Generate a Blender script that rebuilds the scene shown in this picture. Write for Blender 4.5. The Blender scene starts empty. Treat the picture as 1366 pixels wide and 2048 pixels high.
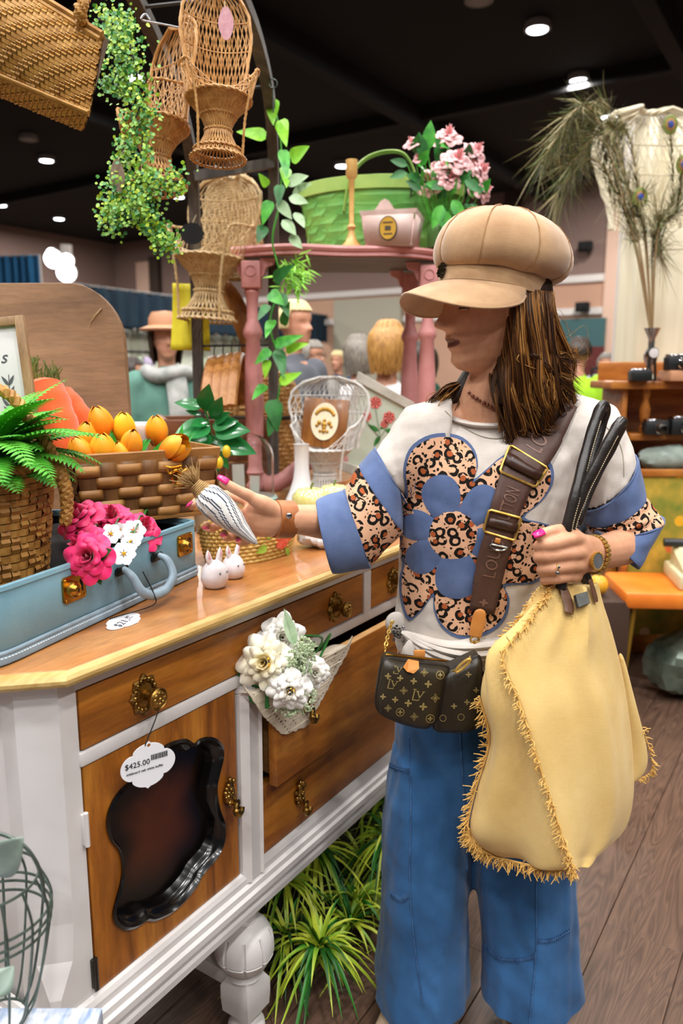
import bpy, bmesh, math, random
from math import sin, cos, pi, radians, atan2, sqrt, exp
from mathutils import Vector, Matrix, noise
from mathutils.geometry import tessellate_polygon
from mathutils.bvhtree import BVHTree
random.seed(7)
C = bpy.context.scene.collection
scene = bpy.context.scene
# ---------------------------------------------------------------- camera
FPX, PITCH, CAMH = 1530.0, math.atan(279 / 1530.0), 1.37
cam = bpy.data.cameras.new('camera')
camo = bpy.data.objects.new('camera', cam)
C.objects.link(camo)
camo.location = (0, 0, CAMH)
camo.rotation_euler = (pi / 2 - PITCH, 0, 0)
cam.sensor_fit = 'VERTICAL'
cam.sensor_height = 36.0
cam.lens = 36.0 * FPX / 2048.0
cam.clip_end = 200
cam.dof.use_dof = True
cam.dof.focus_distance = 1.33
cam.dof.aperture_fstop = 3.6
scene.camera = camo
# ---------------------------------------------------------------- exposure, world
scene.view_settings.view_transform = 'Standard'
scene.view_settings.look = 'None'
scene.view_settings.gamma = 1.0
scene.view_settings.use_curve_mapping = False
scene.view_settings.exposure = 0.0
scene.cycles.max_bounces = 8
scene.cycles.transparent_max_bounces = 24
scene.cycles.use_denoising = True
W = bpy.data.worlds.new('hall bounce fill')
scene.world = W
W.use_nodes = True
W.node_tree.nodes['Background'].inputs[0].default_value = (.96, .98, 1.0, 1)
W.node_tree.nodes['Background'].inputs[1].default_value = 0.12  # even fill added in place of light bounced round the hall
# the hall's downlights that hang over and behind the stall (rows along the hall axis)
AZ = radians(33.2)
UX, UY = sin(AZ), cos(AZ)
VX, VY = -cos(AZ), sin(AZ)
CEIL = 7.4
def lamp(name, loc, power, size, col=(1, .985, .965)):
 l = bpy.data.lights.new(name, 'AREA')
 l.shape = 'DISK'; l.size = size; l.energy = power; l.color = col
 o = bpy.data.objects.new(name, l); C.objects.link(o); o.location = loc
 return o
for iu in range(-2, 3):
 for iv in range(-2, 3):
  u, v = iu * 2.6 + .3, iv * 2.9 - .2
  p = 132
  lamp('downlight_lamp', (u * UX + v * VX + .2, u * UY + v * VY + .4, CEIL - .25), p, .5)
# ---------------------------------------------------------------- placing helpers
_S, _C = sin(PITCH), cos(PITCH)
def ray(px, py):
 X = (px - 683) / FPX; a = (py - 1024) / FPX
 return Vector((X, _C - a * _S, -_S - a * _C))
def at(px, py, Y):
 d = ray(px, py)
 return Vector((0, 0, CAMH)) + d * (Y / d.y)
def onz(px, py, z):
 d = ray(px, py)
 return Vector((0, 0, CAMH)) + d * ((z - CAMH) / d.z)
def px2m(Y): return Y / 1545.0
# ---------------------------------------------------------------- materials
def lin(h):
 if isinstance(h, str):
  h = h.lstrip('#'); c = [int(h[i:i + 2], 16) / 255 for i in (0, 2, 4)]
 else: c = list(h)
 return tuple(((x / 12.92) if x <= .04045 else ((x + .055) / 1.055) ** 2.4) for x in c) + (1,)
class Mat:
 def __init__(s, name):
  s.m = bpy.data.materials.new(name); s.m.use_nodes = True
  s.t = s.m.node_tree; s.n = s.t.nodes; s.b = s.n['Principled BSDF']
  s.tc = s.n.new('ShaderNodeTexCoord')
 def link(s, a, b): s.t.links.new(a, b)
 def new(s, t, **kw):
  x = s.n.new('ShaderNode' + t)
  for k, v in kw.items():
   if k.startswith('i_'): x.inputs[k[2:].replace('_', ' ')].default_value = v
   else: setattr(x, k, v)
  return x
 def coord(s, scale=(1, 1, 1), rot=(0, 0, 0), kind='Object', rnd=False):
  mp = s.new('Mapping'); mp.inputs['Scale'].default_value = scale; mp.inputs['Rotation'].default_value = rot
  s.link(s.tc.outputs[kind], mp.inputs['Vector'])
  if rnd:
   oi = s.new('ObjectInfo'); mu = s.new('VectorMath', operation='SCALE')
   mu.inputs[0].default_value = (13.1, 7.7, 3.3)
   s.link(oi.outputs['Random'], mu.inputs['Scale']); s.link(mu.outputs[0], mp.inputs['Location'])
  return mp.outputs[0]
 def noise(s, v, scale=5, detail=4, rough=.55, dist=0):
  x = s.new('TexNoise'); x.inputs['Scale'].default_value = scale; x.inputs['Detail'].default_value = detail
  x.inputs['Roughness'].default_value = rough; x.inputs['Distortion'].default_value = dist
  s.link(v, x.inputs['Vector']); return x.outputs['Fac']
 def ramp(s, f, stops, interp='LINEAR'):
  r = s.new('ValToRGB'); e = r.color_ramp.elements; r.color_ramp.interpolation = interp
  while len(e) < len(stops): e.new(.5)
  for i, (p, c) in enumerate(stops):
   e[i].position = p; e[i].color = c if len(c) == 4 else tuple(c) + (1,)
  s.link(f, r.inputs[0]); return r.outputs['Color']
 def mix(s, f, a, b, mode='MIX'):
  x = s.new('Mix', data_type='RGBA', blend_type=mode)
  if isinstance(f, float) or isinstance(f, int): x.inputs[0].default_value = f
  else: s.link(f, x.inputs[0])
  for i, v in ((6, a), (7, b)):
   if isinstance(v, tuple): x.inputs[i].default_value = v
   else: s.link(v, x.inputs[i])
  return x.outputs[2]
 def math(s, op, a, b=0.0):
  x = s.new('Math', operation=op)
  for i, v in ((0, a), (1, b)):
   if isinstance(v, (int, float)): x.inputs[i].default_value = v
   else: s.link(v, x.inputs[i])
  return x.outputs[0]
 def bump(s, f, strength=.3, dist=.002):
  b = s.new('Bump'); b.inputs['Strength'].default_value = strength; b.inputs['Distance'].default_value = dist
  s.link(f, b.inputs['Height']); s.link(b.outputs[0], s.b.inputs['Normal'])
 def set(s, **kw):
  for k, v in kw.items():
   i = s.b.inputs[k.replace('_', ' ')]
   if isinstance(v, bpy.types.NodeSocket): s.link(v, i)
   else: i.default_value = v
  return s
def simple(name, c, c2=None, scale=20, rough=.5, metal=0.0, bump=0, bscale=None, stretch=(1, 1, 1), sss=0, coat=0, sheen=0, spec=.5, lo=.35, hi=.65, detail=4, bdist=.002):
 m = Mat(name); a = lin(c)
 v = m.coord(stretch)
 if c2 is not None:
  m.set(Base_Color=m.ramp(m.noise(v, scale, detail), [(lo, a), (hi, lin(c2))]))
 else: m.set(Base_Color=a)
 m.set(Roughness=rough, Metallic=metal, Specular_IOR_Level=spec)
 if bump: m.bump(m.noise(v, bscale or scale * 2, 5), bump, bdist)
 if sss: m.set(Subsurface_Weight=sss); m.b.inputs['Subsurface Radius'].default_value = (.012, .005, .003)
 if coat: m.set(Coat_Weight=coat, Coat_Roughness=.12)
 if sheen: m.set(Sheen_Weight=sheen)
 return m.m
def wood(name, dark, mid, light, axis='X', scale=1.0, rough=.4, rnd=False, coat=0, fig=1.0, swirl=2.0):
 m = Mat(name)
 st = {'X': (1.2, 9, 9), 'Y': (9, 1.2, 9), 'Z': (9, 9, 1.2)}[axis]
 v = m.coord(tuple(k * scale for k in st), rnd=rnd)
 big = m.noise(v, .9, 3, .5, swirl)
 fine = m.noise(m.coord(tuple(k * scale * 6 for k in st), rnd=rnd), 2.5, 6, .7)
 col = m.ramp(big, [(.28, lin(dark)), (.48, lin(mid)), (.68, lin(light))])
 col = m.mix(.55 * fig, col, m.ramp(fine, [(.3, (.42, .42, .42, 1)), (.6, (1, 1, 1, 1))]), 'MULTIPLY')
 m.set(Base_Color=col, Roughness=rough)
 if coat: m.set(Coat_Weight=coat, Coat_Roughness=.15)
 m.bump(fine, .12, .001)
 return m.m
def emis(name, c, strength):
 m = Mat(name); m.set(Base_Color=(0, 0, 0, 1), Emission_Color=lin(c), Emission_Strength=strength); return m.m
def vcol(name, rough=.5, sss=0, bump=0, bscale=200, spec=.5, sheen=0, metal=0, trans=0):
 m = Mat(name)
 a = m.new('Attribute', attribute_name='Col')
 m.set(Base_Color=a.outputs['Color'], Roughness=rough, Specular_IOR_Level=spec, Metallic=metal)
 if sss: m.set(Subsurface_Weight=sss); m.b.inputs['Subsurface Radius'].default_value = (.01, .004, .0025)
 if bump: m.bump(m.noise(m.coord(), bscale, 5), bump, .001)
 if sheen: m.set(Sheen_Weight=sheen)
 return m.m
# ---------------------------------------------------------------- mesh builder
def frame(d):
 d = Vector(d).normalized()
 a = Vector((0, 0, 1)) if abs(d.z) < .92 else Vector((1, 0, 0))
 x = a.cross(d).normalized()
 return x, d.cross(x)
class G:
 def __init__(s): s.v = []; s.f = []; s.mi = []; s.c = None; s.cur = 0; s.col = None; s.fc = []
 def addf(s, f): s.f.append(f); s.mi.append(s.cur); s.fc.append(s.col)
 def add(s, vs, fs):
  b = len(s.v); s.v += [Vector(p) for p in vs]
  for f in fs: s.addf(tuple(i + b for i in f))
  return b
 def box(s, c, size, M=None, bev=0):
  x, y, z = [k / 2 for k in size]; c = Vector(c)
  if bev <= 0:
   vs = [Vector((a, b, d)) for a in (-x, x) for b in (-y, y) for d in (-z, z)]
   fs = [(0, 1, 3, 2), (4, 6, 7, 5), (0, 4, 5, 1), (2, 3, 7, 6), (0, 2, 6, 4), (1, 5, 7, 3)]
  else:
   e = min(bev, x * .98, y * .98, z * .98)
   bm = bmesh.new(); bmesh.ops.create_cube(bm, size=1)
   for q in bm.verts: q.co = Vector((q.co.x * 2 * x, q.co.y * 2 * y, q.co.z * 2 * z))
   bmesh.ops.bevel(bm, geom=bm.edges[:], offset=e, segments=2, profile=.5, affect='EDGES')
   bm.verts.index_update()
   vs = [q.co.copy() for q in bm.verts]; fs = [tuple(q.index for q in f.verts) for f in bm.faces]; bm.free()
  vs = [((M @ p) if M else p) + c for p in vs]
  s.add(vs, fs); return s
 def tube(s, pts, r, n=8, closed=False, cap=True, flat=1.0, ref=None, roll=0):
  pts = [Vector(p) for p in pts]; m = len(pts)
  if not isinstance(r, (list, tuple)): r = [r] * m
  b = len(s.v); px = None
  for i, p in enumerate(pts):
   if closed: d = pts[(i + 1) % m] - pts[i - 1]
   else: d = pts[min(i + 1, m - 1)] - pts[max(i - 1, 0)]
   if d.length < 1e-9: d = Vector((0, 0, 1))
   d.normalize()
   if ref is not None:
    x = Vector(ref); x = (x - d * x.dot(d)); x = x.normalized() if x.length > 1e-6 else frame(d)[0]
   elif px is None: x = frame(d)[0]
   else:
    x = px - d * px.dot(d); x = x.normalized() if x.length > 1e-6 else frame(d)[0]
   px = x; y = d.cross(x)
   ra = r[i]
   if isinstance(ra, tuple): ra, rb = ra
   else: rb = ra * flat
   for k in range(n):
    a = 2 * pi * k / n + roll
    s.v.append(p + x * (cos(a) * ra) + y * (sin(a) * rb))
  mm = m if closed else m - 1
  for i in range(mm):
   for k in range(n):
    j = (i + 1) % m
    s.addf((b + i * n + k, b + i * n + (k + 1) % n, b + j * n + (k + 1) % n, b + j * n + k))
  if cap and not closed:
   s.addf(tuple(b + k for k in range(n))[::-1]); s.addf(tuple(b + (m - 1) * n + k for k in range(n)))
  return s
 def rings(s, rs, cap=True, closed_u=True):
  """rs: list of equal-length point loops"""
  b = len(s.v); n = len(rs[0]); m = len(rs)
  for q in rs: s.v += [Vector(p) for p in q]
  for i in range(m - 1):
   for k in range(n if closed_u else n - 1):
    s.addf((b + i * n + k, b + i * n + (k + 1) % n, b + (i + 1) * n + (k + 1) % n, b + (i + 1) * n + k))
  if cap: s.addf(tuple(b + k for k in range(n))[::-1]); s.addf(tuple(b + (m - 1) * n + k for k in range(n)))
  return s
 def lathe(s, prof, c=(0, 0, 0), n=24, M=None, mod=None, cap=True):
  c = Vector(c); rs = []
  for (r, z) in prof:
   ring = []
   for k in range(n):
    a = 2 * pi * k / n; rr = max(r, 1e-5) * (mod(a, z) if mod else 1)
    p = Vector((rr * cos(a), rr * sin(a), z)); ring.append((M @ p if M else p) + c)
   rs.append(ring)
  return s.rings(rs, cap)
 def ball(s, c, r, nu=16, nv=10, M=None, fn=None):
  c = Vector(c)
  if not isinstance(r, (tuple, list)): r = (r, r, r)
  rs = []
  for j in range(1, nv):
   t = pi * j / nv; ring = []
   for k in range(nu):
    a = 2 * pi * k / nu
    p = Vector((cos(a) * sin(t) * r[0], sin(a) * sin(t) * r[1], -cos(t) * r[2]))
    if fn: p = fn(p)
    ring.append((M @ p if M else p) + c)
   rs.append(ring)
  b = len(s.v); s.rings(rs, cap=False)
  lo = Vector((0, 0, -r[2])); hi = Vector((0, 0, r[2]))
  if fn: lo = fn(lo); hi = fn(hi)
  i0 = len(s.v); s.v.append((M @ lo if M else lo) + c); s.v.append((M @ hi if M else hi) + c)
  e = b + (nv - 2) * nu
  for k in range(nu):
   s.addf((i0, b + (k + 1) % nu, b + k)); s.addf((i0 + 1, e + k, e + (k + 1) % nu))
  return s
 def grid(s, fn, nu, nv, cu=False):
  b = len(s.v); m = nu if cu else nu + 1
  for j in range(nv + 1):
   for i in range(m): s.v.append(Vector(fn(i / nu, j / nv)))
  for j in range(nv):
   for i in range(nu):
    k = (i + 1) % m
    s.addf((b + j * m + i, b + j * m + k, b + (j + 1) * m + k, b + (j + 1) * m + i))
  return s
 def prism(s, outline, d0, d1, M=None, holes=(), c=(0, 0, 0)):
  """2-D outline (x,z) extruded along local y from d0 to d1"""
  c = Vector(c); loops = [list(outline)] + [list(h) for h in holes]
  tri = tessellate_polygon([[Vector((p[0], p[1], 0)) for p in l] for l in loops])
  flat = [p for l in loops for p in l]; n = len(flat); b = len(s.v)
  for d in (d0, d1):
   for p in flat:
    q = Vector((p[0], d, p[1])); s.v.append((M @ q if M else q) + c)
  for t in tri:
   s.addf(tuple(b + i for i in t)); s.addf(tuple(b + n + i for i in t[::-1]))
  o = 0
  for l in loops:
   m = len(l)
   for i in range(m):
    j = (i + 1) % m; s.addf((b + o + i, b + o + j, b + n + o + j, b + n + o + i))
   o += m
  return s
 def gridc(s, fn, nu, nv, cf):
  """open grid whose faces take their colour from cf(u, v)"""
  b = len(s.v)
  for j in range(nv + 1):
   for i in range(nu + 1): s.v.append(Vector(fn(i / nu, j / nv)))
  for j in range(nv):
   for i in range(nu):
    s.col = cf((i + .5) / nu, (j + .5) / nv); k = b + j * (nu + 1) + i
    s.addf((k, k + 1, k + nu + 2, k + nu + 1))
  return s
 def woven(s, fn, nu, nv, amp, cu=True, twill=True, gap=.06):
  """fn(u,v) -> (point, normal); over-and-under strands as raised slips"""
  for j in range(nv):
   for i in range(nu):
    hz = ((i + j) % 4 < 2) if twill else ((i + j) % 2 == 0)
    b = len(s.v)
    for a in range(3):
     for q in range(2):
      if hz: u = (i - .25 + .75 * a) / nu; v = (j + gap + q * (1 - 2 * gap)) / nv
      else: v = (j - .25 + .75 * a) / nv; u = (i + gap + q * (1 - 2 * gap)) / nu
      if not cu: u = min(max(u, 0), 1)
      p, nn = fn(u, min(max(v, 0), 1))
      s.v.append(p + nn * (amp if a == 1 else -amp * .55))
    s.addf((b, b + 1, b + 3, b + 2)); s.addf((b + 2, b + 3, b + 5, b + 4))
  return s
 def mesh(s, name, mats, smooth=True, angle=40):
  me = bpy.data.meshes.new(name); me.from_pydata([tuple(p) for p in s.v], [], s.f)
  for m in (mats if isinstance(mats, (list, tuple)) else [mats]): me.materials.append(m)
  me.polygons.foreach_set('material_index', s.mi)
  if any(c is not None for c in s.fc):
   at_ = me.color_attributes.new('Col', 'FLOAT_COLOR', 'CORNER'); buf = []
   for f, c in zip(s.f, s.fc): buf += list(c or (1, 1, 1, 1)) * len(f)
   at_.data.foreach_set('color', buf)
  bm = bmesh.new(); bm.from_mesh(me); bmesh.ops.recalc_face_normals(bm, faces=bm.faces[:]); bm.to_mesh(me); bm.free()
  if smooth:
   me.polygons.foreach_set('use_smooth', [True] * len(me.polygons))
   try: me.set_sharp_from_angle(angle=radians(angle))
   except Exception: pass
  me.update(); return me
# ---------------------------------------------------------------- objects
def tag(o, label=None, cat=None, group=None, kind=None):
 if label: o['label'] = label
 if cat: o['category'] = cat
 if group: o['group'] = group
 if kind: o['kind'] = kind
 return o
def thing(name, label, cat, loc=(0, 0, 0), rotz=0, group=None):
 o = bpy.data.objects.new(name, None); C.objects.link(o); o.empty_display_size = .02
 o.location = loc; o.rotation_euler = (0, 0, rotz)
 o['mw'] = 0; del o['mw']
 return tag(o, label, cat, group)
def mw(o):
 m = Matrix.LocRotScale(o.location, o.rotation_euler, o.scale)
 return (mw(o.parent) @ m) if o.parent else m
def obj(name, g, mats, parent=None, world=False, smooth=True, angle=40, kind=None, label=None, bevel=0, sub=0, solid=0):
 """world=True: the builder holds world positions, moved into the parent's frame"""
 if isinstance(g, G):
  if world and parent is not None:
   inv = mw(parent).inverted(); g.v = [inv @ p for p in g.v]
  me = g.mesh(name, mats, smooth, angle)
 else: me = g
 o = bpy.data.objects.new(name, me); C.objects.link(o)
 if parent is not None: o.parent = parent
 if solid:
  md = o.modifiers.new('solid', 'SOLIDIFY'); md.thickness = solid; md.offset = 0
 if bevel:
  md = o.modifiers.new('bevel', 'BEVEL'); md.width = bevel; md.segments = 2; md.limit_method = 'ANGLE'; md.angle_limit = radians(50)
 if sub:
  md = o.modifiers.new('sub', 'SUBSURF'); md.levels = sub; md.render_levels = sub
 return tag(o, label=label, kind=kind)
def solo(name, g, mats, label, cat, base, group=None, **kw):
 """a thing that is one mesh; its origin goes to its base"""
 base = Vector(base); g.v = [p - base for p in g.v]
 o = obj(name, g, mats, **kw); o.location = base
 return tag(o, label, cat, group)
def struct(name, g, mats, parent=None, **kw):
 o = obj(name, g, mats, parent, **kw)
 if parent is None: o['kind'] = 'structure'
 return o
def dup(r, loc=None, rotz=None, label=None, scale=None):
 def cp(o, par):
  c = o.copy(); C.objects.link(c)
  if par is not None: c.parent = par
  for ch in [k for k in KIDS.get(o.name, [])]: cp(ch, c)
  return c
 KIDS = {}
 for o in C.objects:
  if o.parent: KIDS.setdefault(o.parent.name, []).append(o)
 c = cp(r, None)
 if loc is not None: c.location = loc
 if rotz is not None: c.rotation_euler = (c.rotation_euler[0], c.rotation_euler[1], rotz)
 if label: c['label'] = label
 if scale: c.scale = (scale,) * 3
 return c
def remesh(g, voxel, smooth=6, factor=.5):
 me = g.mesh('tmp', [], False) if False else None
 me = bpy.data.meshes.new('tmp'); me.from_pydata([tuple(p) for p in g.v], [], g.f)
 bm = bmesh.new(); bm.from_mesh(me); bmesh.ops.recalc_face_normals(bm, faces=bm.faces[:]); bm.to_mesh(me); bm.free()
 o = bpy.data.objects.new('tmp', me); C.objects.link(o)
 r = o.modifiers.new('r', 'REMESH'); r.mode = 'VOXEL'; r.voxel_size = voxel; r.use_smooth_shade = True
 if smooth:
  q = o.modifiers.new('s', 'SMOOTH'); q.factor = factor; q.iterations = smooth
 dg = bpy.context.evaluated_depsgraph_get(); dg.update()
 out = bpy.data.meshes.new_from_object(o.evaluated_get(dg))
 bpy.data.objects.remove(o); bpy.data.meshes.remove(me)
 out.polygons.foreach_set('use_smooth', [True] * len(out.polygons))
 return out
def spline(pts, n=8):
 """Catmull-Rom through points"""
 P = [Vector(p) for p in pts]; out = []
 Q = [P[0] * 2 - P[1]] + P + [P[-1] * 2 - P[-2]]
 for i in range(1, len(Q) - 2):
  a, b, c, d = Q[i - 1], Q[i], Q[i + 1], Q[i + 2]
  for k in range(n):
   t = k / n
   out.append(.5 * ((2 * b) + (c - a) * t + (2 * a - 5 * b + 4 * c - d) * t * t + (3 * b - a - 3 * c + d) * t ** 3))
 out.append(P[-1]); return out
def spl(vals, n=8):
 return [p.x for p in spline([Vector((v, 0, 0)) for v in vals], n)]
def rnd(a, b): return random.uniform(a, b)
def rot_to(d, up=(0, 0, 1)):
 """matrix whose local z points along d"""
 z = Vector(d).normalized(); u = Vector(up)
 x = u.cross(z)
 if x.length < 1e-4: x = Vector((1, 0, 0)).cross(z)
 x.normalize(); y = z.cross(x)
 return Matrix((x, y, z)).transposed()
def textmesh(body, size, M, mats, name, parent, ext=.0002, font=None, align='CENTER', fit=None, shear=0, spacing=1):
 cu = bpy.data.curves.new('t', 'FONT'); cu.body = body; cu.size = size; cu.extrude = ext; cu.align_x = align; cu.align_y = 'CENTER'
 cu.resolution_u = 3; cu.shear = shear; cu.space_character = spacing
 o = bpy.data.objects.new('t', cu); C.objects.link(o)
 dg = bpy.context.evaluated_depsgraph_get(); dg.update()
 me = bpy.data.meshes.new_from_object(o.evaluated_get(dg)); bpy.data.objects.remove(o); bpy.data.curves.remove(cu)
 g = G(); g.v = [v.co.copy() for v in me.vertices]
 for p in me.polygons: g.addf(tuple(p.vertices))
 bpy.data.meshes.remove(me)
 if callable(M): g.v = [Vector(M(p)) for p in g.v]
 else: g.v = [M @ p for p in g.v]
 if name is None: return g
 return obj(name, g, mats, parent, world=True, smooth=False)
def leaf_geo(g, base, d, up, L, w, curl=.25, n=6, tipw=0, fold=.15, shape='leaf', m=2):
 """a leaf blade from base along d with normal up"""
 d = Vector(d).normalized(); up = Vector(up); x = d.cross(up)
 if x.length < 1e-4: x = frame(d)[0]
 x.normalize(); nrm = x.cross(d)
 rows = []
 for i in range(n + 1):
  t = i / n
  if shape == 'leaf': ww = sin(pi * min(1, t ** .75 * .98 + .02)) ** .9
  elif shape == 'heart': ww = min(1, (t + .05) * 4.5) ** .5 * max(0, 1 - t ** 1.7) ** .9
  elif shape == 'round': ww = sqrt(max(0, 1 - (2 * t - 1) ** 2))
  elif shape == 'blade': ww = (1 - t ** 2.2) * min(1, t * 8 + .5)
  else: ww = sin(pi * t ** 1.6) ** .8 * 1.0   # petal: wide near tip
  ww = max(ww, .02) * w * .5
  c = Vector(base) + d * (L * t) - nrm * (curl * L * t * t)
  row = []
  for k in range(-m, m + 1):
   q = k / m
   row.append(c + x * (ww * q) + nrm * (fold * ww * abs(q)))
  rows.append(row)
 b = len(g.v); nn = 2 * m + 1
 for r_ in rows: g.v += r_
 for i in range(n):
  for k in range(nn - 1):
   g.addf((b + i * nn + k, b + i * nn + k + 1, b + (i + 1) * nn + k + 1, b + (i + 1) * nn + k))
 return g
# ================================================================ materials shared
M = {}
def floor_mat():
 m = Mat('wood floor')
 v = m.coord((1.3, 9, 1), rnd=True)
 n1 = m.noise(v, 1.0, 2, .5, 1.6)
 w = m.math('FRACT', m.math('MULTIPLY', n1, 15.0))
 ringc = m.ramp(w, [(0, lin('#4a3629')), (.4, lin('#6d5240')), (.8, lin('#5c4435')), (1, lin('#4a3629'))])
 n2 = m.noise(m.coord((2.0, 60, 1), rnd=True), 3, 5, .7)
 col = m.mix(.6, ringc, m.ramp(n2, [(.3, lin('#8a7a70')), (.65, (1, 1, 1, 1))]), 'MULTIPLY')
 n3 = m.noise(m.coord((.7, 1.2, 1), rnd=True), 1.6, 2)
 col = m.mix(m.math('MULTIPLY', n3, .35), col, lin('#6e584e'))
 m.set(Base_Color=col, Roughness=.38, Specular_IOR_Level=.4)
 m.bump(n2, .1, .0008)
 return m.m
M['floor'] = floor_mat()
M['black'] = simple('black', '#0a0a0a', rough=.9)
M['ceil'] = simple('black ceiling', '#020203', '#030303', .4, .95)
M['wall_hi'] = simple('mauve wall', '#7d655c', '#8a7167', .15, .9)
M['wall_lo'] = simple('peach wall', '#b98f76', '#c49b82', .2, .9)
M['white_band'] = simple('white band', '#d8cfc8', rough=.8)
M['navy'] = simple('navy drape', '#0c2130', '#14303f', 2, .9, stretch=(3, 3, .2))
M['blue_dr'] = simple('blue drape', '#164a72', '#2a6c98', 1.2, .9, stretch=(3, 3, .2))
M['white_dr'] = simple('white drape', '#dcdfd2', '#ccd6b2', .7, .9, stretch=(3, 3, .2))
M['greyw'] = simple('grey door', '#a7a08e', rough=.8)
M['lamp_on'] = emis('lamp glow', '#f4f8ff', 14)
M['lamp_rim'] = simple('lamp rim', '#8a8682', rough=.6)
# ================================================================ hall
def uv(u, v, z): return Vector((u * UX + v * VX, u * UY + v * VY, z))
g = G(); g.add([uv(-6, -22, -.006), uv(27, -22, -.006), uv(27, 31, -.006), uv(-6, 31, -.006)], [(0, 1, 2, 3)])
floor = struct('floor', g, M['floor'])
pg = G(); pg.box((0, 0, -.003), (1.2, .18, .006), bev=.0012); pme = pg.mesh('plank', M['floor'], False)
rotp = pi / 2 - AZ
for r in range(26):
 off = (r * .47) % 1.2
 for k in range(5):
  u = .2 + k * 1.2 + off; v = -3.35 + r * .182
  p = uv(u, v, 0)
  if p.y < .7 or p.y > 6.5: continue
  o = bpy.data.objects.new('plank', pme); C.objects.link(o); o.parent = floor
  o.location = p; o.rotation_euler = (0, 0, rotp)
g = G(); g.add([uv(-6, -22, CEIL), uv(27, -22, CEIL), uv(27, 31, CEIL), uv(-6, 31, CEIL)], [(3, 2, 1, 0)])
ceiling = struct('ceiling', g, M['ceil'])
M['beam'] = simple('dark beam', '#0b0a09', rough=.9)
def slab(g, a, b, z0, z1, th):
 """vertical slab between plan points a and b"""
 a = Vector((a[0], a[1], 0)); b = Vector((b[0], b[1], 0)); d = (b - a).normalized(); n = Vector((-d.y, d.x, 0)) * th / 2
 vs = [p + q + Vector((0, 0, z)) for z in (z0, z1) for p, q in ((a, n), (b, n), (b, -n), (a, -n))]
 g.add(vs, [(0, 1, 2, 3), (7, 6, 5, 4), (0, 4, 5, 1), (1, 5, 6, 2), (2, 6, 7, 3), (3, 7, 4, 0)]); return g
for v in (-9, -3, 3.2, 9, 15):
 g = G(); slab(g, uv(2, v, 0), uv(26, v, 0), CEIL - .45, CEIL, .3); obj('beam', g, M['beam'], ceiling)
for u in (9, 17):
 g = G(); slab(g, uv(u, -14, 0), uv(u, 26, 0), CEIL - .3, CEIL, .22); obj('cross_beam', g, M['beam'], ceiling)
g = G(); slab(g, uv(26.2, -22, 0), uv(26.2, 31, 0), 4.5, CEIL, .3); wf = struct('wall_back', g, M['wall_hi'])
g = G(); slab(g, uv(26.2, -22, 0), uv(26.2, 31, 0), 0, 4.4, .3); obj('lower_wall', g, M['wall_lo'], wf)
for z in (4.38, 3.35):
 g = G(); slab(g, uv(26.0, -22, 0), uv(26.0, 31, 0), z - .11, z + .11, .12); obj('white_band', g, M['white_band'], wf)
def wallx(px, w, z0, z1, mat, name, par, off=25.9, th=.2):
 d = ray(px, 600); k = off / (d.x * UX + d.y * UY); c = d * k
 a = Vector((c.x - VX * w / 2, c.y - VY * w / 2)); b = Vector((c.x + VX * w / 2, c.y + VY * w / 2))
 g = G(); slab(g, a, b, z0, z1, th); return obj(name, g, mat, par)
M['pil'] = simple('pilaster', '#d3b09a', rough=.85); M['dkpil'] = simple('dark pilaster', '#3f3026', rough=.9)
M['teal'] = simple('teal door', '#35595a', rough=.7); M['dred'] = simple('dark red panel', '#5a1714', rough=.7)
wallx(1232, .75, 0, 6.4, M['pil'], 'pilaster', wf); wallx(1017, .5, 4.4, 7.4, M['dkpil'], 'pilaster', wf); wallx(1088, .12, 4.4, 7.3, M['dkpil'], 'pilaster', wf)
wallx(291, .9, 3.2, 6.4, M['pil'], 'pilaster', wf); wallx(312, .6, 2.8, 6.6, M['dkpil'], 'pilaster', wf)
wallx(735, 3.0, 0, 4.15, M['greyw'], 'roller_door', wf, 25.85)
g1 = wallx(1168, 1.5, 0, 2.2, M['dred'], 'door_panel', wf, 25.8); wallx(1168, 1.5, 2.2, 3.1, M['teal'], 'door_panel', wf, 25.8)
for px, py in ((1171, 493), (1165, 614)):
 d = ray(px, py); k = 25.7 / (d.x * UX + d.y * UY); p = d * k
 g = G(); g.box((0, 0, 0), (.42, .3, .3), bev=.03); g.lathe([(.12, 0), (.13, .06), (.09, .07)], (0, -.2, 0), 12, Matrix.Rotation(pi / 2, 3, 'X'))
 o = obj('wall_speaker', g, M['black']); o.location = (p.x, p.y, p.z + CAMH); o.rotation_euler = (0, 0, -AZ)
 tag(o, 'small black box speaker fixed to the mauve wall%s' % (' above the white band' if py < 550 else ' just above the teal door'), 'speaker')
g = G(); slab(g, uv(-6, 30.2, 0), uv(27, 30.2, 0), 0, CEIL, .3); struct('wall_left', g, M['wall_hi'])
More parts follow.
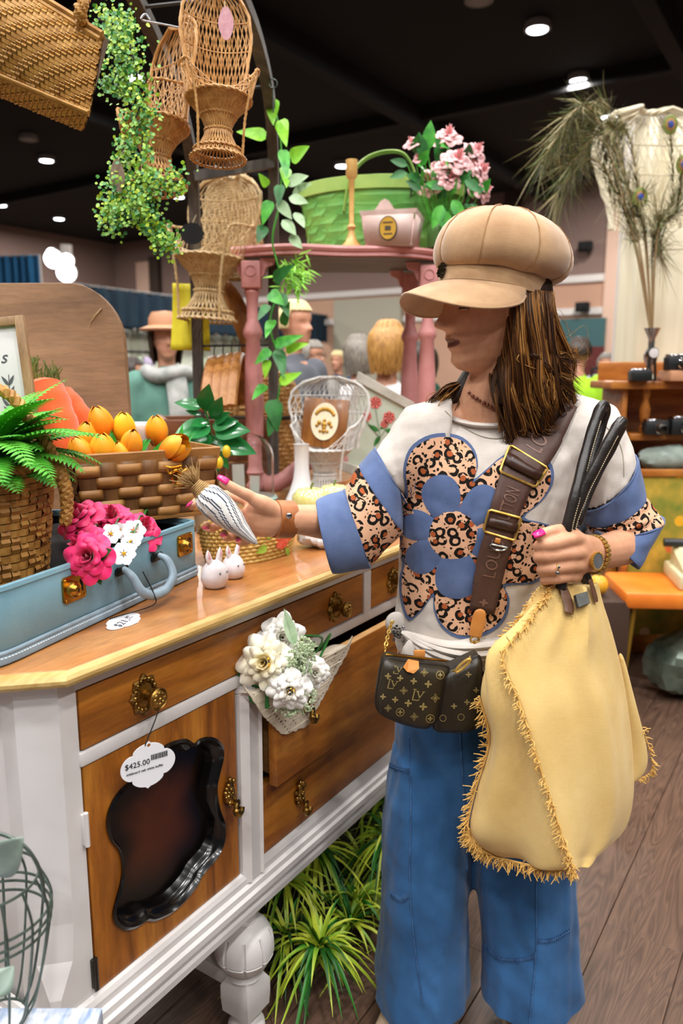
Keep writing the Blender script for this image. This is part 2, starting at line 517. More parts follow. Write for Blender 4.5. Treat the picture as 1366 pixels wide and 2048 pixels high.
# pleated drapes on poles
def drape(name, a, b, z0, z1, mat, label, n=14, amp=.07, cat='drape'):
 a = Vector(a); b = Vector(b); d = (b - a); L = d.length; d.normalize(); nr = Vector((-d.y, d.x, 0))
 t = thing(name, label, cat, (a.x, a.y, z0 if z0 < .05 else 0))
 def f(th):
  def q(u, v):
   x = u * L; w = sin(x / L * n * 2 * pi) * amp * (1 - .35 * v) + .3 * amp * sin(x * 9.1 + 2)
   return a + d * x + nr * (w + th) + Vector((0, 0, z0 + (z1 - z0) * v - .04 * (1 - cos(x / L * n * 2 * pi)) * (1 - v)))
  return q
 g = G(); g.grid(f(0), n * 8, 8); obj('cloth', g, mat, t, world=True, solid=.01)
 g = G(); g.tube([a + Vector((0, 0, z1)), b + Vector((0, 0, z1))], .025, 8)
 obj('rail', g, M['lamp_rim'], t, world=True)
 for q in (a, b):
  g = G(); g.tube([q + Vector((0, 0, 0)), q + Vector((0, 0, z1))], .025, 8); g.box(q + Vector((0, 0, .01)), (.4, .4, .02)); obj('pole', g, M['white_band'], t, world=True)
 return t
A0 = at(150, 572, 20.5); A1 = at(722, 640, 34)
drape('valance_drape', (A0.x, A0.y, 0), (A1.x, A1.y, 0), 2.62, 3.62, M['navy'], 'long dark navy drape hung high across the back of the hall', 30)
drape('low_drape', (A0.x - .6, A0.y + .5, 0), (A1.x + 2.2, A1.y + 4.8, 0), .02, 2.6, M['white_dr'], 'long pale green and white drape below the navy one', 34)
A2 = at(-60, 512, 21)
drape('blue_drape', (A2.x, A2.y, 0), (A0.x - .9, A0.y + .1, 0), .02, 4.35, M['blue_dr'], 'tall blue drape behind the round cornered wooden board', 9, .1)
# ceiling downlights seen in the photograph
LT = [(1075, 57, 'nearest downlight of the right hand row on the black ceiling'), (1158, 160, 'second nearest downlight of the right hand row above the hat'),
      (1218, 233, 'downlight behind the tips of the peacock feathers'), (1268, 291, 'small far downlight beside the top of the cream wicker chair'),
      (684, 331, 'downlight beside the wooden candlestick'), (584, 287, 'downlight behind the bright heart leaves of the vine'),
      (357, 393, 'downlight right of the leafy sprig below the left hanging chair'), (93, 320, 'downlight below the hanging woven tote at left'),
      (118, 437, 'downlight left of the hanging leafy sprig above the blue drape'), (2, 410, 'downlight cut by the left edge, below the woven tote'),
      (97, 479, 'far downlight just above the white floodlight stand'), (270, 154, 'downlight seen through the back of the left hanging chair')]
for px, py, lb in LT:
 p = onz(px, py, CEIL - .12)
 t = thing('ceiling_downlight', lb, 'ceiling light', p, 0, 'ceiling downlights')
 g = G(); g.lathe([(.17, 0), (.17, -.03), (0, -.03)], (0, 0, .0), 20); obj('diffuser', g, M['lamp_on'], t)
 g = G(); g.lathe([(.14, .12), (.22, .1), (.23, -.02), (.19, -.03), (.175, .0), (.12, .02)], n=20); obj('housing', g, M['lamp_rim'], t)
 lamp('downlight_lamp', (p.x, p.y, p.z - .1), 340, .4)
for px, py, lb in ((57, 278, 'unlit downlight above the lit ones at the left'), (958, 0, 'unlit grey downlight cut by the top edge of the picture')):
 p = onz(px, py, CEIL - .12)
 t = thing('ceiling_downlight', lb, 'ceiling light', p, 0, 'ceiling downlights')
 g = G(); g.lathe([(.17, 0), (.17, -.03), (0, -.03)], (0, 0, .0), 20); obj('diffuser', g, M['lamp_rim'], t)
 g = G(); g.lathe([(.14, .12), (.22, .1), (.23, -.02), (.19, -.03), (.175, .0), (.12, .02)], n=20); obj('housing', g, M['lamp_rim'], t)
# floodlight cluster on a stand
p = at(130, 700, 13.5)
t = thing('floodlight_stand', 'white floodlights with four bright round heads on a tall stand by the blue drape', 'floodlight', (p.x, p.y, 0))
b0 = at(136, 560, 13.5); t0 = at(132, 490, 13.5)
g = G(); g.tube([(b0.x, b0.y, 0), (b0.x, b0.y, b0.z), (t0.x, t0.y, t0.z)], .1, 8); g.box((b0.x, b0.y, .02), (.6, .6, .04)); obj('stand', g, M['white_band'], t, world=True)
for px, py, rr in ((107, 518, .16), (104, 508, .1), (134, 521, .12), (133, 545, .17)):
 q = at(px, py, 13.3); g = G(); Mr = rot_to((.1, -1, -.25))
 g.lathe([(rr * .5, -.14), (rr * .98, -.05), (rr, .0), (rr * .9, .01)], q, 16, Mr, cap=True); h = obj('lamp_head', g, M['white_band'], t, world=True)
 g = G(); g.lathe([(rr * .92, .012), (rr * .9, .02), (0, .022)], q, 16, Mr); obj('lamp_lens', g, M['lamp_on'], h, world=True)
# ================================================================ sideboard
M['white'] = simple('white paint', '#d9d5d3', '#cfc9c6', 5, .42, bump=.05, bscale=60)
M['walnut'] = wood('honey walnut', '#74400e', '#a5611a', '#bd7b2a', 'X', 1.3, .38, swirl=1.6, rnd=True)
M['walnut_door'] = wood('honey walnut upright grain', '#74400e', '#a15e1a', '#b97728', 'Z', 1.3, .36, swirl=2.6, rnd=True)
M['toptop'] = wood('golden brown top', '#8c5526', '#b0713a', '#c08750', 'X', 1.1, .3, coat=.25, swirl=.8)
M['edge'] = simple('raw yellow edge', '#c9a86a', '#b08c4a', 14, .55, stretch=(1, 6, 6), bump=.1)
M['blackgloss'] = simple('black gloss', '#060404', rough=.22, coat=.25)
M['brass'] = simple('aged brass', '#b08a48', '#6a4e22', 60, .34, 1.0, bump=.3, bscale=150)
M['gold'] = simple('gold', '#d8a33c', '#b98225', 30, .25, 1.0)
M['darkwood'] = simple('dark inside', '#150b06', rough=.8)
M['steel'] = simple('dark steel', '#4a4742', rough=.4, metal=1.0)
SZ = .962
P0 = Vector((-.384, 1.04, 0))
SROT = pi / 2 - AZ
def sb(s, t, z): return Vector((P0.x + s * UX + t * VX, P0.y + s * UY + t * VY, z))
def front(px, py, t=0.0):
 d = ray(px, py); a = P0.x + t * VX; b = P0.y + t * VY
 s = (b * d.x - a * d.y) / (UX * d.y - UY * d.x); k = (b + s * UY) / d.y
 return s, CAMH + d.z * k
side = thing('sideboard', 'long white painted sideboard with honey brown drawers, black scrolled door panel and bulb feet', 'sideboard', P0, SROT)
LEN, DEP, YT = 1.612, .50, 0.0
def B(g, s0, s1, t0, t1, z0, z1, bev=.0015):
 g.box(((s0 + s1) / 2, (t0 + t1) / 2, (z0 + z1) / 2), (abs(s1 - s0), abs(t1 - t0), abs(z1 - z0)), bev=bev); return g
# posts with chamfered corner that dies out in a point at the foot
def post(s_in, s_out):
 sg = 1 if s_out > s_in else -1; w = abs(s_out - s_in)
 g = G(); rs = []
 for z, ch in ((.40, .002), (.45, .012), (.50, .036), (.56, .042), (.94, .042)):
  rs.append([(s_in, 0, z), (s_out - sg * ch, 0, z), (s_out, ch, z), (s_out, .075, z), (s_in, .075, z)])
 return g.rings(rs)
obj('corner_post', post(0, -.072), M['white'], side, smooth=False); obj('corner_post', post(LEN, LEN + .072), M['white'], side, smooth=False)
for s in (-.066, LEN + .054):
 g = G(); B(g, s, s + .014, .075, DEP - .03, .40, .94); obj('side_panel', g, M['white'], side)
g = G(); B(g, -.05, LEN + .05, DEP - .03, DEP - .015, .40, .94); obj('back_panel', g, M['white'], side)
g = G(); B(g, -.04, LEN + .04, .01, DEP - .03, .40, .415); obj('bottom_board', g, M['darkwood'], side)
g = G(); B(g, -.002, LEN + .002, -.003, .03, .919, .942); obj('top_rail', g, M['white'], side)
g = G(); B(g, -.002, LEN + .002, -.005, .03, .799, .821, .003); obj('middle_rail', g, M['white'], side)
g = G(); B(g, .791, .823, -.004, .03, .82, .92, .003); obj('drawer_divider', g, M['white'], side)
for s0 in (.344, 1.207):
 g = G(); rs = []
 for z, k, pr in ((.40, 1, .004), (.785, 1, .006), (.80, .92, .02)):
  w = .03 * k; c = s0 + .0305
  rs.append([(c - w, .03, z), (c - w, -.003 - pr, z), (c - w * .6, -.016 - pr, z), (c - w * .45, -.011 - pr, z), (c + w * .45, -.011 - pr, z), (c + w * .6, -.016 - pr, z), (c + w, -.003 - pr, z), (c + w, .03, z)])
 g.rings(rs); obj('stile', g, M['white'], side, smooth=False)
# moulded base: stepped profile run round front and sides
prof = [(.0, .418), (-.008, .416), (-.012, .408), (-.012, .396), (-.02, .393), (-.021, .382), (-.027, .378), (-.027, .366), (-.012, .360), (-.012, .343), (-.018, .338), (-.018, .326), (-.008, .321), (.03, .321)]
g = G(); rs = []
for (o, z) in prof:
 e = -o; s0, s1 = -.072 - e, LEN + .072 + e; c = .035
 rs.append([(s0, DEP - .015, z), (s0, o + c, z), (s0 + c, o, z), (s1 - c, o, z), (s1, o + c, z), (s1, DEP - .015, z)])
g.rings(rs, cap=False, closed_u=False); g.box(((LEN) / 2, DEP / 2, .34), (LEN + .12, DEP - .06, .03))
obj('base_moulding', g, M['white'], side, smooth=False)
# top slab with clipped corners: brown board, raw yellow edge
def topo(e, c=.075):
 s0, s1, t0, t1 = -.105 + e, LEN + .105 - e, -.032 + e, DEP + .01 - e; k = c * .9
 return [(s0, t1), (s0, t0 + k), (s0 + k, t0), (s1 - k, t0), (s1, t0 + k), (s1, t1)]
g = G()
g.rings([[(a, b, z) for a, b in topo(e)] for e, z in ((.012, .9405), (.002, .943), (0, .948), (.0, .953), (.004, .958), (.014, .9612))], cap=False)
g.rings([[(a, b, z) for a, b in topo(e)] for e, z in ((.012, .9405), (.3, .9405))], cap=False)
edge = obj('top_edge', g, M['edge'], side, smooth=False)
g = G(); o = topo(.0125); g.add([(a, b, SZ - .002) for a, b in o] + [(a, b, SZ) for a, b in topo(.016)], [(0, 1, 7, 6), (1, 2, 8, 7), (2, 3, 9, 8), (3, 4, 10, 9), (4, 5, 11, 10), (5, 0, 6, 11), (6, 7, 8, 9, 10, 11)])
obj('top_board', g, M['toptop'], side, smooth=False)
# knobs and pulls -------------------------------------------------
MX = Matrix.Rotation(pi / 2, 3, 'X')           # local z -> -y (out of the front)
def knob(par, s, z, t=0.0, w=.0265, h=.032):
 g = G(); n = 48
 for rr, y in ((1, 0),):
  rs = []
  for k, yy in ((1.0, .0), (1.0, .003), (.86, .0055), (.7, .004), (.5, .0065), (.3, .007)):
   rs.append([(s + (w * k) * cos(2 * pi * i / n) * (1 + .10 * cos(8 * 2 * pi * i / n) * k + .05 * cos(24 * 2 * pi * i / n)), t - yy, z + (h * k) * sin(2 * pi * i / n) * (1 + .10 * cos(8 * 2 * pi * i / n) * k)) for i in range(n)])
  g.rings(rs)
 for i in range(16):
  a = 2 * pi * i / 16; g.ball((s + w * .80 * cos(a), t - .005, z + h * .80 * sin(a)), (.0042, .004, .005), 8, 5)
 plate = obj('backplate', g, M['brass'], par)
 g = G(); g.lathe([(.009, 0), (.007, .008), (.008, .016), (.014, .019), (.0175, .024), (.018, .029), (.0165, .0305), (.015, .029), (.013, .031), (.0, .033)], (s, t - .006, z), 24, MX)
 for i in range(8):
  a = 2 * pi * i / 8; g.ball((s + .009 * cos(a), t - .0375, z + .009 * sin(a)), (.0042, .002, .0042), 8, 5)
 g.ball((s, t - .038, z), (.0035, .0025, .0035), 8, 5)
 obj('knob', g, M['brass'], par); return plate
def pull(par, s, z, t=0.0):
 g = G()
 g.prism([(s + .012 * cos(a) * (1.1 - .3 * sin(a)), z + .006 + .026 * sin(a)) for a in [2 * pi * i / 24 for i in range(24)]], t, t - .004)
 rr = random.Random(int(s * 1000))
 for k in range(34):
  zz = rr.uniform(-.012, .034); ww = .017 * (1 - abs(zz - .010) / .042)
  g.ball((s + rr.uniform(-ww, ww), t - .006 - rr.uniform(0, .004), z + zz), .0052, 7, 5)
 obj('backplate', g, M['brass'], par)
 g = G(); g.lathe([(.006, 0), (.005, .012), (.009, .018)], (s, t - .004, z - .012), 12, MX)
 g.tube(spline([(s, t - .02, z - .010), (s - .005, t - .023, z - .020), (s - .003, t - .025, z - .028), (s + .006, t - .025, z - .030), (s + .011, t - .023, z - .022)], 5), [.005] * 6 + [.0075] * 8 + [.006] * 7, 8)
 obj('drop_pull', g, M['brass'], par)
# drawers ---------------------------------------------------------
def drawer(s0, s1, z0, z1, t, knobs, kind='knob', dep=.38):
 g = G(); B(g, s0 + .003, s1 - .003, t, t + .02, z0 + .002, z1 - .002, .002)
 d = obj('drawer', g, M['walnut'], side)
 if t < -.02:
  g = G()
  for s in (s0 + .012, s1 - .024): B(g, s, s + .012, t + .02, dep, z0 + .02, z1 - .02)
  B(g, s0 + .02, s1 - .02, t + .02, dep, z0 + .012, z0 + .02)
  obj('drawer_box', g, M['drawer_in'], d)
  g = G(); B(g, s0 + .005, s1 - .005, t + .001, t + .019, z1 - .003, z1 - .0005); obj('drawer_top_edge', g, M['edge_pale'], d)
 for s, z in knobs: (knob if kind == 'knob' else pull)(d, s, z, t)
 return d
M['drawer_in'] = wood('drawer side', '#5d3a18', '#80562a', '#8f6a38', 'Y', 1, .6)
M['edge_pale'] = simple('pale bare wood', '#d3a468', '#c4925a', 20, .6)
drawer(0, .791, .822, .918, -.002, [(.124, .868), (.671, .868)])
drawer(.823, LEN, .822, .918, -.002, [(.925, .868), (1.49, .868)])
OT = -.042
drawer(.407, 1.205, .578, .792, OT, [(.50, .72), (1.11, .72)], 'pull')
drawer(.407, 1.205, .418, .572, -.002, [(.53, .49), (1.08, .49)], 'pull')
# door with the scrolled black panel ---------------------------------
px_out = [(645, 385), (690, 362), (735, 355), (762, 371), (774, 371), (800, 350), (845, 350), (880, 378), (886, 420), (872, 480), (860, 540), (864, 600), (877, 650), (893, 695), (890, 760), (866, 820), (822, 872), (797, 905), (782, 935), (740, 990), (690, 1038), (640, 1066), (603, 1078), (580, 1076), (545, 1100), (500, 1112), (462, 1096), (445, 1060), (453, 1010), (470, 950), (480, 900), (480, 850), (468, 800), (440, 765), (422, 720), (420, 670), (436, 615), (470, 562), (520, 515), (565, 478), (605, 425)]
raw = [front(x / 2, 1300 + y / 2) for x, y in px_out]
def smooth_closed(pts, n=3):
 out = []; m = len(pts)
 for i in range(m):
  a, b, c, d = [Vector((*pts[(i + k) % m], 0)) for k in (-1, 0, 1, 2)]
  for k in range(n):
   t = k / n; q = .5 * ((2 * b) + (c - a) * t + (2 * a - 5 * b + 4 * c - d) * t * t + (3 * b - a - 3 * c + d) * t ** 3); out.append((q.x, q.y))
 return out
outl = smooth_closed(raw)
cs = sum(p[0] for p in outl) / len(outl); cz = sum(p[1] for p in outl) / len(outl)
M['sunburst'] = vcol('brown sunburst finish', .25, spec=.4)
def scl(k, dy): return [(cs + (s - cs) * k, dy, cz + (z - cz) * k) for s, z in outl]
def make_door(dx, mir=False, nm='cabinet_door'):
 f = (lambda p: (p[0], p[1], p[2])) if not mir else (lambda p: (LEN - p[0], p[1], p[2]))
 g = G(); rect = [(.003, .42), (.339, .42), (.339, .797), (.003, .797)]
 g.prism(rect, -.002, .018, holes=[outl]); g.v = [Vector(f(p)) for p in g.v]
 d = obj(nm, g, M['walnut_door'], side, smooth=False)
 g = G(); g.rings([scl(1.0, -.002), scl(1.01, -.006), scl(.975, -.009), scl(.955, -.003), scl(.93, .002), scl(.90, .004), scl(.885, .012), scl(.86, .024)], cap=False)
 g.v = [Vector(f(p)) for p in g.v]; obj('black_moulding', g, M['blackgloss'], d, angle=60)
 g = G(); n = len(outl)
 c0_, c1_ = lin('#4e240e'), lin('#040202')
 for i in range(30):
  k = min(1, max(0, (i / 30 - .2) / .7)); k = k * k * (3 - 2 * k); g.col = tuple(c0_[z] * (1 - k) + c1_[z] * k for z in range(4)); a_, b_ = .87 * i / 30 + .0005, .87 * (i + 1) / 30 + .0005
  g.rings([scl(a_, .0235), scl(b_, .0235)], cap=False)
 g.v = [Vector(f(p)) for p in g.v]; obj('sunken_panel', g, M['sunburst'], d)
 pull(d, (LEN - .314) if mir else .314, .60, -.002)
 if not mir:
  for z in (.70, .455):
   g = G(); B(g, -.006, .004, -.006, .004, z - .025, z + .025); g.tube([(-.001, -.006, z - .027), (-.001, -.006, z + .027)], .004, 8); obj('hinge', g, M['steel'] if z < .6 else M['white'], d)
make_door(0); make_door(0, True)
# bulb legs, stretchers -------------------------------------------------
def leg(s, t, name='leg'):
 g = G()
 g.box((s, t, .308), (.062, .062, .03), bev=.004)
 rs = []
 for r_, z in ((.033, .30), (.027, .285), (.022, .275), (.026, .27), (.024, .265)): rs.append((r_, z))
 g.lathe(rs[::-1], (s, t, 0), 32)
 bulb = [(.022, .268), (.036, .262), (.050, .25), (.0585, .233), (.0605, .217), (.0605, .203), (.0565, .2005), (.0600, .198), (.057, .192), (.047, .174), (.034, .163), (.028, .158)]
 g.lathe(bulb[::-1], (s, t, 0), 90, mod=lambda a, z: 1 - (.085 if (.168 < z < .235 and abs(((a * 9 / (2 * pi)) % 1) - .5) < .055) else 0))
 g.lathe([(.03, .146), (.036, .15), (.03, .158)], (s, t, 0), 24)
 rs = []
 for h, z in ((.022, .06), (.034, .072), (.036, .10), (.036, .13), (.024, .15)):
  rs.append([(s + a * h, t + b * h, z) for a, b in ((-1, -1), (1, -1), (1, 1), (-1, 1))])
 g.rings(rs)
 g.lathe([(.02, .0), (.034, .004), (.04, .02), (.038, .038), (.028, .05), (.02, .056), (.024, .062)], (s, t, 0), 28)
 for p in g.v: p.z *= 1.045
 return obj(name, g, M['white'], side, angle=35)
for s in (.385, 1.225, -.02, LEN + .02):
 leg(s, .03)
for s in (-.02, .385, 1.225, LEN + .02): leg(s, DEP - .07)
g = G()
for s in (.385, 1.225): B(g, s - .016, s + .016, .06, DEP - .1, .115, .15, .003)
B(g, .0, LEN, DEP / 2 - .02, DEP / 2 + .02, .117, .147, .003)
obj('stretcher', g, M['white'], side)
# price tag on a black string
def tagshape(w, h, n=64):
 out = []
 for i in range(n):
  a = 2 * pi * i / n
  r = .84 + .20 * abs(cos(2 * a)) ** .55 + (.09 if abs(a - 1.5 * pi) < .06 or abs(a - .5 * pi) < .06 else 0)
  out.append((w * cos(a) * r, h * sin(a) * r))
 return out
M['paper'] = simple('white card', '#e9e9ee', rough=.6)
M['ink'] = simple('black ink', '#1a1a20', rough=.7); M['string'] = simple('black string', '#101010', rough=.8)
s0, z0 = front(297, 1530, -.045)
pt = thing('price_tag', 'white scalloped price tag hanging by black string from the left drawer knob', 'price tag', sb(s0, -.045, z0), radians(38))
g = G(); hole = [(.0 + .003 * cos(a), .032 + .003 * sin(a)) for a in [2 * pi * i / 10 for i in range(10)]]
g.prism(tagshape(.043, .034), 0, .0012, holes=[hole])
g.v = [Matrix.Rotation(radians(4), 3, 'Y') @ p for p in g.v]
obj('card', g, M['paper'], pt, smooth=False)
Mt = mw(pt) @ Matrix.Rotation(radians(2), 4, 'Y') @ Matrix.Rotation(pi / 2, 4, 'X')
textmesh('$425.00', .0125, Mt @ Matrix.Translation((-.018, .006, .0006)), M['ink'], 'price_print', pt)
textmesh('sideboard oak white buffet', .0055, Mt @ Matrix.Translation((-.006, -.006, .0006)), M['ink'], 'small_print', pt)
g = G(); x = .004
for k in range(16):
 w = (.0006, .001, .0014)[k * 7 % 3]; g.box((x + w / 2, 0.011, .0006), (w, .009, .0003)); x += w + (.0006, .001)[k * 5 % 2]
g.v = [Mt @ p for p in g.v]; obj('barcode', g, M['ink'], pt, world=True, smooth=False)
g = G(); a = sb(.124, -.036, .852); b = mw(pt) @ Vector((-.004, .0, .034))
g.tube([a, (a * 2 + b) / 3 + Vector((.001, -.001, 0)), b, b + Vector((0, .002, -.004))], .0011, 6); obj('string', g, M['string'], pt, world=True)
# ================================================================ things on the sideboard top
M['sky_leather'] = simple('pale blue leatherette', '#7fa6b4', '#6b94a5', 7, .42, bump=.15, bscale=220, detail=6)
M['sky_trim'] = simple('grey blue trim', '#8b9fac', '#7e929f', 20, .5)
M['thread'] = simple('pale stitching', '#d8dcdc', rough=.7)
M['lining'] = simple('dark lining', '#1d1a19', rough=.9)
M['darksteel'] = simple('tarnished steel', '#3b3a35', rough=.35, metal=1.0)
M['brasslock'] = simple('brass lock', '#c0903c', '#8a6428', 30, .3, 1.0)
SA = onz(400, 1148, SZ); SB = onz(0, 1338, SZ)
dirx = Vector((SA.x - SB.x, SA.y - SB.y, 0)).normalized()
srz = atan2(dirx.y, dirx.x)
SL, SD, SH = .60, .36, .112
SO = SA - dirx * SL
case = thing('suitcase', 'open pale blue vintage suitcase with brass locks on the left of the sideboard', 'suitcase', SO, srz)
def rrect(x0, x1, y0, y1, r, n=8, r2=None):
 out = []
 for cx, cy, a0, rr in ((x1, y0, -pi / 2, r2 or r), (x1, y1, 0, r2 or r), (x0, y1, pi / 2, r), (x0, y0, pi, r)):
  sx = cx - rr if cx == x1 else cx + rr; sy = cy - rr if cy == y0 + (y1 - y0) else cy + rr
  sx = x1 - rr if cx == x1 else x0 + rr; sy = y1 - rr if cy == y1 else y0 + rr
  for k in range(n + 1):
   a = a0 + pi / 2 * k / n; out.append((sx + rr * cos(a), sy + rr * sin(a)))
 return out
def lev(e, z, r=.085, r2=.022): return [(a, b, z) for a, b in rrect(e, SL - e, e, SD - e, max(r - e, .004), 8, max(r2 - e, .003))]
g = G(); g.rings([lev(.004, .0), lev(0, .004), lev(0, SH - .004), lev(.002, SH), lev(.006, SH), lev(.007, SH - .012), lev(.009, .012)], cap=False); n = len(lev(0, 0))
g.add(lev(.004, 0.0), [tuple(range(n))])
body = obj('case_body', g, M['sky_leather'], case, angle=50)
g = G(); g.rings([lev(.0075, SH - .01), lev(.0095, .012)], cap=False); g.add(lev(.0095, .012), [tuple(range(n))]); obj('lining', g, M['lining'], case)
g = G(); g.rings([lev(-.001, .002), lev(-.004, .003), lev(-.005, .010), lev(-.004, .013), lev(-.0025, .015), lev(-.004, .017), lev(-.004, .020), lev(-.001, .022)], cap=False); obj('bottom_trim', g, M['sky_trim'], case, angle=60)
g = G(); ol = lev(-.0045, .0125);
pts = []
for i in range(n):
 a = Vector(ol[i]); b = Vector(ol[(i + 1) % n]); m = max(1, int((b - a).length / .0055))
 for k in range(m): pts.append((a + (b - a) * ((k + .15) / m), a + (b - a) * ((k + .75) / m)))
for a, b in pts:
 if a.y < .09: g.tube([a, b], .0008, 4)
st = obj('stitching', g, M['thread'], case, kind='stuff')
g = G(); g.rings([lev(.001, SH - .007), lev(-.002, SH - .004), lev(-.001, SH + .002), lev(.008, SH + .002), lev(.008, SH - .004)], cap=False); obj('rim', g, M['sky_leather'], case)
def caselock(x, w=.052, h=.042):
 zc = .075
 g = G(); g.prism(rrect(x - w / 2, x + w / 2, zc - h / 2, zc + h / 2, .006, 4), -.004, .0005); l = obj('lock_plate', g, M['brasslock'], case, smooth=False)
 g = G(); g.lathe([(.0135, 0), (.014, .006), (.012, .010), (.0105, .0085), (.008, .012), (.007, .014), (0, .0145)], (x - w * .17, -.004, zc), 20, MX); obj('lock_button', g, M['brasslock'], l)
 g = G(); g.box((x - w * .17, -.0188, zc), (.0015, .001, .006)); g.tube([(x + w * .3, -.0045, zc + .01), (x + w * .3, -.0045, zc - .008)], .0022, 8); obj('keyhole', g, M['black'], l, kind='stuff')
 g = G()
 for a in (-1, 1):
  for b in (-1, 1): g.ball((x + a * w * .42, -.004, zc + b * h * .39), .0022, 8, 5)
 obj('rivets', g, M['gold'], l, kind='stuff')
def case_x(px, py):
 """position along the front where this pixel's ray meets the front face"""
 d = ray(px, py); a = SO; nrm = Vector((-dirx.y, dirx.x, 0)); k = (a - Vector((0, 0, CAMH))).dot(nrm) / d.dot(nrm)
 p = Vector((0, 0, CAMH)) + d * k; return (p - a).dot(dirx), p.z - a.z
for px, py in ((147, 1192), (368, 1087)): caselock(case_x(px, py)[0])
h0, h1 = case_x(238, 1158)[0], case_x(308, 1118)[0]
for x in (h0, h1):
 g = G(); g.box((x, -.004, .072), (.026, .007, .014), bev=.003); g.tube([(x - .012, -.008, .078), (x + .012, -.008, .078)], .004, 8)
 obj('handle_mount', g, M['darksteel'], case)
g = G(); hp = spline([(h0, -.010, .078), (h0 - .002, -.028, .066), (h0 + .004, -.042, .04), (h0 + .03, -.046, .026), ((h0 + h1) / 2, -.048, .024), (h1 - .03, -.046, .026), (h1 - .004, -.042, .042), (h1 + .002, -.028, .068), (h1, -.010, .078)], 6)
g.tube(hp, [(.009 - .003 * abs(1 - i / 24.) ** 6) for i in range(len(hp))], 12, flat=.8); obj('carry_handle', g, M['sky_trim'], case)
# its tag with the black string
tp = onz(247, 1243, SZ + .0008)
t2 = thing('price_tag', 'white scalloped tag lying on the wood below the blue suitcase handle', 'price tag', tp, srz + radians(8))
g = G(); g.prism(tagshape(.042, .024), 0, .001); g.v = [Vector((p.x, p.z, p.y)) for p in g.v]; obj('card', g, M['paper'], t2, smooth=False)
Mt = mw(t2) @ Matrix.Translation((0, 0, .0012))
textmesh('$21.', .022, Mt @ Matrix.Translation((-.012, -.003, 0)), M['ink'], 'price_print', t2, shear=.3); textmesh('00', .010, Mt @ Matrix.Translation((.018, .003, 0)), M['ink'], 'cents_print', t2, shear=.3)
g = G(); g.box((.018, -.004, .0012), (.014, .0012, .0003)); obj('underline', g, M['ink'], t2)
g = G(); hw = mw(case) @ Vector((h0 + .025, -.052, .03)); hb = mw(case) @ Vector((h0 + .02, -.035, .07))
g.tube(spline([hb, hw, mw(case) @ Vector((h0 + .022, -.05, .01)), tp + Vector((-.02, .012, .003)), tp + Vector((-.025, .008, .001))], 5), .0011, 6); obj('string', g, M['string'], t2, world=True)
# ---------------------------------------------------------------- seagrass basket and fern
M['seagrass'] = simple('seagrass weave', '#c08d42', '#8a5a22', 45, .6, bump=.4, bscale=160, lo=.3, hi=.7)
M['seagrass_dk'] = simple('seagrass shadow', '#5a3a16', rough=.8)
bc = mw(case) @ Vector((.085, .165, .016)); bc = Vector((-.595, 1.215, SZ + .016))
def basket_fn(c, prof, e=0, sx=1, sy=1):
 """prof: list of (r,z)"""
 def f(u, v):
  k = v * (len(prof) - 1); i = min(int(k), len(prof) - 2); t = k - i
  r = prof[i][0] * (1 - t) + prof[i + 1][0] * t + e; z = prof[i][1] * (1 - t) + prof[i + 1][1] * t
  a = 2 * pi * u; nrm = Vector((cos(a) * sy, sin(a) * sx, .15)).normalized()
  return Vector((r * cos(a) * sx, r * sin(a) * sy, z)) + Vector(c), nrm
 return f
def rope(g, pts, R, r, turns, strands=3, n=6, closed=False):
 pts = [Vector(p) for p in pts]; m = len(pts)
 for s in range(strands):
  out = []; px = None
  for i, p in enumerate(pts):
   d = (pts[(i + 1) % m] - pts[i - 1]) if closed else (pts[min(i + 1, m - 1)] - pts[max(i - 1, 0)])
   d.normalize()
   x = frame(d)[0] if px is None else (px - d * px.dot(d)).normalized(); px = x; y = d.cross(x)
   a = 2 * pi * (turns * i / (m - 1 if not closed else m) + s / strands)
   out.append(p + x * R * cos(a) + y * R * sin(a))
  g.tube(out, r, n, closed=closed)
 return g
bas = thing('seagrass_basket', 'herringbone seagrass basket with plaited handle standing in the blue suitcase', 'basket', bc)
prof_b = [(.100, .0), (.106, .06), (.114, .13), (.121, .19), (.128, .245)]
g = G(); g.woven(basket_fn((0, 0, 0), prof_b), 46, 20, .0032); obj('weave', g, M['seagrass'], bas, kind='stuff')
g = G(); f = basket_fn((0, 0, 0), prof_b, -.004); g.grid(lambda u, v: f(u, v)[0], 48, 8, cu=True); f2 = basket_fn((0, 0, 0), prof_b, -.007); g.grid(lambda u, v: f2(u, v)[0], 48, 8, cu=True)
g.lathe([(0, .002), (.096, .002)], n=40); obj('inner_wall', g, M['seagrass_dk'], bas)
g = G(); rope(g, [(.128 * cos(a), .128 * sin(a), .247) for a in [2 * pi * i / 96 for i in range(96)]], .0055, .0048, 24, 3, 6, True); obj('rim', g, M['seagrass'], bas)
h1_ = at(128, 985, bc.y - .02) - bc; h2_ = at(62, 842, bc.y + .0) - bc; h3_ = at(-10, 778, bc.y + .01) - bc
hp = spline([h1_ + Vector((0.0, 0, -.05)), h1_ + Vector((.004, 0, 0)), at(112, 925, bc.y - .015) - bc, h2_, h3_, Vector((-.09, .04, h3_.z - .03)), Vector((-.125, .05, .29)), Vector((-.124, .05, .2))], 12)
g = G(); rope(g, hp, .0062, .0052, 17, 3, 7); obj('handle', g, M['seagrass'], bas)
M['fern'] = simple('fern green', '#3c9a24', '#63bb36', 30, .5, lo=.4, hi=.6)
fern = thing('potted_fern', 'bright green fern filling the seagrass basket', 'fern', bc + Vector((0, 0, .215)))
rr = random.Random(3)
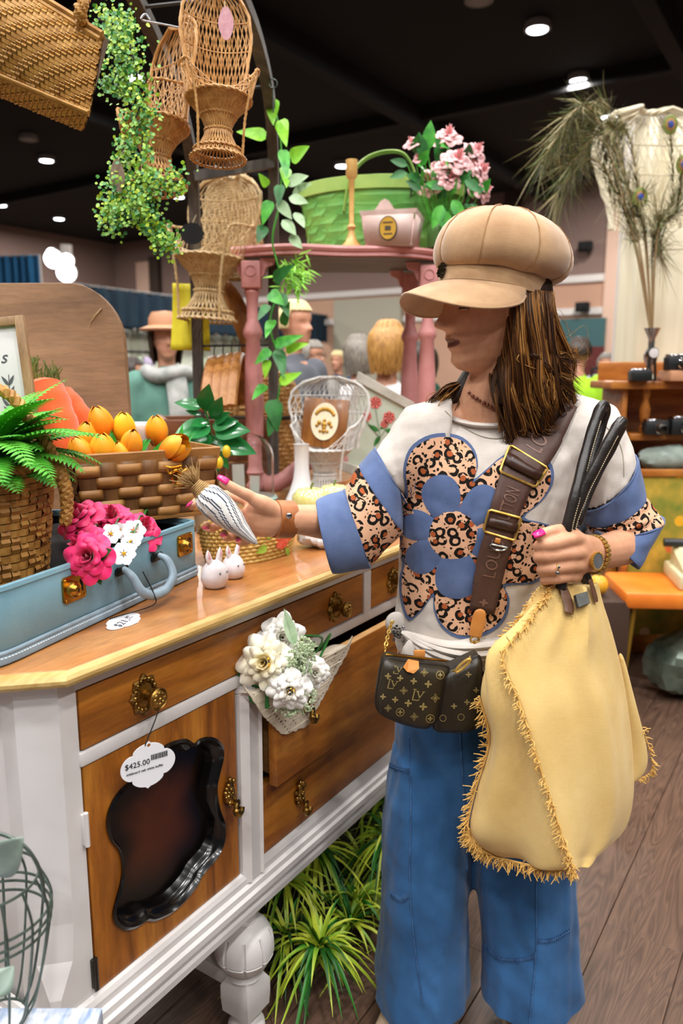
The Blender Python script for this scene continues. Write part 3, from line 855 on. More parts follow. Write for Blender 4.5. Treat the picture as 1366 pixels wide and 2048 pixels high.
def frond(L, a, el, drop, w, z0=0):
 g = G(); pts = []
 d = Vector((cos(a), sin(a), 0)); p = Vector((.03 * cos(a), .03 * sin(a), z0)); th = el
 n = 26; st = L / n
 for i in range(n + 1):
  pts.append(p.copy()); p = p + (d * cos(th) + Vector((0, 0, sin(th)))) * st; th -= drop / n
 g.tube(pts, [.0016 * (1 - .7 * i / n) for i in range(n + 1)], 4)
 s = d.cross(Vector((0, 0, 1)))
 for i in range(2, n + 1):
  t = i / n; ll = w * (sin(pi * min(1, .12 + .88 * t)) ** .7 + .12); tang = (pts[i] - pts[i - 1]).normalized()
  nrm = s.cross(tang)
  for sg in (-1, 1):
   leaf_geo(g, pts[i], (s * sg + tang * .45 + nrm * .05), nrm, ll, ll * .36, .18, 3, shape='blade', m=1)
 return g
specs = []
for k in range(44):
 a = rr.uniform(0, 2 * pi); specs.append((rr.uniform(.15, .23), a, rr.uniform(.95, 1.45), rr.uniform(1.0, 2.0), rr.uniform(.026, .038)))
for a in (-.5, -.1, .3, -.9, -1.3, .6, -1.7): specs.append((.19, a, 1.05, 1.9, .034)); specs.append((.15, a + .17, .8, 1.6, .03))
for k, s in enumerate(specs): obj('frond', frond(*s), M['fern'], fern, smooth=False)
# ---------------------------------------------------------------- wooden splint basket
M['splint'] = wood('brown splint', '#7a5023', '#a8753a', '#c08e52', 'X', 1.6, .5, rnd=True, swirl=.6)
M['splint_v'] = wood('dark splint', '#553619', '#744d25', '#8a6032', 'Z', 1.6, .6, rnd=True, swirl=.6)
Ypb = 1.50
q0 = at(146, 941, 1.40); q1 = at(437, 893, 1.57)
bw = (Vector((q1.x, q1.y, 0)) - Vector((q0.x, q0.y, 0))).length; bd = Vector((q1.x - q0.x, q1.y - q0.y, 0)).normalized(); brz = atan2(bd.y, bd.x)
PZ = SZ + SH + .006; PH = q1.z - PZ
pb = thing('picnic_basket', 'brown woven splint basket with gold clasp standing in the back of the blue suitcase', 'basket', (q0.x, q0.y, PZ), brz)
PD = .16; inset = .018
def pbp(x, z):     # front face tapers towards the base
 k = z / PH; e = inset * (1 - k); return e + x * (bw - 2 * e), e * .6
rows = 5; rh = (PH - .026) / rows; cols = 7
for r in range(rows):
 for c in range(-1, cols + 1):
  if (r + c) % 2: continue
  x0 = max(0, (c - .12) / cols); x1 = min(1, (c + 1.12) / cols)
  if x1 - x0 < .02: continue
  g = G()
  def f(u, v):
   x = x0 + (x1 - x0) * u; z = .004 + r * rh + rh * (.03 + .94 * v); X, Y = pbp(x, z)
   return Vector((X, Y - .002 - .0030 * sin(pi * u) ** .6, z))
  g.grid(f, 6, 1); obj('splint', g, M['splint'], pb, solid=.0018)
for c in range(cols):
 g = G();
 xa, xb = (c + .1) / cols, (c + .9) / cols
 g.grid(lambda u, v: (pbp(xa + (xb - xa) * u, v * PH)[0], pbp(0, v * PH)[1] - .001, .003 + v * (PH - .02)), 2, 6); obj('upright_splint', g, M['splint_v'], pb, solid=.002)
# other three sides, woven the same way, less seen
g = G()
def sidef(x_at, y0, y1):
 def f(u, v):
  z = v * (PH - .02) + .003; X, Y = pbp(x_at, z); y = Y + (PD - 2 * Y) * (y0 + (y1 - y0) * u)
  return Vector((X, y, z)), Vector((1 if x_at > .5 else -1, 0, 0))
 return f
for x_at in (0, 1): g.woven(sidef(x_at, 0, 1), 5, 6, .003, cu=False, twill=False, gap=.04)
def backf(u, v):
 z = v * (PH - .02) + .003; X, Y = pbp(u, z); return Vector((X, PD - Y, z)), Vector((0, 1, 0))
g.woven(backf, 8, 6, .003, cu=False, twill=False, gap=.04); obj('side_splints', g, M['splint'], pb, kind='stuff')
g = G()
def ringr(e, z):
 X0, Y0 = pbp(0, z); X1, _ = pbp(1, z); return [(X0 + e, Y0 + e, z), (X1 - e, Y0 + e, z), (X1 - e, PD - Y0 - e, z), (X0 + e, PD - Y0 - e, z)]
g.rings([ringr(.004, .002), ringr(.004, PH - .01)], cap=False); g.add(ringr(.004, .004), [(0, 1, 2, 3)]); obj('inner_wall', g, M['splint_v'], pb, smooth=False)
g = G(); g.rings([ringr(-.003, PH - .024), ringr(-.004, PH - .002), ringr(-.002, PH), ringr(.005, PH), ringr(.006, PH - .024), ringr(-.003, PH - .024)], cap=False); obj('rim_band', g, M['splint'], pb, smooth=False)
g = G(); g.rings([ringr(-.002, .0), ringr(-.006, .002), ringr(-.006, .008), ringr(-.002, .009)], cap=False); obj('base_band', g, M['splint'], pb, smooth=False)
g = G()
for sg in (-1, 1):
 for yy in (.012, PD - .012):
  x = .0 if sg < 0 else bw
  g.box((x + sg * .004, yy + .015, PH * .55), (.004, .018, PH * .75), bev=.001, M=Matrix.Rotation(-.35 * (1 if yy < .1 else -1), 3, 'X'))
tag(obj('swing_handle', g, M['splint_v'], pb), kind='stuff')
g = G(); g.ball((SL - .17, .18, .055), (.155, .15, .062), 28, 14, fn=lambda p: Vector((max(-.155, min(.155, p.x * 1.25)), max(-.15, min(.15, p.y * 1.25)), p.z * (1 + .12 * noise.noise(p * 25)))))  # dark filler added to carry the basket and read as the dark interior
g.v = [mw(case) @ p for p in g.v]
solo('dark_filler', g, M['lining'], 'added dark cloth pile standing in for the dark suitcase interior beneath the splint basket', 'cloth', mw(case) @ Vector((SL - .17, .18, .016)))
# gold clasp with a little bird like swag
cx_ = bw * .70; cz_ = PH - .05
g = G(); g.lathe([(.009, 0), (.008, .003), (.004, .005)], (cx_, -.008, cz_ + .006), 14, MX)
for sg in (-1, 1):
 g.tube(spline([(cx_, -.012, cz_ + .004), (cx_ + sg * .012, -.013, cz_ + .010), (cx_ + sg * .024, -.012, cz_ + .004), (cx_ + sg * .030, -.012, cz_ + .013)], 5), [.004] * 8 + [.003, .0028, .0026, .0022, .002, .0018, .0016, .0012], 8)
 g.tube(spline([(cx_ + sg * .020, -.012, cz_ - .004), (cx_ + sg * .014, -.014, cz_ - .016), (cx_, -.014, cz_ - .019)], 5), .003, 8)
 g.tube([(cx_ + sg * .006, -.012, cz_), (cx_ + sg * .006, -.012, cz_ - .016)], .003, 8)
g.tube(spline([(cx_ - .036, -.012, cz_ + .02), (cx_ - .02, -.013, cz_ + .016), (cx_, -.013, cz_ + .018)], 4), [.001] * 3 + [.003] * 6, 8)
obj('gold_clasp', g, M['gold'], pb)
# ---------------------------------------------------------------- tulips
M['tulip'] = vcol('tulip petals', .45, sss=.08)
M['tulip_leaf'] = simple('tulip leaf', '#1f7a1e', '#2f9a2a', 20, .4, lo=.4, hi=.6)
TUL = [(201, 845, 1.0, 'o'), (247, 855, .95, 'y'), (314, 861, .95, 'm'), (174, 876, 1.0, 'm'), (264, 888, .9, 'o'), (162, 905, .95, 'o'), (206, 901, 1.05, 'm'), (242, 911, .85, 'm'), (348, 899, 1.0, 's')]
TLB = ['tall orange tulip standing highest against the wooden board', 'yellow tulip in the middle of the back of the bunch', 'orange yellow tulip at the right back standing clear of the rest', 'orange tulip second from the left behind the front ones', 'red based orange tulip in the centre below the yellow one', 'leftmost orange tulip low against the basket rim', 'round orange yellow tulip at the front left of the bunch', 'small closed orange tulip at the front centre near the rim', 'open sideways orange tulip hanging over the basket rim at right']
colsT = {'o': ('#f0a01e', '#e2701a'), 'y': ('#f6c526', '#f0a51e'), 'm': ('#f3ac20', '#e67f1a'), 's': ('#f5b01f', '#d9481c')}
for i, (px, py, sc, kc) in enumerate(TUL):
 Yt = 1.50 + (.03 if py < 880 else -.02) + (px - 240) * .0004
 h = at(px, py, Yt)
 lean = Vector((rr.uniform(-.25, .25), -.35, .9)).normalized()
 if kc == 's': lean = Vector((.75, -.25, .5)).normalized()
 Mr = rot_to(lean); R = .0255 * sc
 root = Vector((h.x * .7 + at(250, 960, Yt).x * .3, Yt + .03, PZ + .04)); root = Vector((min(max(h.x, q0.x + .04), q1.x - .05), Yt + .03, PZ + .01))
 t = thing('tulip', TLB[i], 'tulip', root, 0, 'orange tulips in the brown splint basket')
 g = G(); c1, c2 = lin(colsT[kc][0]), lin(colsT[kc][1])
 for layer, (nn, rad, off) in enumerate(((3, .86, 0), (3, 1.0, pi / 3))):
  for k in range(nn):
   a0 = 2 * pi * k / nn + off + i
   op = (-.12 if kc != 's' else .12)
   def f(u, vv):
    vv = 1 - (1 - vv) ** 1.5; w = sqrt(max(.002, 1 - vv ** 5)) * (.55 + .45 * min(1, vv * 3))
    a = a0 + (u - .5) * (2.75 if kc != 's' else 1.9) * w
    rr_ = R * rad * (sin(pi * (.13 + .80 * vv ** 1.15)) ** .62 + op * vv * vv * 1.5) * (1 + .04 * cos(6 * (u - .5)) - .14 * (2 * u - 1) ** 2 * (1 if kc != 's' else -.5))
    return Mr @ Vector((rr_ * cos(a), rr_ * sin(a), (vv - .5) * R * (2.5 + .25 * layer))) + h - root
   def cf(u, v):
    k = min(1, v * 1.6); k2 = .25 * abs(2 * u - 1); return tuple(c2[q] * (1 - k) + c1[q] * k * (1 - k2) + c2[q] * k * k2 for q in range(4))
   g.gridc(f, 8, 12, cf)
 obj('petals', g, M['tulip'], t, angle=80)
 g = G(); g.tube(spline([h - root - lean * R * 1.1, (h - root) * .55 + Vector((0, .01, 0)), Vector((0, 0, 0))], 5), .0032, 7)
 st = obj('stem', g, M['tulip_leaf'], t)
 if i in (1, 2, 4, 6, 7, 8, 0):
  g = G(); leaf_geo(g, Vector((0.0, -.005, .06)), (rr.uniform(-.5, .7), -.12, .75), (0, -1, .3), .115, .026, .25, 7, fold=.35); leaf_geo(g, Vector((.01, -.005, .06)), (rr.uniform(-.9, -.2), -.12, .6), (0, -1, .3), .10, .022, .3, 7, fold=.35)
  obj('leaf', g, M['tulip_leaf'], t)
g = G(); p = at(278, 880, 1.56); g.grid(lambda u, v: (p + Vector(((u - .5) * .03 + .006 * v, .004 * sin(v * 5), (v - .5) * .075))), 3, 8)
solo('paper_label', g, M['paper'], 'white paper label standing among the orange tulips', 'label', p - Vector((0, 0, .04)), solid=.0008)
# ---------------------------------------------------------------- pink roses and white blossoms in the suitcase
M['petal'] = vcol('silk petal', .5, sss=.05, sheen=.2)
M['leafdk'] = simple('dark green leaf', '#1f5d24', '#2b7a30', 25, .45, lo=.4, hi=.6)
M['leafmid'] = simple('mid green leaf', '#2f8a2a', '#55b23a', 25, .45, lo=.4, hi=.6)
M['leaflime'] = simple('lime green leaf', '#7cc62a', '#98d83c', 25, .4, lo=.4, hi=.6)
def rose_geo(g, c, R, d, cols, layers=5, seed=0, openk=1.0, ruffle=.12):
 """rings of broad cupped petals, tight in the heart and open outside"""
 q = random.Random(seed); Mr = rot_to(d); c = Vector(c)
 for L in range(layers):
  k = L / (layers - 1); n = (3, 4, 5, 6, 7, 7)[L]; Rl = R * (.16 + .84 * k)
  for i in range(n):
   a0 = 2 * pi * i / n + L * 1.17 + q.uniform(-.25, .25); half = pi / n * 1.45
   op = (.25 + .75 * k * openk) + q.uniform(-.06, .06); H = R * (.95 - .32 * k * openk) * q.uniform(.93, 1.07); ph = q.uniform(0, 6); base = (-.12 - .42 * k) * R
   def f(u, vv):
    x = 2 * u - 1; vv = 1 - (1 - vv) ** 1.7
    w = half * max(0, 1 - max(0, (vv - .35) / .65) ** 2.4) ** .5 * min(1, .45 + 1.3 * vv)
    rad = Rl * (.12 + .88 * (vv ** (.75 if k < .5 else .95)) * (.7 + .3 * op)); hh = base + H * (1 - (1 - vv) ** 1.8)
    if k > .3: lip = max(0, vv - .6) / .4; rad += R * .20 * op * lip ** 1.5; hh -= R * .34 * op * lip ** 2
    xe = x * w / half; rad *= 1 - .10 * xe * xe * (1 - k) + ruffle * .4 * sin(4 * xe + ph) * vv ** 2; hh += ruffle * R * .55 * sin(5 * xe + ph) * vv ** 3 - R * .10 * xe * xe * vv
    a = a0 + x * w
    return Mr @ Vector((rad * cos(a), rad * sin(a), hh)) + c
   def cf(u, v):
    t = min(1, max(0, -.1 + .35 * k + .9 * v ** 1.3)); return tuple(cols[0][z] * (1 - t) + cols[1][z] * t for z in range(4))  # base-to-tip gradient puts recess shade into the petal colour
   g.gridc(f, 10, 10, cf)
 return g
PK = (lin('#b0063f'), lin('#ff2a78'))
RS = [(158, 1034, 1.31, 40, 'pink rose at the back left beside the seagrass basket', (-.3, -.6, .8)), (224, 1036, 1.36, 36, 'pink rose at the back centre in front of the splint basket', (.1, -.6, .8)),
      (284, 1058, 1.38, 38, 'rightmost pink rose above the white blossoms', (.5, -.5, .7)), (168, 1092, 1.215, 40, 'left pink rose half hidden by the big front rose', (-.5, -.6, .6)),
      (178, 1114, 1.17, 42, 'largest pink rose hanging over the suitcase lock', (.0, -1, .35))]
for i, (px, py, Y, rp, lb, d) in enumerate(RS):
 h = at(px, py, Y); R = rp * 1.12 * Y / 1545
 t = thing('pink_rose', lb, 'rose', h - Vector((0, -.03, R * 1.3)), 0, 'bright pink silk roses in the blue suitcase')
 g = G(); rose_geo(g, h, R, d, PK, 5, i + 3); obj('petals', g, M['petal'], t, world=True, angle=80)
 g = G(); dd = Vector(d).normalized(); b = h - dd * R * .3; tz = Vector((h.x - .02, h.y + .16, SZ + .05)); g.tube(spline([b, (b + tz) / 2 + Vector((0, .01, .06)), tz], 4), .002, 6); obj('stem', g, M['leafdk'], t, world=True)
 g = G()
 for k in range(2): leaf_geo(g, h - dd * R * .45, (rnd(-1, 1), -.2, rnd(-.8, .2)), d, R * 1.25, R * .7, .2, 6)
 obj('leaf', g, M['leafdk'], t, world=True)
WB = [(268, 1062, 1.31, 24, 'upper right white blossom among the pink roses'), (222, 1068, 1.28, 22, 'white blossom tucked behind the upper pink roses'), (247, 1108, 1.215, 25, 'lower white blossom with yellow centre over the suitcase front'), (262, 1084, 1.25, 20, 'small white blossom in the middle of the white cluster'), (240, 1062, 1.33, 18, 'half hidden white blossom nearest the splint basket')]
WH = (lin('#f4dfe6'), lin('#f6f0f2'))
M['pollen'] = simple('yellow stamens', '#e8b422', rough=.6)
for i, (px, py, Y, rp, lb) in enumerate(WB):
 h = at(px, py, Y); R = rp * Y / 1545; d = Vector((rnd(-.3, .4), -1, .5)).normalized(); Mr = rot_to(d)
 t = thing('white_blossom', lb, 'flower', h + Vector((0, .03, -.03)), 0, 'white blossoms in the blue suitcase')
 g = G(); g.col = WH[1]
 for k in range(6):
  a = 2 * pi * k / 6 + i; leaf_geo(g, h + Mr @ Vector((cos(a), sin(a), 0)) * R * .1, Mr @ Vector((cos(a), sin(a), .25)), d, R * .95, R * .85, .15, 6, fold=.12, shape='petal')
 obj('petals', g, M['petal'], t, world=True)
 g = G()
 for k in range(9): g.ball(h + Mr @ Vector((rnd(-.15, .15) * R, rnd(-.15, .15) * R, R * .12)), R * .07, 6, 4)
 obj('stamens', g, M['pollen'], t, world=True)
 g = G(); tz = Vector((h.x - .01, h.y + .16, SZ + .06)); g.tube(spline([h - d * .004, (h + tz) / 2 + Vector((0, 0, .05)), tz], 4), .0015, 5); obj('stem', g, M['leafdk'], t, world=True)
# ---------------------------------------------------------------- framed sign, rounded board, fabric carrots
M['oakframe'] = wood('pale oak frame', '#8a6642', '#a78057', '#b9936a', 'Z', 2, .5)
M['boardwood'] = wood('rounded board wood', '#7d5c42', '#96704f', '#a7805d', 'X', .9, .55, swirl=1.2)
fr = at(60, 742, 1.40)
sg_ = thing('framed_sign', 'white sign in a slim oak frame behind the fern, grey script and leaf sprig', 'sign', at(72, 850, 1.40) - Vector((.15, 0, .02)), radians(8))
fw, fh, ft = .30, .36, .016
tilt = Matrix.Rotation(radians(-6), 3, 'Y') @ Matrix.Rotation(radians(-9), 3, 'X')
top = at(38, 648, 1.45)
base_z = mw(sg_).translation.z; fh = (top.z - base_z) / cos(radians(9))
def fr_box(x0, x1, z0, z1, y0, y1, m, nm):
 g = G(); g.box(((x0 + x1) / 2, (y0 + y1) / 2, (z0 + z1) / 2), (x1 - x0, y1 - y0, z1 - z0), bev=.001); g.v = [tilt @ p for p in g.v]; return obj(nm, g, m, sg_)
hw = .15
fr_box(-hw, -hw + ft, 0, fh, -.008, .008, M['oakframe'], 'frame_side'); fr_box(hw - ft, hw, 0, fh, -.008, .008, M['oakframe'], 'frame_side')
fr_box(-hw + ft, hw - ft, fh - ft, fh, -.008, .008, M['oakframe'], 'frame_top'); fr_box(-hw + ft, hw - ft, 0, ft, -.008, .008, M['oakframe'], 'frame_bottom')
M['signwhite'] = simple('sign white', '#dddada', rough=.7); M['signgrey'] = simple('grey script', '#55565c', rough=.8)
fr_box(-hw + ft * .6, hw - ft * .6, ft * .6, fh - ft * .6, .0, .006, M['signwhite'], 'panel')
Ms = mw(sg_) @ tilt.to_4x4() @ Matrix.Translation((0, -.0006, 0)) @ Matrix.Rotation(pi / 2, 4, 'X')
def sgp(px, py):
 inv = (mw(sg_) @ tilt.to_4x4()).inverted(); o = inv @ Vector((0, 0, CAMH)); d = inv.to_3x3() @ ray(px, py); k = -o.y / d.y; p = o + d * k; return p.x, p.z
x, z = sgp(2, 716)
textmesh('s', .032, Ms @ Matrix.Translation((x + .004, z, 0)), M['signgrey'], 'script_letter', sg_, shear=.35)
g = G(); x, z = sgp(20, 815)
for k, (dx, dz) in enumerate(((0, 0), (.002, .02), (.004, .04), (.001, -.015))):
 for s_ in (-1, 1):
  b = Vector((x + dx, -.0012, z + dz)); leaf_geo(g, b, (s_ * .6, 0, 1), (0, -1, 0), .022, .006, 0, 4, fold=0, m=1)
g.tube([(x - .002, -.0012, z - .05), (x + .001, -.0012, z), (x + .006, -.0012, z + .06)], .0006, 4); g.v = [tilt @ p for p in g.v]; obj('leaf_sprig_print', g, M['signgrey'], sg_)
# rounded board
bb0 = at(262, 880, 1.80); btop = at(60, 575, 1.90)
BH = btop.z - SZ + .012
bo = thing('wooden_board', 'large brown wooden board with rounded corners leaning behind the carrots', 'board', (bb0.x - .35, 1.80, SZ), radians(-3))
g = G(); ol = rrect(-.37, .35, 0, BH, .13, 10); ol2 = []
for (a, b) in ol: ol2.append((a * (1.02 - .12 * (b / BH) ** 2), b))
g.prism(ol2, -.011, .011); tb = Matrix.Rotation(radians(-8), 3, 'X'); g.v = [tb @ p for p in g.v]; obj('panel', g, M['boardwood'], bo, bevel=.003, smooth=False)
g = G(); Ib = (mw(bo) @ tb.to_4x4()).inverted()
def bp(px, py):
 o = Ib @ Vector((0, 0, CAMH)); d = Ib.to_3x3() @ ray(px, py); k = (-.0115 - o.y) / d.y; return o + d * k
M['palemark'] = simple('pale scratch', '#e8d6a4', rough=.7)
g.tube([tb @ bp(203, 617), tb @ bp(190, 632), tb @ bp(181, 645), tb @ bp(179, 655)], [.0035, .003, .0014, .0007], 6, flat=.3); obj('scratch_mark', g, M['palemark'], bo)
M['orangecloth'] = simple('orange cloth', '#d9580f', '#c44a0c', 9, .85, bump=.25, bscale=90, sheen=.3)
M['twinegreen'] = simple('green raffia', '#76833f', '#55652c', 60, .8); M['twine'] = simple('pale twine', '#d9c7a4', rough=.9)
def cloth_carrot(name, lb, p0, p1, r0, tuft, Y):
 """p0 top (tuft end), p1 tip"""
 p0 = Vector(p0); p1 = Vector(p1); d = (p1 - p0)
 t = thing(name, lb, 'fabric carrot', Vector((p1.x, p1.y, p1.z - r0 * .5)), 0, 'orange fabric carrots behind the tulips')
 g = G(); pts = []; rad = []
 for k in range(19):
  u = k / 18; pts.append(p0 + d * u + Vector((0, 0, .012 * sin(pi * u)))); rad.append(r0 * (min(1, (u * 9 + .12)) ** .6) * (1 - .55 * u ** 1.6) * (1 + .03 * sin(u * 30)))
 g.tube(pts, rad, 20); obj('stuffed_body', g, M['orangecloth'], t, world=True)
 g = G()
 for k in range(26):
  a = rnd(0, 6.3); s_ = Vector((cos(a) * .5, rnd(-.3, .3), 1)); s_ = (s_ * .5 - d.normalized() * .9).normalized() * tuft * rnd(.6, 1.1) if False else (Vector((rnd(-.35, .35), rnd(-.2, .2), 1))).normalized() * tuft * rnd(.6, 1.1)
  g.tube(spline([p0 + Vector((rnd(-.005, .005), 0, -.004)), p0 + s_ * .5 + Vector((rnd(-.01, .01), 0, 0)), p0 + s_ + Vector((rnd(-.012, .012), 0, 0))], 3), [.0024] * 4 + [.0018, .0014, .001], 4)
 obj('raffia_top', g, M['twinegreen'], t, world=True)
 g = G();
 for k in range(3): rope(g, [p0 + d.normalized() * (.004 * k) + Matrix.Rotation(a, 3, d.normalized()) @ (frame(d)[0] * r0 * (.3 + .12 * k)) for a in [2 * pi * i / 20 for i in range(20)]], .0006, .0008, 10, 2, 4, True)
 obj('twine_tie', g, M['twine'], t, world=True)
cloth_carrot('fabric_carrot', 'larger orange fabric carrot reaching down behind the fern and basket', at(66, 772, 1.62), at(160, 975, 1.55), .058, .06, 1.6)
cloth_carrot('fabric_carrot', 'smaller orange fabric carrot with green raffia top leaning on the wooden board', at(103, 795, 1.70), at(215, 925, 1.66), .046, .075, 1.7)
# ---------------------------------------------------------------- bunnies
M['ceramic'] = simple('white glazed ceramic', '#e9e2e4', rough=.12, coat=.5); M['pinkglaze'] = simple('pink glaze', '#dfa6ac', rough=.2)
def bunny(px, py, rp, lb, yaw):
 c = onz(px, py, SZ); Y = c.y; R = rp * Y / 1545
 t = thing('ceramic_bunny', lb, 'bunny figurine', c, yaw, 'white ceramic bunnies on the sideboard')
 g = G(); g.lathe([(.0, 0), (.62 * R, .0), (.82 * R, .12 * R), (R, .62 * R), (R * .98, .98 * R), (.8 * R, 1.5 * R), (.55 * R, 1.82 * R), (.25 * R, 1.98 * R), (.0, 2.0 * R)], n=28); obj('body', g, M['ceramic'], t, angle=80)
 for s in (-1, 1):
  g = G(); b = Vector((s * .34 * R, 0, 1.72 * R)); tip = Vector((s * .62 * R, 0, 2.85 * R))
  g.tube(spline([b, b * .5 + tip * .5 + Vector((s * .08 * R, 0, 0)), tip], 5), [.2 * R, .24 * R, .27 * R, .28 * R, .28 * R, .27 * R, .25 * R, .22 * R, .17 * R, .1 * R, .03 * R], 12, flat=.6, ref=(1, 0, 0))
  e = obj('ear', g, M['ceramic'], t)
  g = G(); b2 = b + Vector((s * .05 * R, -.12 * R, .15 * R)); t2_ = tip + Vector((0, -.07 * R, -.15 * R)); g.tube([b2, b2 * .5 + t2_ * .5 + Vector((s * .08 * R, -.03 * R, 0)), t2_], [.06 * R, .14 * R, .05 * R], 8, flat=.4, ref=(1, 0, 0)); obj('inner_ear', g, M['pinkglaze'], e)
 g = G()
 for s in (-1, 1):
  for a in (-.5, .5): g.tube([(s * .35 * R - .09 * R, -.9 * R, 1.2 * R + a * .12 * R), (s * .35 * R + .09 * R, -.9 * R, 1.2 * R - a * .16 * R)], .02 * R, 4)
 obj('painted_eyes', g, M['ink'], t)
bunny(430, 1174, 29, 'front white glazed ceramic bunny with pink ears', radians(55)); bunny(467, 1155, 25, 'rear white glazed ceramic bunny half hidden by the front one', radians(55))
# ---------------------------------------------------------------- oval flowered basket
M['palewick'] = simple('pale yellow wicker', '#d9b866', '#b98f43', 40, .55, lo=.35, hi=.65)
ob = onz(497, 1118, SZ);
obk = thing('wicker_basket', 'small oval pale yellow wicker basket with raffia flowers behind the bunnies', 'basket', ob + Vector((.0, .03, 0)), radians(48))
po = [(.110, 0), (.118, .03), (.122, .06), (.120, .075)]
g = G()
for k in range(9):
 z = .004 + .0085 * k; n = 84; r_ = .110 + .012 * min(1, z / .05)
 g.tube([(r_ * cos(a) * (1 + .022 * (1 if (i + k) % 2 else -1)), r_ * .55 * sin(a) * (1 + .022 * (1 if (i + k) % 2 else -1)), z) for i, a in enumerate([2 * pi * j / n for j in range(n)])], .0046, 6, closed=True)
obj('weave', g, M['palewick'], obk, kind='stuff')
g = G(); f = basket_fn((0, 0, 0), po, -.006, 1, .55); g.grid(lambda u, v: f(u, v)[0], 40, 4, cu=True); g.grid(lambda u, v: (.104 * u * cos(6.2832 * v), .057 * u * sin(6.2832 * v), .003), 1, 40); obj('inner_wall', g, M['palewick'], obk)
g = G(); rope(g, [(.122 * cos(a), .122 * .56 * sin(a), .079) for a in [2 * pi * i / 80 for i in range(80)]], .004, .0036, 26, 2, 5, True); obj('rim', g, M['palewick'], obk)
M['raf_red'] = simple('red raffia', '#d95038', '#e06a50', 60, .6); M['raf_or'] = simple('orange raffia', '#e0561c', rough=.6); M['raf_gr'] = simple('green raffia leaf', '#7f9a2c', '#93b03a', 60, .6)
def onob(x, z):
 y = -.55 * sqrt(max(0, 1 - (x / .124) ** 2)) * .124 - .003; return Vector((x, y, z))
for x, z, rr_, m in ((.035, .04, .022, 'raf_red'), (.062, .048, .016, 'raf_or')):
 g = G()
 for k in range(8):
  a = 2 * pi * k / 8; leaf_geo(g, onob(x, z), (cos(a), -.1, sin(a)), (0, -1, 0), rr_, rr_ * .7, .15, 4, shape='petal')
 obj('raffia_flower', g, M[m], obk)
for x, z, dx, dz, L in ((.0, .052, -.7, .6, .03), (.02, .062, .2, 1, .03), (.075, .066, 1, .5, .03), (-.012, .035, -1, -.3, .034), (.05, .02, .4, -1, .022)):
 g = G(); leaf_geo(g, onob(x, z), (dx, -.1, dz), (0, -1, .1), L, L * .55, .1, 5); obj('raffia_leaf', g, M['raf_gr'], obk)
# crumpled tissue
M['tissue'] = simple('white tissue', '#d9d6d4', rough=.8)
c = onz(648, 1098, SZ)
g = G(); g.ball((c.x, c.y + .02, SZ + .022), (.062, .04, .024), 28, 14, fn=lambda p: p * (1 + .35 * noise.noise(p * 30) + .15 * noise.noise(p * 80)))
solo('crumpled_tissue', g, M['tissue'], 'crumpled white tissue lying below the forearm on the sideboard', 'tissue', (c.x, c.y + .02, SZ), angle=25)
# ================================================================ the woman
def leopard(name, scale=44, base='#dfae8c', ring='#17120e', inner='#a8562f', squash=(1, 1, 1)):
 m = Mat(name); v0 = m.coord(squash, (pi / 2, 0, 0))
 nz = m.new('TexNoise'); nz.inputs['Scale'].default_value = scale * .9; m.link(v0, nz.inputs['Vector'])
 vm = m.new('VectorMath', operation='MULTIPLY_ADD'); m.link(nz.outputs['Color'], vm.inputs[0]); vm.inputs[1].default_value = (.010, .010, .010); m.link(v0, vm.inputs[2])
 vo = m.new('TexVoronoi', voronoi_dimensions='2D'); vo.inputs['Scale'].default_value = scale; vo.inputs['Randomness'].default_value = .85; m.link(vm.outputs[0], vo.inputs['Vector'])
 d = vo.outputs['Distance']; brk = m.noise(v0, scale * 1.6, 2)
 rng = m.math('MULTIPLY', m.math('GREATER_THAN', d, .20), m.math('LESS_THAN', d, .44))
 rng = m.math('MULTIPLY', rng, m.math('GREATER_THAN', brk, .43))
 ins = m.math('LESS_THAN', d, .24); sep = m.new('SeparateColor'); m.link(vo.outputs['Color'], sep.inputs[0])
 ins = m.math('MULTIPLY', ins, m.math('GREATER_THAN', sep.outputs[0], .45))
 col = m.mix(ins, lin(base), lin(inner)); col = m.mix(rng, col, lin(ring))
 vo2 = m.new('TexVoronoi', voronoi_dimensions='2D'); vo2.inputs['Scale'].default_value = scale * 2.2; m.link(vm.outputs[0], vo2.inputs['Vector'])
 dots = m.math('MULTIPLY', m.math('LESS_THAN', vo2.outputs['Distance'], .22), m.math('GREATER_THAN', d, .56))
 col = m.mix(dots, col, lin(ring))
 m.set(Base_Color=col, Roughness=.85, Specular_IOR_Level=.2); m.bump(m.noise(v0, 500, 2), .15, .0006)
 return m.m
def cloth(name, c, c2, scale=30, weave=900, wr=.35, rough=.9):
 m = Mat(name); v = m.coord()
 n = m.noise(v, scale, 5); slub = m.noise(m.coord((60, 60, 900)), 1.0, 3)
 col = m.ramp(n, [(.3, lin(c)), (.7, lin(c2))]); col = m.mix(.25, col, m.ramp(slub, [(.3, (.7, .7, .7, 1)), (.7, (1, 1, 1, 1))]), 'MULTIPLY')
 m.set(Base_Color=col, Roughness=rough, Specular_IOR_Level=.2, Sheen_Weight=.15)
 w = m.noise(m.coord((1, 1, .5)), 26, 3, .5, .6); m.bump(m.math('ADD', m.math('MULTIPLY', w, wr * 8), m.noise(v, weave, 2)), .22, .0016)
 return m.m
M['cream'] = cloth('cream slub jersey', '#d8cfc6', '#cbc1b8'); M['bluecloth'] = cloth('dusty blue jersey', '#5f7199', '#52648c')
M['leo'] = leopard('leopard print'); M['leo2'] = leopard('leopard print small', 46)
M['denim'] = cloth('soft blue denim', '#386a9e', '#244a74', 7, 700, 1.1)
M['suede'] = simple('tan suede', '#b9946b', '#a37d57', 16, .95, bump=.2, bscale=300, sheen=.5, detail=6)
M['suede_seam'] = simple('suede seam', '#a27a52', rough=.9)
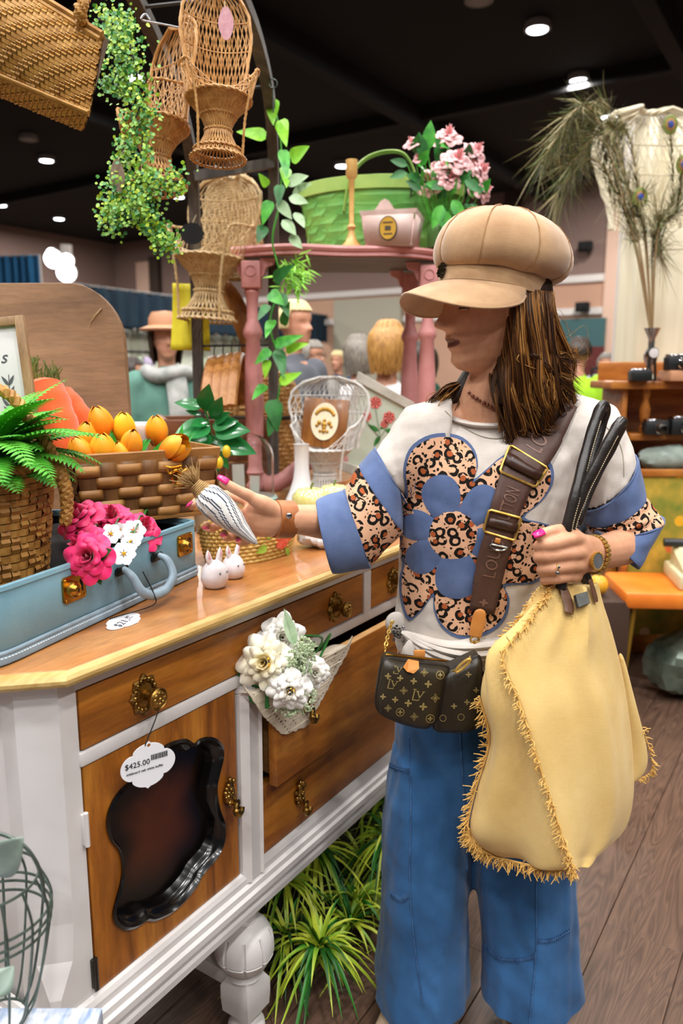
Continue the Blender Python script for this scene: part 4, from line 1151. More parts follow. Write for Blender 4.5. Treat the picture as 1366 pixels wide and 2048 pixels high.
M['nail'] = simple('pink nail polish', '#e8267c', rough=.12, coat=.6)
M['silver'] = simple('rhinestones', '#c9ccd0', '#80848a', 200, .15, 1.0)
M['eyewhite'] = simple('eye white', '#d8cfc8', rough=.2)
M['lid'] = simple('eyelid skin', '#bd8565', rough=.5)
M['beads'] = simple('dark beads', '#8a4c38', '#5a2a20', 120, .3)
M['tanleather'] = simple('tan leather', '#b06a34', '#96552a', 25, .45, bump=.1)
M['veg'] = simple('natural leather', '#cf8b46', '#bf7836', 25, .5)
M['watchgold'] = simple('watch gold', '#dcb865', '#b98f40', 60, .38, .75)
def skin_mat():
 m = Mat('skin'); a = m.new('Attribute', attribute_name='Col'); v = m.coord()
 n = m.noise(v, 55, 4); col = m.mix(.16, a.outputs['Color'], m.ramp(n, [(.3, lin('#9a5a3c')), (.7, lin('#f0c0a0'))]))
 m.set(Base_Color=col, Roughness=.46, Subsurface_Weight=.12, Specular_IOR_Level=.4); m.b.inputs['Subsurface Radius'].default_value = (.01, .004, .0025)
 m.bump(m.noise(v, 420, 3), .12, .0006); return m.m
M['skin'] = skin_mat()
def smooth01(t): t = max(0, min(1, t)); return t * t * (3 - 2 * t)
def interp(tab, z):
 if z <= tab[0][0]: return tab[0][1]
 for (a, x), (b, y) in zip(tab, tab[1:]):
  if z <= b: t = smooth01((z - a) / (b - a)) * .4 + .6 * (z - a) / (b - a); return x + (y - x) * t
 return tab[-1][1]
XF = [(-.122, .052), (-.112, .078), (-.098, .088), (-.082, .083), (-.072, .090), (-.064, .0885), (-.055, .0935), (-.046, .090), (-.036, .090), (-.01, .086), (.004, .085), (.02, .094), (.045, .093), (.075, .075), (.095, .045), (.108, .0)]
XB = [(-.122, .0), (-.11, -.02), (-.09, -.042), (-.06, -.068), (-.03, -.086), (.0, -.096), (.04, -.098), (.07, -.082), (.09, -.058), (.108, -.02)]
HW = [(-.122, .018), (-.11, .032), (-.095, .044), (-.075, .055), (-.05, .062), (-.02, .069), (.01, .073), (.04, .075), (.07, .066), (.09, .048), (.108, .012)]
def head_geo(g, M4, s=1.0, nz=60, na=64):
 rs = []
 for j in range(nz):
  z = -.122 + .23 * j / (nz - 1); xf, xb, w = interp(XF, z), interp(XB, z), interp(HW, z); cx_ = (xf + xb) / 2; rx = (xf - xb) / 2; ring = []
  for k in range(na):
   a = 2 * pi * k / na; c_, s_ = cos(a), sin(a); e = .88
   x = cx_ + rx * (abs(c_) ** e) * (1 if c_ > 0 else -1); y = w * (abs(s_) ** .95) * (1 if s_ > 0 else -1)
   if c_ > 0:
    nb = interp([(-.048, 0), (-.042, .009), (-.034, .032), (-.026, .033), (-.014, .024), (0, .012), (.014, .001), (.02, 0)], z)
    wn = .0085 + .006 * max(0, 1 - abs(z + .033) / .02)
    x += nb * exp(-(y / wn) ** 2)
    x += .006 * exp(-((abs(y) - .014) / .006) ** 2 - ((z + .034) / .008) ** 2)
    x -= .011 * exp(-((abs(y) - .031) / .013) ** 2 - ((z - .002) / .011) ** 2)
    x += .004 * exp(-((abs(y) - .045) / .016) ** 2 - ((z + .022) / .018) ** 2)
    lp = exp(-(y / .019) ** 2); x += .0045 * lp * (exp(-((z + .0575) / .0042) ** 2) + 1.1 * exp(-((z + .0705) / .0045) ** 2)) - .005 * exp(-(y / .02) ** 2) * exp(-((z + .0642) / .0022) ** 2)
   ring.append(M4 @ (Vector((x, y, z)) * s))
  rs.append(ring)
 g.rings(rs)
 for sg in (-1, 1):   # ears
  g.ball(M4 @ (Vector((-.008, sg * .072, -.012)) * s), (.017 * s, .008 * s, .030 * s), 14, 10, M4.to_3x3())
 return g
def limb(g, pts, rad, n=16, k=6, **kw):
 P_ = spline(pts, k); R_ = []
 a = [r if isinstance(r, tuple) else (r, r) for r in rad]
 rx = spl([r[0] for r in a], k); ry = spl([r[1] for r in a], k)
 g.tube(P_, [(max(.002, p), max(.002, q)) for p, q in zip(rx, ry)], n, **kw); g.ball(P_[-1], min(rx[-1], ry[-1]) * .98, n, 8); g.ball(P_[0], min(rx[0], ry[0]) * .98, n, 8)
 return g
NAILS = []
def finger(g, pts, r, nail_n=None, k=5):
 P_ = spline(pts, k); n = len(P_); R_ = []
 for i in range(n):
  t = i / (n - 1); R_.append(r * (1.06 - .26 * t + .07 * exp(-((t - .42) / .09) ** 2) + .05 * exp(-((t - .74) / .07) ** 2)))
 g.tube(P_, R_, 12); g.ball(P_[-1], R_[-1] * .99, 12, 8); g.ball(P_[0], R_[0], 12, 8)
 if nail_n is not None: NAILS.append((P_[-1], (P_[-1] - P_[-3]).normalized(), Vector(nail_n).normalized(), R_[-1]))
fw = Vector((-.94, -.34, 0)).normalized(); pt_ = radians(6)
hf = fw * cos(pt_) - Vector((0, 0, 1)) * sin(pt_); hu = fw * sin(pt_) + Vector((0, 0, 1)) * cos(pt_); hl = hu.cross(hf)
HS = .98
nose = at(869, 651, 1.395)
HC = nose - (hf * .120 + hu * -.03) * HS
HM = Matrix.Translation(HC) @ Matrix((hf, hl, hu)).transposed().to_4x4()
feet = onz(900, 2075, 0)
woman = thing('person', 'woman in tan newsboy cap and leopard flower top reaching over the sideboard', 'person', (feet.x, 1.42, 0))
g = G(); head_geo(g, HM, HS)
limb(g, [HM @ Vector((-.022, 0, -.075)), HM @ Vector((-.02, 0, -.115)), at(972, 805, 1.455), at(978, 850, 1.465)], [(.054, .056), (.05, .052), (.052, .055), (.07, .068)], 20)
limb(g, [at(978, 838, 1.468), at(980, 868, 1.468), at(975, 940, 1.465), at(958, 1100, 1.475), at(950, 1250, 1.48), at(953, 1390, 1.485), at(953, 1500, 1.48)],
     [(.075, .055), (.118, .060), (.140, .094), (.13, .092), (.132, .09), (.15, .102), (.145, .1)], 24, ref=(1, 0, 0))
# far arm (her right): reaches over the sideboard with the striped carrot
Rsh, Rel, Rwr = at(848, 868, 1.465), at(742, 1052, 1.43), at(566, 1039, 1.300)
limb(g, [at(900, 850, 1.47), Rsh, Rel * .45 + Rsh * .55, Rel], [.050, .045, .041, .037])
limb(g, [Rel, at(690, 1049, 1.39), at(640, 1043, 1.35), at(595, 1039, 1.315), Rwr], [.037, .037, .031, .0265, (.027, .0225)], ref=(0, 0, 1))
limb(g, [Rwr, at(540, 1037, 1.298), at(512, 1030, 1.305), at(498, 1024, 1.312)], [(.027, .021), (.034, .021), (.038, .018), (.034, .013)], ref=(.1, 0, 1))
limb(g, [at(556, 1028, 1.292), at(530, 1010, 1.282), at(508, 999, 1.276)], [.014, .0155, .012], 12)
finger(g, [at(530, 1012, 1.284), at(500, 993, 1.274), at(470, 978, 1.268), at(447, 964, 1.266)], .0105, (-.2, -.6, .8))
finger(g, [at(502, 1004, 1.322), at(452, 990, 1.338), at(404, 996, 1.328), at(383, 1013, 1.295)], .0090, (-.55, -1, .2))
finger(g, [at(500, 1022, 1.322), at(450, 1042, 1.330), at(424, 1056, 1.305), at(412, 1051, 1.275)], .0092, (-.1, -1, .1))
finger(g, [at(508, 1040, 1.32), at(474, 1068, 1.320), at(454, 1075, 1.295), at(448, 1066, 1.268)], .0088, (0, -1, .1))
finger(g, [at(522, 1054, 1.312), at(497, 1080, 1.308), at(481, 1084, 1.290), at(476, 1077, 1.268)], .0078, (.1, -1, .1))
# near arm (her left): bent, fist round the tote handles
Lsh, Lel, Lwr = at(1178, 868, 1.49), at(1268, 1070, 1.45), at(1190, 1107, 1.285)
limb(g, [at(1110, 850, 1.48), Lsh, Lel * .5 + Lsh * .5 + Vector((.01, 0, 0)), Lel], [.050, .047, .042, .037])
limb(g, [Lel, at(1252, 1090, 1.385), at(1222, 1100, 1.335), Lwr], [.036, .035, .032, (.0285, .023)], ref=(0, 0, 1))
limb(g, [Lwr, at(1172, 1108, 1.262), at(1152, 1112, 1.248)], [(.028, .022), (.034, .019), (.038, .015)], ref=(0, 0, 1))
FY = ((1150, 1079, 1091), (1158, 1106, 1114), (1155, 1131, 1139), (1146, 1153, 1159))
for k, (xr, ya, yb) in enumerate(FY):
 xl = (1082, 1081, 1087, 1093)[k]; y0 = 1.238 + (.004 if k == 3 else 0)
 finger(g, [at(xr + 8, ya, y0 + .012), at(xr - 12, ya + 1, y0 - .012), at(xl + 22, yb - 2, y0 - .022), at(xl + 3, yb, y0 - .014), at(xl - 3, yb + 2, y0 + .006), at(xl + 18, yb + 4, y0 + .026)], (.0113, .0113, .0106, .0096)[k])
limb(g, [at(1160, 1082, 1.262), at(1138, 1066, 1.25), at(1115, 1062, 1.238)], [.014, .014, .012], 12)
finger(g, [at(1135, 1066, 1.248), at(1110, 1063, 1.234), at(1092, 1066, 1.226), at(1079, 1071, 1.222)], .0110, (-.3, -.8, .8))
# legs
for pts in (([at(885, 1490, 1.475), at(865, 1650, 1.45), at(850, 1830, 1.43), Vector((.165, 1.42, .09))], 0), ([at(1020, 1490, 1.48), at(1040, 1650, 1.46), at(1050, 1830, 1.42), Vector((.37, 1.38, .09))], 1)):
 limb(g, pts[0], [.078, .062, .05, .038])
bodyme = remesh(g, .0029, 4, .5)
SK, SK2, LIP, DRK = lin('#cf9775'), lin('#b87a58'), lin('#5e1f24'), lin('#2a1216')
inv = HM.inverted(); buf = []
ca = bodyme.color_attributes.new('Col', 'FLOAT_COLOR', 'POINT')
for v in bodyme.vertices:
 p = inv @ v.co / HS; c_ = SK
 if p.x > .03 and -.13 < p.z < .12 and abs(p.y) < .08:
  lz = p.z; ly = abs(p.y)
  ht = .0085 * max(0, 1 - (ly / .026) ** 2) ** .6
  cen = -.0640 + .0015 * (ly / .025)
  t = 0
  if ly < .026 and p.x > .06 and -1.15 * ht < lz - cen < ht: t = min(1, .35 + (1 - abs(lz - cen) / (ht * 1.2)) * 2)
  ck = exp(-((lz + .03) / .025) ** 2 - ((ly - .045) / .02) ** 2) * .25
  c_ = tuple(SK[i] * (1 - ck) + SK2[i] * ck for i in range(4)); c_ = tuple(c_[i] * (1 - t) + LIP[i] * t for i in range(4))
  if ly < .02 and p.x > .06 and abs(lz - cen) < .0012: c_ = DRK
  if abs(lz - .022) < .004 and .012 < ly < .05 and p.x > .05: c_ = tuple(c_[i] * .45 + lin('#3a2416')[i] * .55 for i in range(4))
 buf += list(c_)
ca.data.foreach_set('color', buf)
WI = mw(woman).inverted(); bodyme.transform(WI)
bodyme.materials.append(M['skin']); body = obj('body', bodyme, None, woman)
for sg in (-1, 1):
 g = G(); g.ball(HM @ (Vector((.0705, sg * .031, .0)) * HS), (.012, .015, .0105), 14, 10, HM.to_3x3()); obj('eyelid', g, M['lid'], woman, world=True)
 g = G(); g.tube([HM @ (Vector((.0835 - .012 * abs(t) ** 2, sg * .031 + .014 * t, -.0045 - .002 * abs(t))) * HS) for t in [k / 5 - 1 for k in range(11)]], .0011, 5); obj('eyelashes', g, M['black'], woman, world=True)
for c, d, nn, r in NAILS:
 sd = d.cross(nn).normalized(); nn = sd.cross(d).normalized()
 g = G(); g.grid(lambda u, v: c + d * ((v - .55) * r * 2.3 + r * .5) + sd * ((u - .5) * r * 1.55 * (1 - .35 * max(0, v - .55) / .45)) + nn * (r * (1.06 - .30 * (2 * u - 1) ** 2 - .35 * max(0, v - .55))), 6, 6)
 obj('fingernail', g, M['nail'], woman, world=True, solid=.0012)
# ---------------------------------------------------------------- cloth surfaces that others lie on
class Surf:
 def __init__(s, meshes):
  vs = []; fs = []
  for me, mt in meshes:
   b = len(vs); vs += [mt @ v.co for v in me.vertices]; fs += [tuple(i + b for i in p.vertices) for p in me.polygons]
  s.t = BVHTree.FromPolygons(vs, fs) if vs else None
 def hit(s, px, py, off=0.0):
  o = Vector((0, 0, CAMH)); d = ray(px, py).normalized(); h = s.t.ray_cast(o, d)
  if h[0] is None:
   q = s.t.find_nearest(o + d * (1.36 / d.y)); return q[0] + q[1] * off
  n = h[1] if h[1].dot(d) < 0 else -h[1]
  return h[0] + n * off
def ringv(c, rx, ry, tilt=0, yaw=0, n=40, e=1.0, mod=None):
 out = []
 for k in range(n):
  a = 2 * pi * k / n; m_ = mod(a) if mod else 1
  p = Vector((rx * m_ * (abs(cos(a)) ** e) * (1 if cos(a) >= 0 else -1), ry * m_ * (abs(sin(a)) ** e) * (1 if sin(a) >= 0 else -1), 0))
  p = Matrix.Rotation(yaw, 3, 'Z') @ (Matrix.Rotation(tilt, 3, 'X') @ p); out.append(Vector(c) + p)
 return out
def loft(g, keys, k=5, **kw):
 """keys: (px,py,Y,rx,ry,tilt)"""
 C_ = spline([at(*q[:3]) for q in keys], k); RX = spl([q[3] for q in keys], k); RY = spl([q[4] for q in keys], k); TL = spl([q[5] for q in keys], k)
 m_ = len(C_); mod = kw.get('mod')
 return g.rings([ringv(C_[i], RX[i], RY[i], TL[i], 0, kw.get('n', 48), kw.get('e', .95), (lambda a, i=i: mod(a, i / (m_ - 1))) if mod else None) for i in range(m_)])
# sections of the sleeves: each from a pair of picture points (two ends of the section)
def sec(p, q, Y, depth, n=28, squeeze=1, dY=0):
 a, b = at(p[0], p[1], Y + dY), at(q[0], q[1], Y); c = (a + b) / 2; x = (b - a) / 2
 yv = Vector((0, 1, 0)); yv = (yv - x.normalized() * yv.dot(x.normalized())).normalized() * depth
 return [c + x * (abs(cos(t)) ** .9 * (1 if cos(t) >= 0 else -1)) + yv * sin(t) for t in [2 * pi * k / n for k in range(n)]]
def lsec(a, b, m, wob=0, seed=0):
 out = []
 for i in range(m + 1):
  t = i / m; out.append([p * (1 - t) + q * t for p, q in zip(a, b)])
 if wob:
  for i, r in enumerate(out):
   c = sum(r, Vector()) / len(r)
   for k, p in enumerate(r):
    w = noise.noise(Vector((k * .35 if k < len(r) / 2 else (len(r) - k) * .35, i * .8, seed))) * wob * (1 if 0 < i < m else .5); r[k] = p + (p - c).normalized() * w
 return out
RS_ = [sec((905, 790), (860, 1010), 1.465, .08), sec((812, 812), (806, 1000), 1.458, .084), sec((747, 903), (803, 988), 1.44, .072), sec((717, 937), (802, 1060), 1.425, .078), sec((690, 985), (738, 1128), 1.405, .07), sec((632, 1006), (664, 1140), 1.355, .062)]
LS_ = [sec((1075, 800), (1120, 1010), 1.48, .085), sec((1145, 785), (1150, 1010), 1.48, .09), sec((1226, 808), (1160, 1012), 1.48, .095), sec((1264, 918), (1166, 1018), 1.46, .09), sec((1278, 985), (1178, 1050), 1.45, .088), sec((1316, 1034), (1190, 1066), 1.435, .080), sec((1266, 1134), (1200, 1066), 1.385, .062)]
def shirt_mod(a, t):
 return 1 + .012 * sin(9 * a + 6 * t) * t + .008 * sin(15 * a - 9 * t) * t
g = G()
loft(g, [(970, 826, 1.452, .070, .060, radians(20)), (978, 836, 1.460, .092, .066, radians(18)), (985, 850, 1.466, .132, .075, radians(10)), (986, 885, 1.468, .168, .095, 0), (979, 950, 1.46, .174, .118, 0), (968, 1040, 1.458, .164, .122, 0), (955, 1140, 1.463, .154, .118, 0), (946, 1230, 1.468, .154, .118, 0), (942, 1290, 1.472, .152, .116, 0), (944, 1316, 1.474, .142, .105, 0)], mod=shirt_mod)
g.rings(lsec(RS_[0], RS_[1], 4) + lsec(RS_[1], RS_[2], 5, .006, 1)[1:]); g.rings(lsec(LS_[0], LS_[1], 3) + lsec(LS_[1], LS_[2], 3)[1:] + lsec(LS_[2], LS_[3], 5, .006, 2)[1:])
shme = remesh(g, .0045, 10, .5)
for v, nr_ in zip(shme.vertices, [n_.vector.copy() for n_ in shme.vertex_normals]):      # soft wrinkles in the jersey
 p = v.co.copy(); v.co = p + nr_ * (.0035 * noise.noise(Vector((p.x * 9 + p.z * 14, p.y * 10, p.z * 9 - p.x * 8))) + .0016 * noise.noise(p * 45))
S1 = Surf([(shme, Matrix())])
shme.transform(WI); shme.materials.append(M['cream']); shirt = obj('shirt', shme, None, woman)
# collar rib and neckline seam
g = G(); cr = ringv(at(970, 826, 1.452), .068, .058, radians(20), 0, 60, .95); g.tube(cr, [(.0045, .009)] * 60, 8, closed=True, ref=(0, 0, 1)); obj('collar', g, M['cream'], shirt, world=True)
g = G()
sm = [S1.hit(890 + 160 * t, 808 + 58 * sin(pi * (.08 + .74 * t)) + 20 * t, .0012) for t in [k / 30 for k in range(31)]]
g.tube(sm, .0009, 5); sm = [S1.hit(1196 + 52 * t + 16 * sin(pi * t), 842 + 112 * t - 12 * sin(pi * t), .0008) for t in [k / 16 for k in range(17)]]; g.tube(sm, .0008, 5); obj('seam', g, M['greyw'], shirt, world=True, kind='stuff')
# sleeve bands
def band(nm, secs, mat, m, wob, seed, grow=1.03, cuffs=False):
 g = G(); rs = []
 for a, b in zip(secs, secs[1:]): rs += lsec(a, b, m, wob, seed)[(1 if rs else 0):]
 out = []
 for r in rs:
  c = sum(r, Vector()) / len(r); out.append([c + (p - c) * grow for p in r])
 g.rings(out, cap=False); return obj(nm, g, mat, woman, world=True, solid=.004, sub=1, angle=80)
def mixs(a, b, t): return [p * (1 - t) + q * t for p, q in zip(a, b)]
band('sleeve_band', [mixs(RS_[1], RS_[2], .93), RS_[2], RS_[3]], M['bluecloth'], 4, .004, 3, 1.035)
band('leopard_sleeve', [mixs(RS_[2], RS_[3], .95), RS_[3], RS_[4]], M['leo2'], 5, .006, 4, 1.02)
band('cuff', [mixs(RS_[3], RS_[4], .96), RS_[4], RS_[5]], M['bluecloth'], 4, .004, 5, 1.06)
band('sleeve_band', [mixs(LS_[2], LS_[3], .9), LS_[3], LS_[4]], M['bluecloth'], 4, .006, 6, 1.04)
band('leopard_sleeve', [mixs(LS_[3], LS_[4], .93), LS_[4], LS_[5]], M['leo2'], 6, .012, 7, 1.03)
band('cuff', [mixs(LS_[4], LS_[5], .95), LS_[5], LS_[6]], M['bluecloth'], 5, .008, 8, 1.05)
# ---------------------------------------------------------------- flower appliqué
def applique(nm, outline, c, off, mat, par, rings_=7, thick=.0016):
 g = G(); o = smooth_closed(outline, 3); n = len(o); b = 0
 g.v.append(S1.hit(c[0], c[1], off))
 for r in range(1, rings_ + 1):
  k = r / rings_
  for x, y in o: g.v.append(S1.hit(c[0] + (x - c[0]) * k, c[1] + (y - c[1]) * k, off if r < rings_ else off * .75))
 for i in range(n): g.addf((0, 1 + i, 1 + (i + 1) % n))
 for r in range(rings_ - 1):
  for i in range(n):
   a = 1 + r * n + i; d = 1 + r * n + (i + 1) % n; g.addf((a, a + n, d + n, d))
 e = [S1.hit(x, y, 0) for x, y in o]; s0 = len(g.v); g.v += e
 for i in range(n): g.addf((1 + (rings_ - 1) * n + i, s0 + i, s0 + (i + 1) % n, 1 + (rings_ - 1) * n + (i + 1) % n))
 return obj(nm, g, mat, par, world=True, angle=60)
FC = (905, 1070)
big = [(816, 990), (811, 945), (822, 905), (850, 882), (888, 874), (925, 884), (947, 908), (953, 940), (945, 966), (970, 945), (1003, 917), (1040, 907), (1076, 914), (1098, 938), (1097, 972), (1075, 1006), (1040, 1036), (1078, 1047), (1105, 1060), (1100, 1100), (1088, 1140), (1058, 1163), (1006, 1166), (1013, 1190), (1010, 1220), (992, 1248), (958, 1266), (915, 1268), (884, 1246), (870, 1212), (868, 1184), (848, 1212), (822, 1234), (808, 1200), (806, 1155), (813, 1122), (801, 1092), (795, 1050), (797, 1012), (806, 996)]
bigb = []
for x, y in big:
 d = Vector((x - FC[0], y - FC[1])); d.normalize(); bigb.append((x + d.x * 8, y + d.y * 8))
applique('flower_border', bigb, FC, .0022, M['bluecloth'], shirt, 10); applique('leopard_flower', big, FC, .0036, M['leo'], shirt, 10)
for ang, L, w in ((-105, 120, 70), (-48, 122, 62), (14, 116, 64), (83, 124, 82), (143, 104, 60), (196, 104, 56)):
 a = radians(ang); ux, uy = cos(a), sin(a); o = []
 for k in range(18):
  t = 2 * pi * k / 18; l = L * (.56 + .46 * cos(t)); ww = w * .5 * sin(t) * (1.0 + .42 * cos(t)); o.append((FC[0] + ux * l - uy * ww, FC[1] + uy * l + ux * ww))
 applique('blue_petal', o, (FC[0] + ux * L * .55, FC[1] + uy * L * .55), .0052, M['bluecloth'], shirt, 4)
applique('flower_centre', [(907 + 49 * cos(t), 1070 + 49 * sin(t)) for t in [2 * pi * k / 16 for k in range(16)]], (907, 1070), .0066, M['leo'], shirt, 4)
# tied hem: knot, brooch, folds, leopard hem band
g = G(); loft(g, [(944, 1268, 1.474, .140, .110, 0), (942, 1300, 1.476, .148, .114, 0), (942, 1338, 1.478, .152, .116, 0)], mod=lambda a, t: 1 + .02 * sin(11 * a + 3 * t)); obj('leopard_hem', g, M['leo2'], shirt, world=True)
g = G()
kn = S1.hit(815, 1262, .012)
for px, py, r_ in ((905, 1322, .013), (940, 1312, .016), (965, 1300, .017), (900, 1290, .012), (985, 1285, .014)):
 e = S1.hit(px, py, .006); e2 = S1.hit(min(1060, px + 60), py - 12, .0)
 md_ = S1.hit((815 + px) / 2, (1262 + py) / 2 + 12, .012); g.tube(spline([kn, md_, e, e2], 6), [.006 + (r_ - .006) * min(1, i / 8) for i in range(19)], 10, flat=.7)
obj('hem_folds', g, M['cream'], shirt, world=True, kind='stuff')
g = G(); g.ball(S1.hit(832, 1300, .014), (.017, .012, .026), 16, 12, fn=lambda p: p * (1 + .12 * noise.noise(p * 90))); g.ball(S1.hit(800, 1245, .008), (.022, .014, .022), 14, 10); obj('knot_tail', g, M['cream'], shirt, world=True, kind='stuff')
g = G(); bc_ = S1.hit(808, 1262, .024); q = random.Random(5)
for k in range(40):
 r_ = sqrt(q.random()) * .015; a = q.uniform(0, 6.3); g.ball(bc_ + Vector((r_ * cos(a), -.004 * (1 - r_ / .016), r_ * sin(a))), q.uniform(.0018, .003), 6, 4)
for k in range(5): g.ball(bc_ + Vector((.017 + .002 * (k % 2), -.003, .012 - .007 * k)), .0032, 8, 5)
obj('brooch', g, M['silver'], shirt, world=True, kind='stuff')
# ---------------------------------------------------------------- wide denim trousers
g = G()
loft(g, [(945, 1312, 1.478, .140, .104, 0), (948, 1370, 1.48, .158, .116, 0), (953, 1450, 1.482, .170, .124, 0), (955, 1540, 1.478, .172, .122, 0), (955, 1590, 1.47, .162, .11, 0)], mod=lambda a, t: 1 + .012 * sin(13 * a))
def legmod(ph): return lambda a, t: 1 + (.035 + .045 * t) * sin(5 * a + ph + 1.2 * t) * .8 + .03 * t * sin(9 * a - 2 * ph + 4 * t) + .012 * sin(17 * a + 9 * t)
loft(g, [(868, 1500, 1.475, .088, .105, 0), (858, 1600, 1.462, .094, .112, 0), (852, 1720, 1.445, .094, .112, 0), (846, 1830, 1.43, .092, .112, 0), (842, 1920, 1.42, .098, .116, 0), (842, 1985, 1.415, .103, .122, 0), (842, 2040, 1.41, .107, .126, 0)], mod=legmod(.4), n=72, k=8)
loft(g, [(1035, 1500, 1.478, .090, .105, 0), (1040, 1600, 1.465, .100, .112, 0), (1046, 1720, 1.445, .104, .114, 0), (1054, 1850, 1.42, .098, .114, 0), (1058, 1950, 1.40, .099, .116, 0), (1060, 2020, 1.39, .103, .122, 0), (1062, 2080, 1.385, .105, .124, 0)], mod=legmod(2.1), n=72, k=8)
pme_ = remesh(g, .006, 4, .5)
bm_ = bmesh.new(); bm_.from_mesh(pme_); bmesh.ops.bisect_plane(bm_, geom=bm_.verts[:] + bm_.edges[:] + bm_.faces[:], plane_co=(.25, 1.4, .100), plane_no=(.06, .0, -1), clear_outer=True); bm_.to_mesh(pme_); bm_.free()
for v, nr_ in zip(pme_.vertices, [n_.vector.copy() for n_ in pme_.vertex_normals]):
 p = v.co.copy(); v.co = p + nr_ * (.010 * noise.noise(Vector((p.x * 13, p.y * 13, p.z * 2.6))) + .003 * noise.noise(Vector((p.x * 30 + p.z * 22, p.y * 30, p.z * 16))))
S2 = Surf([(pme_, Matrix())])
pme_.transform(WI); pme_.materials.append(M['denim']); pants = obj('trousers', pme_, None, woman)
def seamline(px, off=.001, r=.0016, n=40):
 P_ = spline([Vector((a, b, 0)) for a, b in px], 8); return [S2.hit(p.x, p.y, off) for p in P_]
M['denim_dk'] = simple('denim seam', '#2c4f79', '#3d6797', 60, .9)
for l in ([(818, 1475), (822, 1600), (820, 1760), (828, 1880), (846, 2010)], [(775, 1528), (795, 1538), (818, 1542)], [(782, 1785), (800, 1797), (818, 1790)], [(970, 1893), (1000, 1916), (1040, 1920), (1070, 1912)], [(1075, 1882), (1105, 1880), (1138, 1862)], [(1072, 1740), (1072, 1900), (1060, 2040)], [(920, 1460), (928, 1600), (934, 1740)]):
 g = G(); g.tube(seamline(l), .0017, 5); P_ = seamline(l, .0005)
 if len(l) < 5 and l[0][1] != 1460:
  for k in range(0, len(P_), 1):
   g.tube([P_[k] + Vector((0, 0, .006)), P_[k] + Vector((0, -.001, 0)), P_[k] - Vector((0, 0, .012))], [.0008, .0018, .0006], 5)
 obj('trouser_seam', g, M['denim_dk'], pants, world=True)
M['shoe'] = simple('beige shoe', '#d8bfa2', '#cdb292', 20, .6)
for c, yaw in ((Vector((.112, 1.375, 0)), radians(-112)), (Vector((.36, 1.30, 0)), radians(-95))):
 g = G(); rs = []
 for t, w, h in ((-.11, .02, .05), (-.09, .033, .085), (-.03, .034, .08), (.03, .04, .06), (.08, .042, .045), (.115, .034, .036), (.135, .016, .026)):
  rs.append([Vector((t, w * cos(a), max(0, h * .5 + h * .5 * sin(a)))) for a in [2 * pi * k / 20 for k in range(20)]])
 Mz = Matrix.Rotation(yaw, 3, 'Z'); g.rings([[Mz @ p + c for p in r] for r in rs]); obj('shoe', g, M['shoe'], woman, world=True)
# ---------------------------------------------------------------- necklace, bracelet, watch, ring
g = G()
class _M: pass
nb = _M(); wl = WI @ at(960, 810, 1.42); ids = [p for p in bodyme.polygons if (bodyme.vertices[p.vertices[0]].co - wl).length < .12]
mp_ = {}; nv = []
for p in ids:
 for i in p.vertices:
  if i not in mp_: mp_[i] = len(nv); nv.append(mw(woman) @ bodyme.vertices[i].co)
S0 = Surf([]); S0.t = BVHTree.FromPolygons(nv, [tuple(mp_[i] for i in p.vertices) for p in ids])
for k in range(9):
 t = k / 8; p = S0.hit(940 + 56 * t, 786 + 34 * t ** .8 + 0 * t, .003); g.ball(p, (.0042, .0042, .0036) if k % 3 else (.003, .003, .003), 8, 6)
obj('bead_necklace', g, M['beads'], woman, world=True, kind='stuff')
g = G(); a, b = at(575, 1040, 1.303), at(553, 1040, 1.296); c = (a + b) / 2 + Vector((.002, .006, 0)); ax = (at(600, 1040, 1.318) - at(550, 1039, 1.293)).normalized()
xx = Vector((0, 0, 1)); xx = (xx - ax * xx.dot(ax)).normalized(); yy = ax.cross(xx)
rs = [[c + ax * o + xx * (.0315 * k * cos(t)) + yy * (.027 * k * sin(t)) for t in [2 * pi * i / 36 for i in range(36)]] for o, k in ((-.0165, .97), (-.0165, 1.04), (-.006, 1.06), (.006, 1.06), (.0165, 1.05), (.0165, .97))]
g.rings(rs, cap=False); br = obj('leather_cuff', g, M['tanleather'], woman, world=True)
g = G(); p = at(578, 1032, 1.27); g.ball(p, (.0055, .003, .0055), 12, 8); obj('press_stud', g, M['silver'], br, world=True)
c = at(1187, 1109, 1.285); ax = (at(1215, 1103, 1.32) - at(1172, 1108, 1.262)).normalized(); xx = Vector((0, 0, 1)); xx = (xx - ax * xx.dot(ax)).normalized(); yy = ax.cross(xx)
g = G(); n = 26
for i in range(n):
 t = 2 * pi * i / n; q = c + xx * (.0325 * cos(t)) + yy * (.0275 * sin(t)); tn = (-xx * sin(t) + yy * cos(t)).normalized(); nr = (q - c).normalized()
 g.box(q, (.0135, .0062, .004), M=Matrix((ax, tn, nr)).transposed(), bev=.0012)
wa = obj('watch_band', g, M['watchgold'], woman, world=True, kind='stuff')
fc = at(1193, 1122, 1.246); nrm = (Vector((.75, -1, .15))).normalized(); Mw = rot_to(nrm, (0, 0, 1))
g = G(); g.lathe([(.0, -.004), (.0145, -.004), (.016, 0), (.016, .003), (.0135, .004), (.0135, .0032)], fc, 28, Mw)
for k in range(24): g.ball(fc + Mw @ Vector((.0148 * cos(k * pi / 12), .0148 * sin(k * pi / 12), .0036)), .0014, 6, 4)
wc = obj('watch_case', g, M['watchgold'], wa, world=True)
M['dial'] = simple('watch dial', '#b9bcc0', rough=.2, metal=.6)
g = G(); g.lathe([(0, .0034), (.0132, .0034)], fc, 24, Mw); wd = obj('watch_dial', g, M['dial'], wa, world=True)
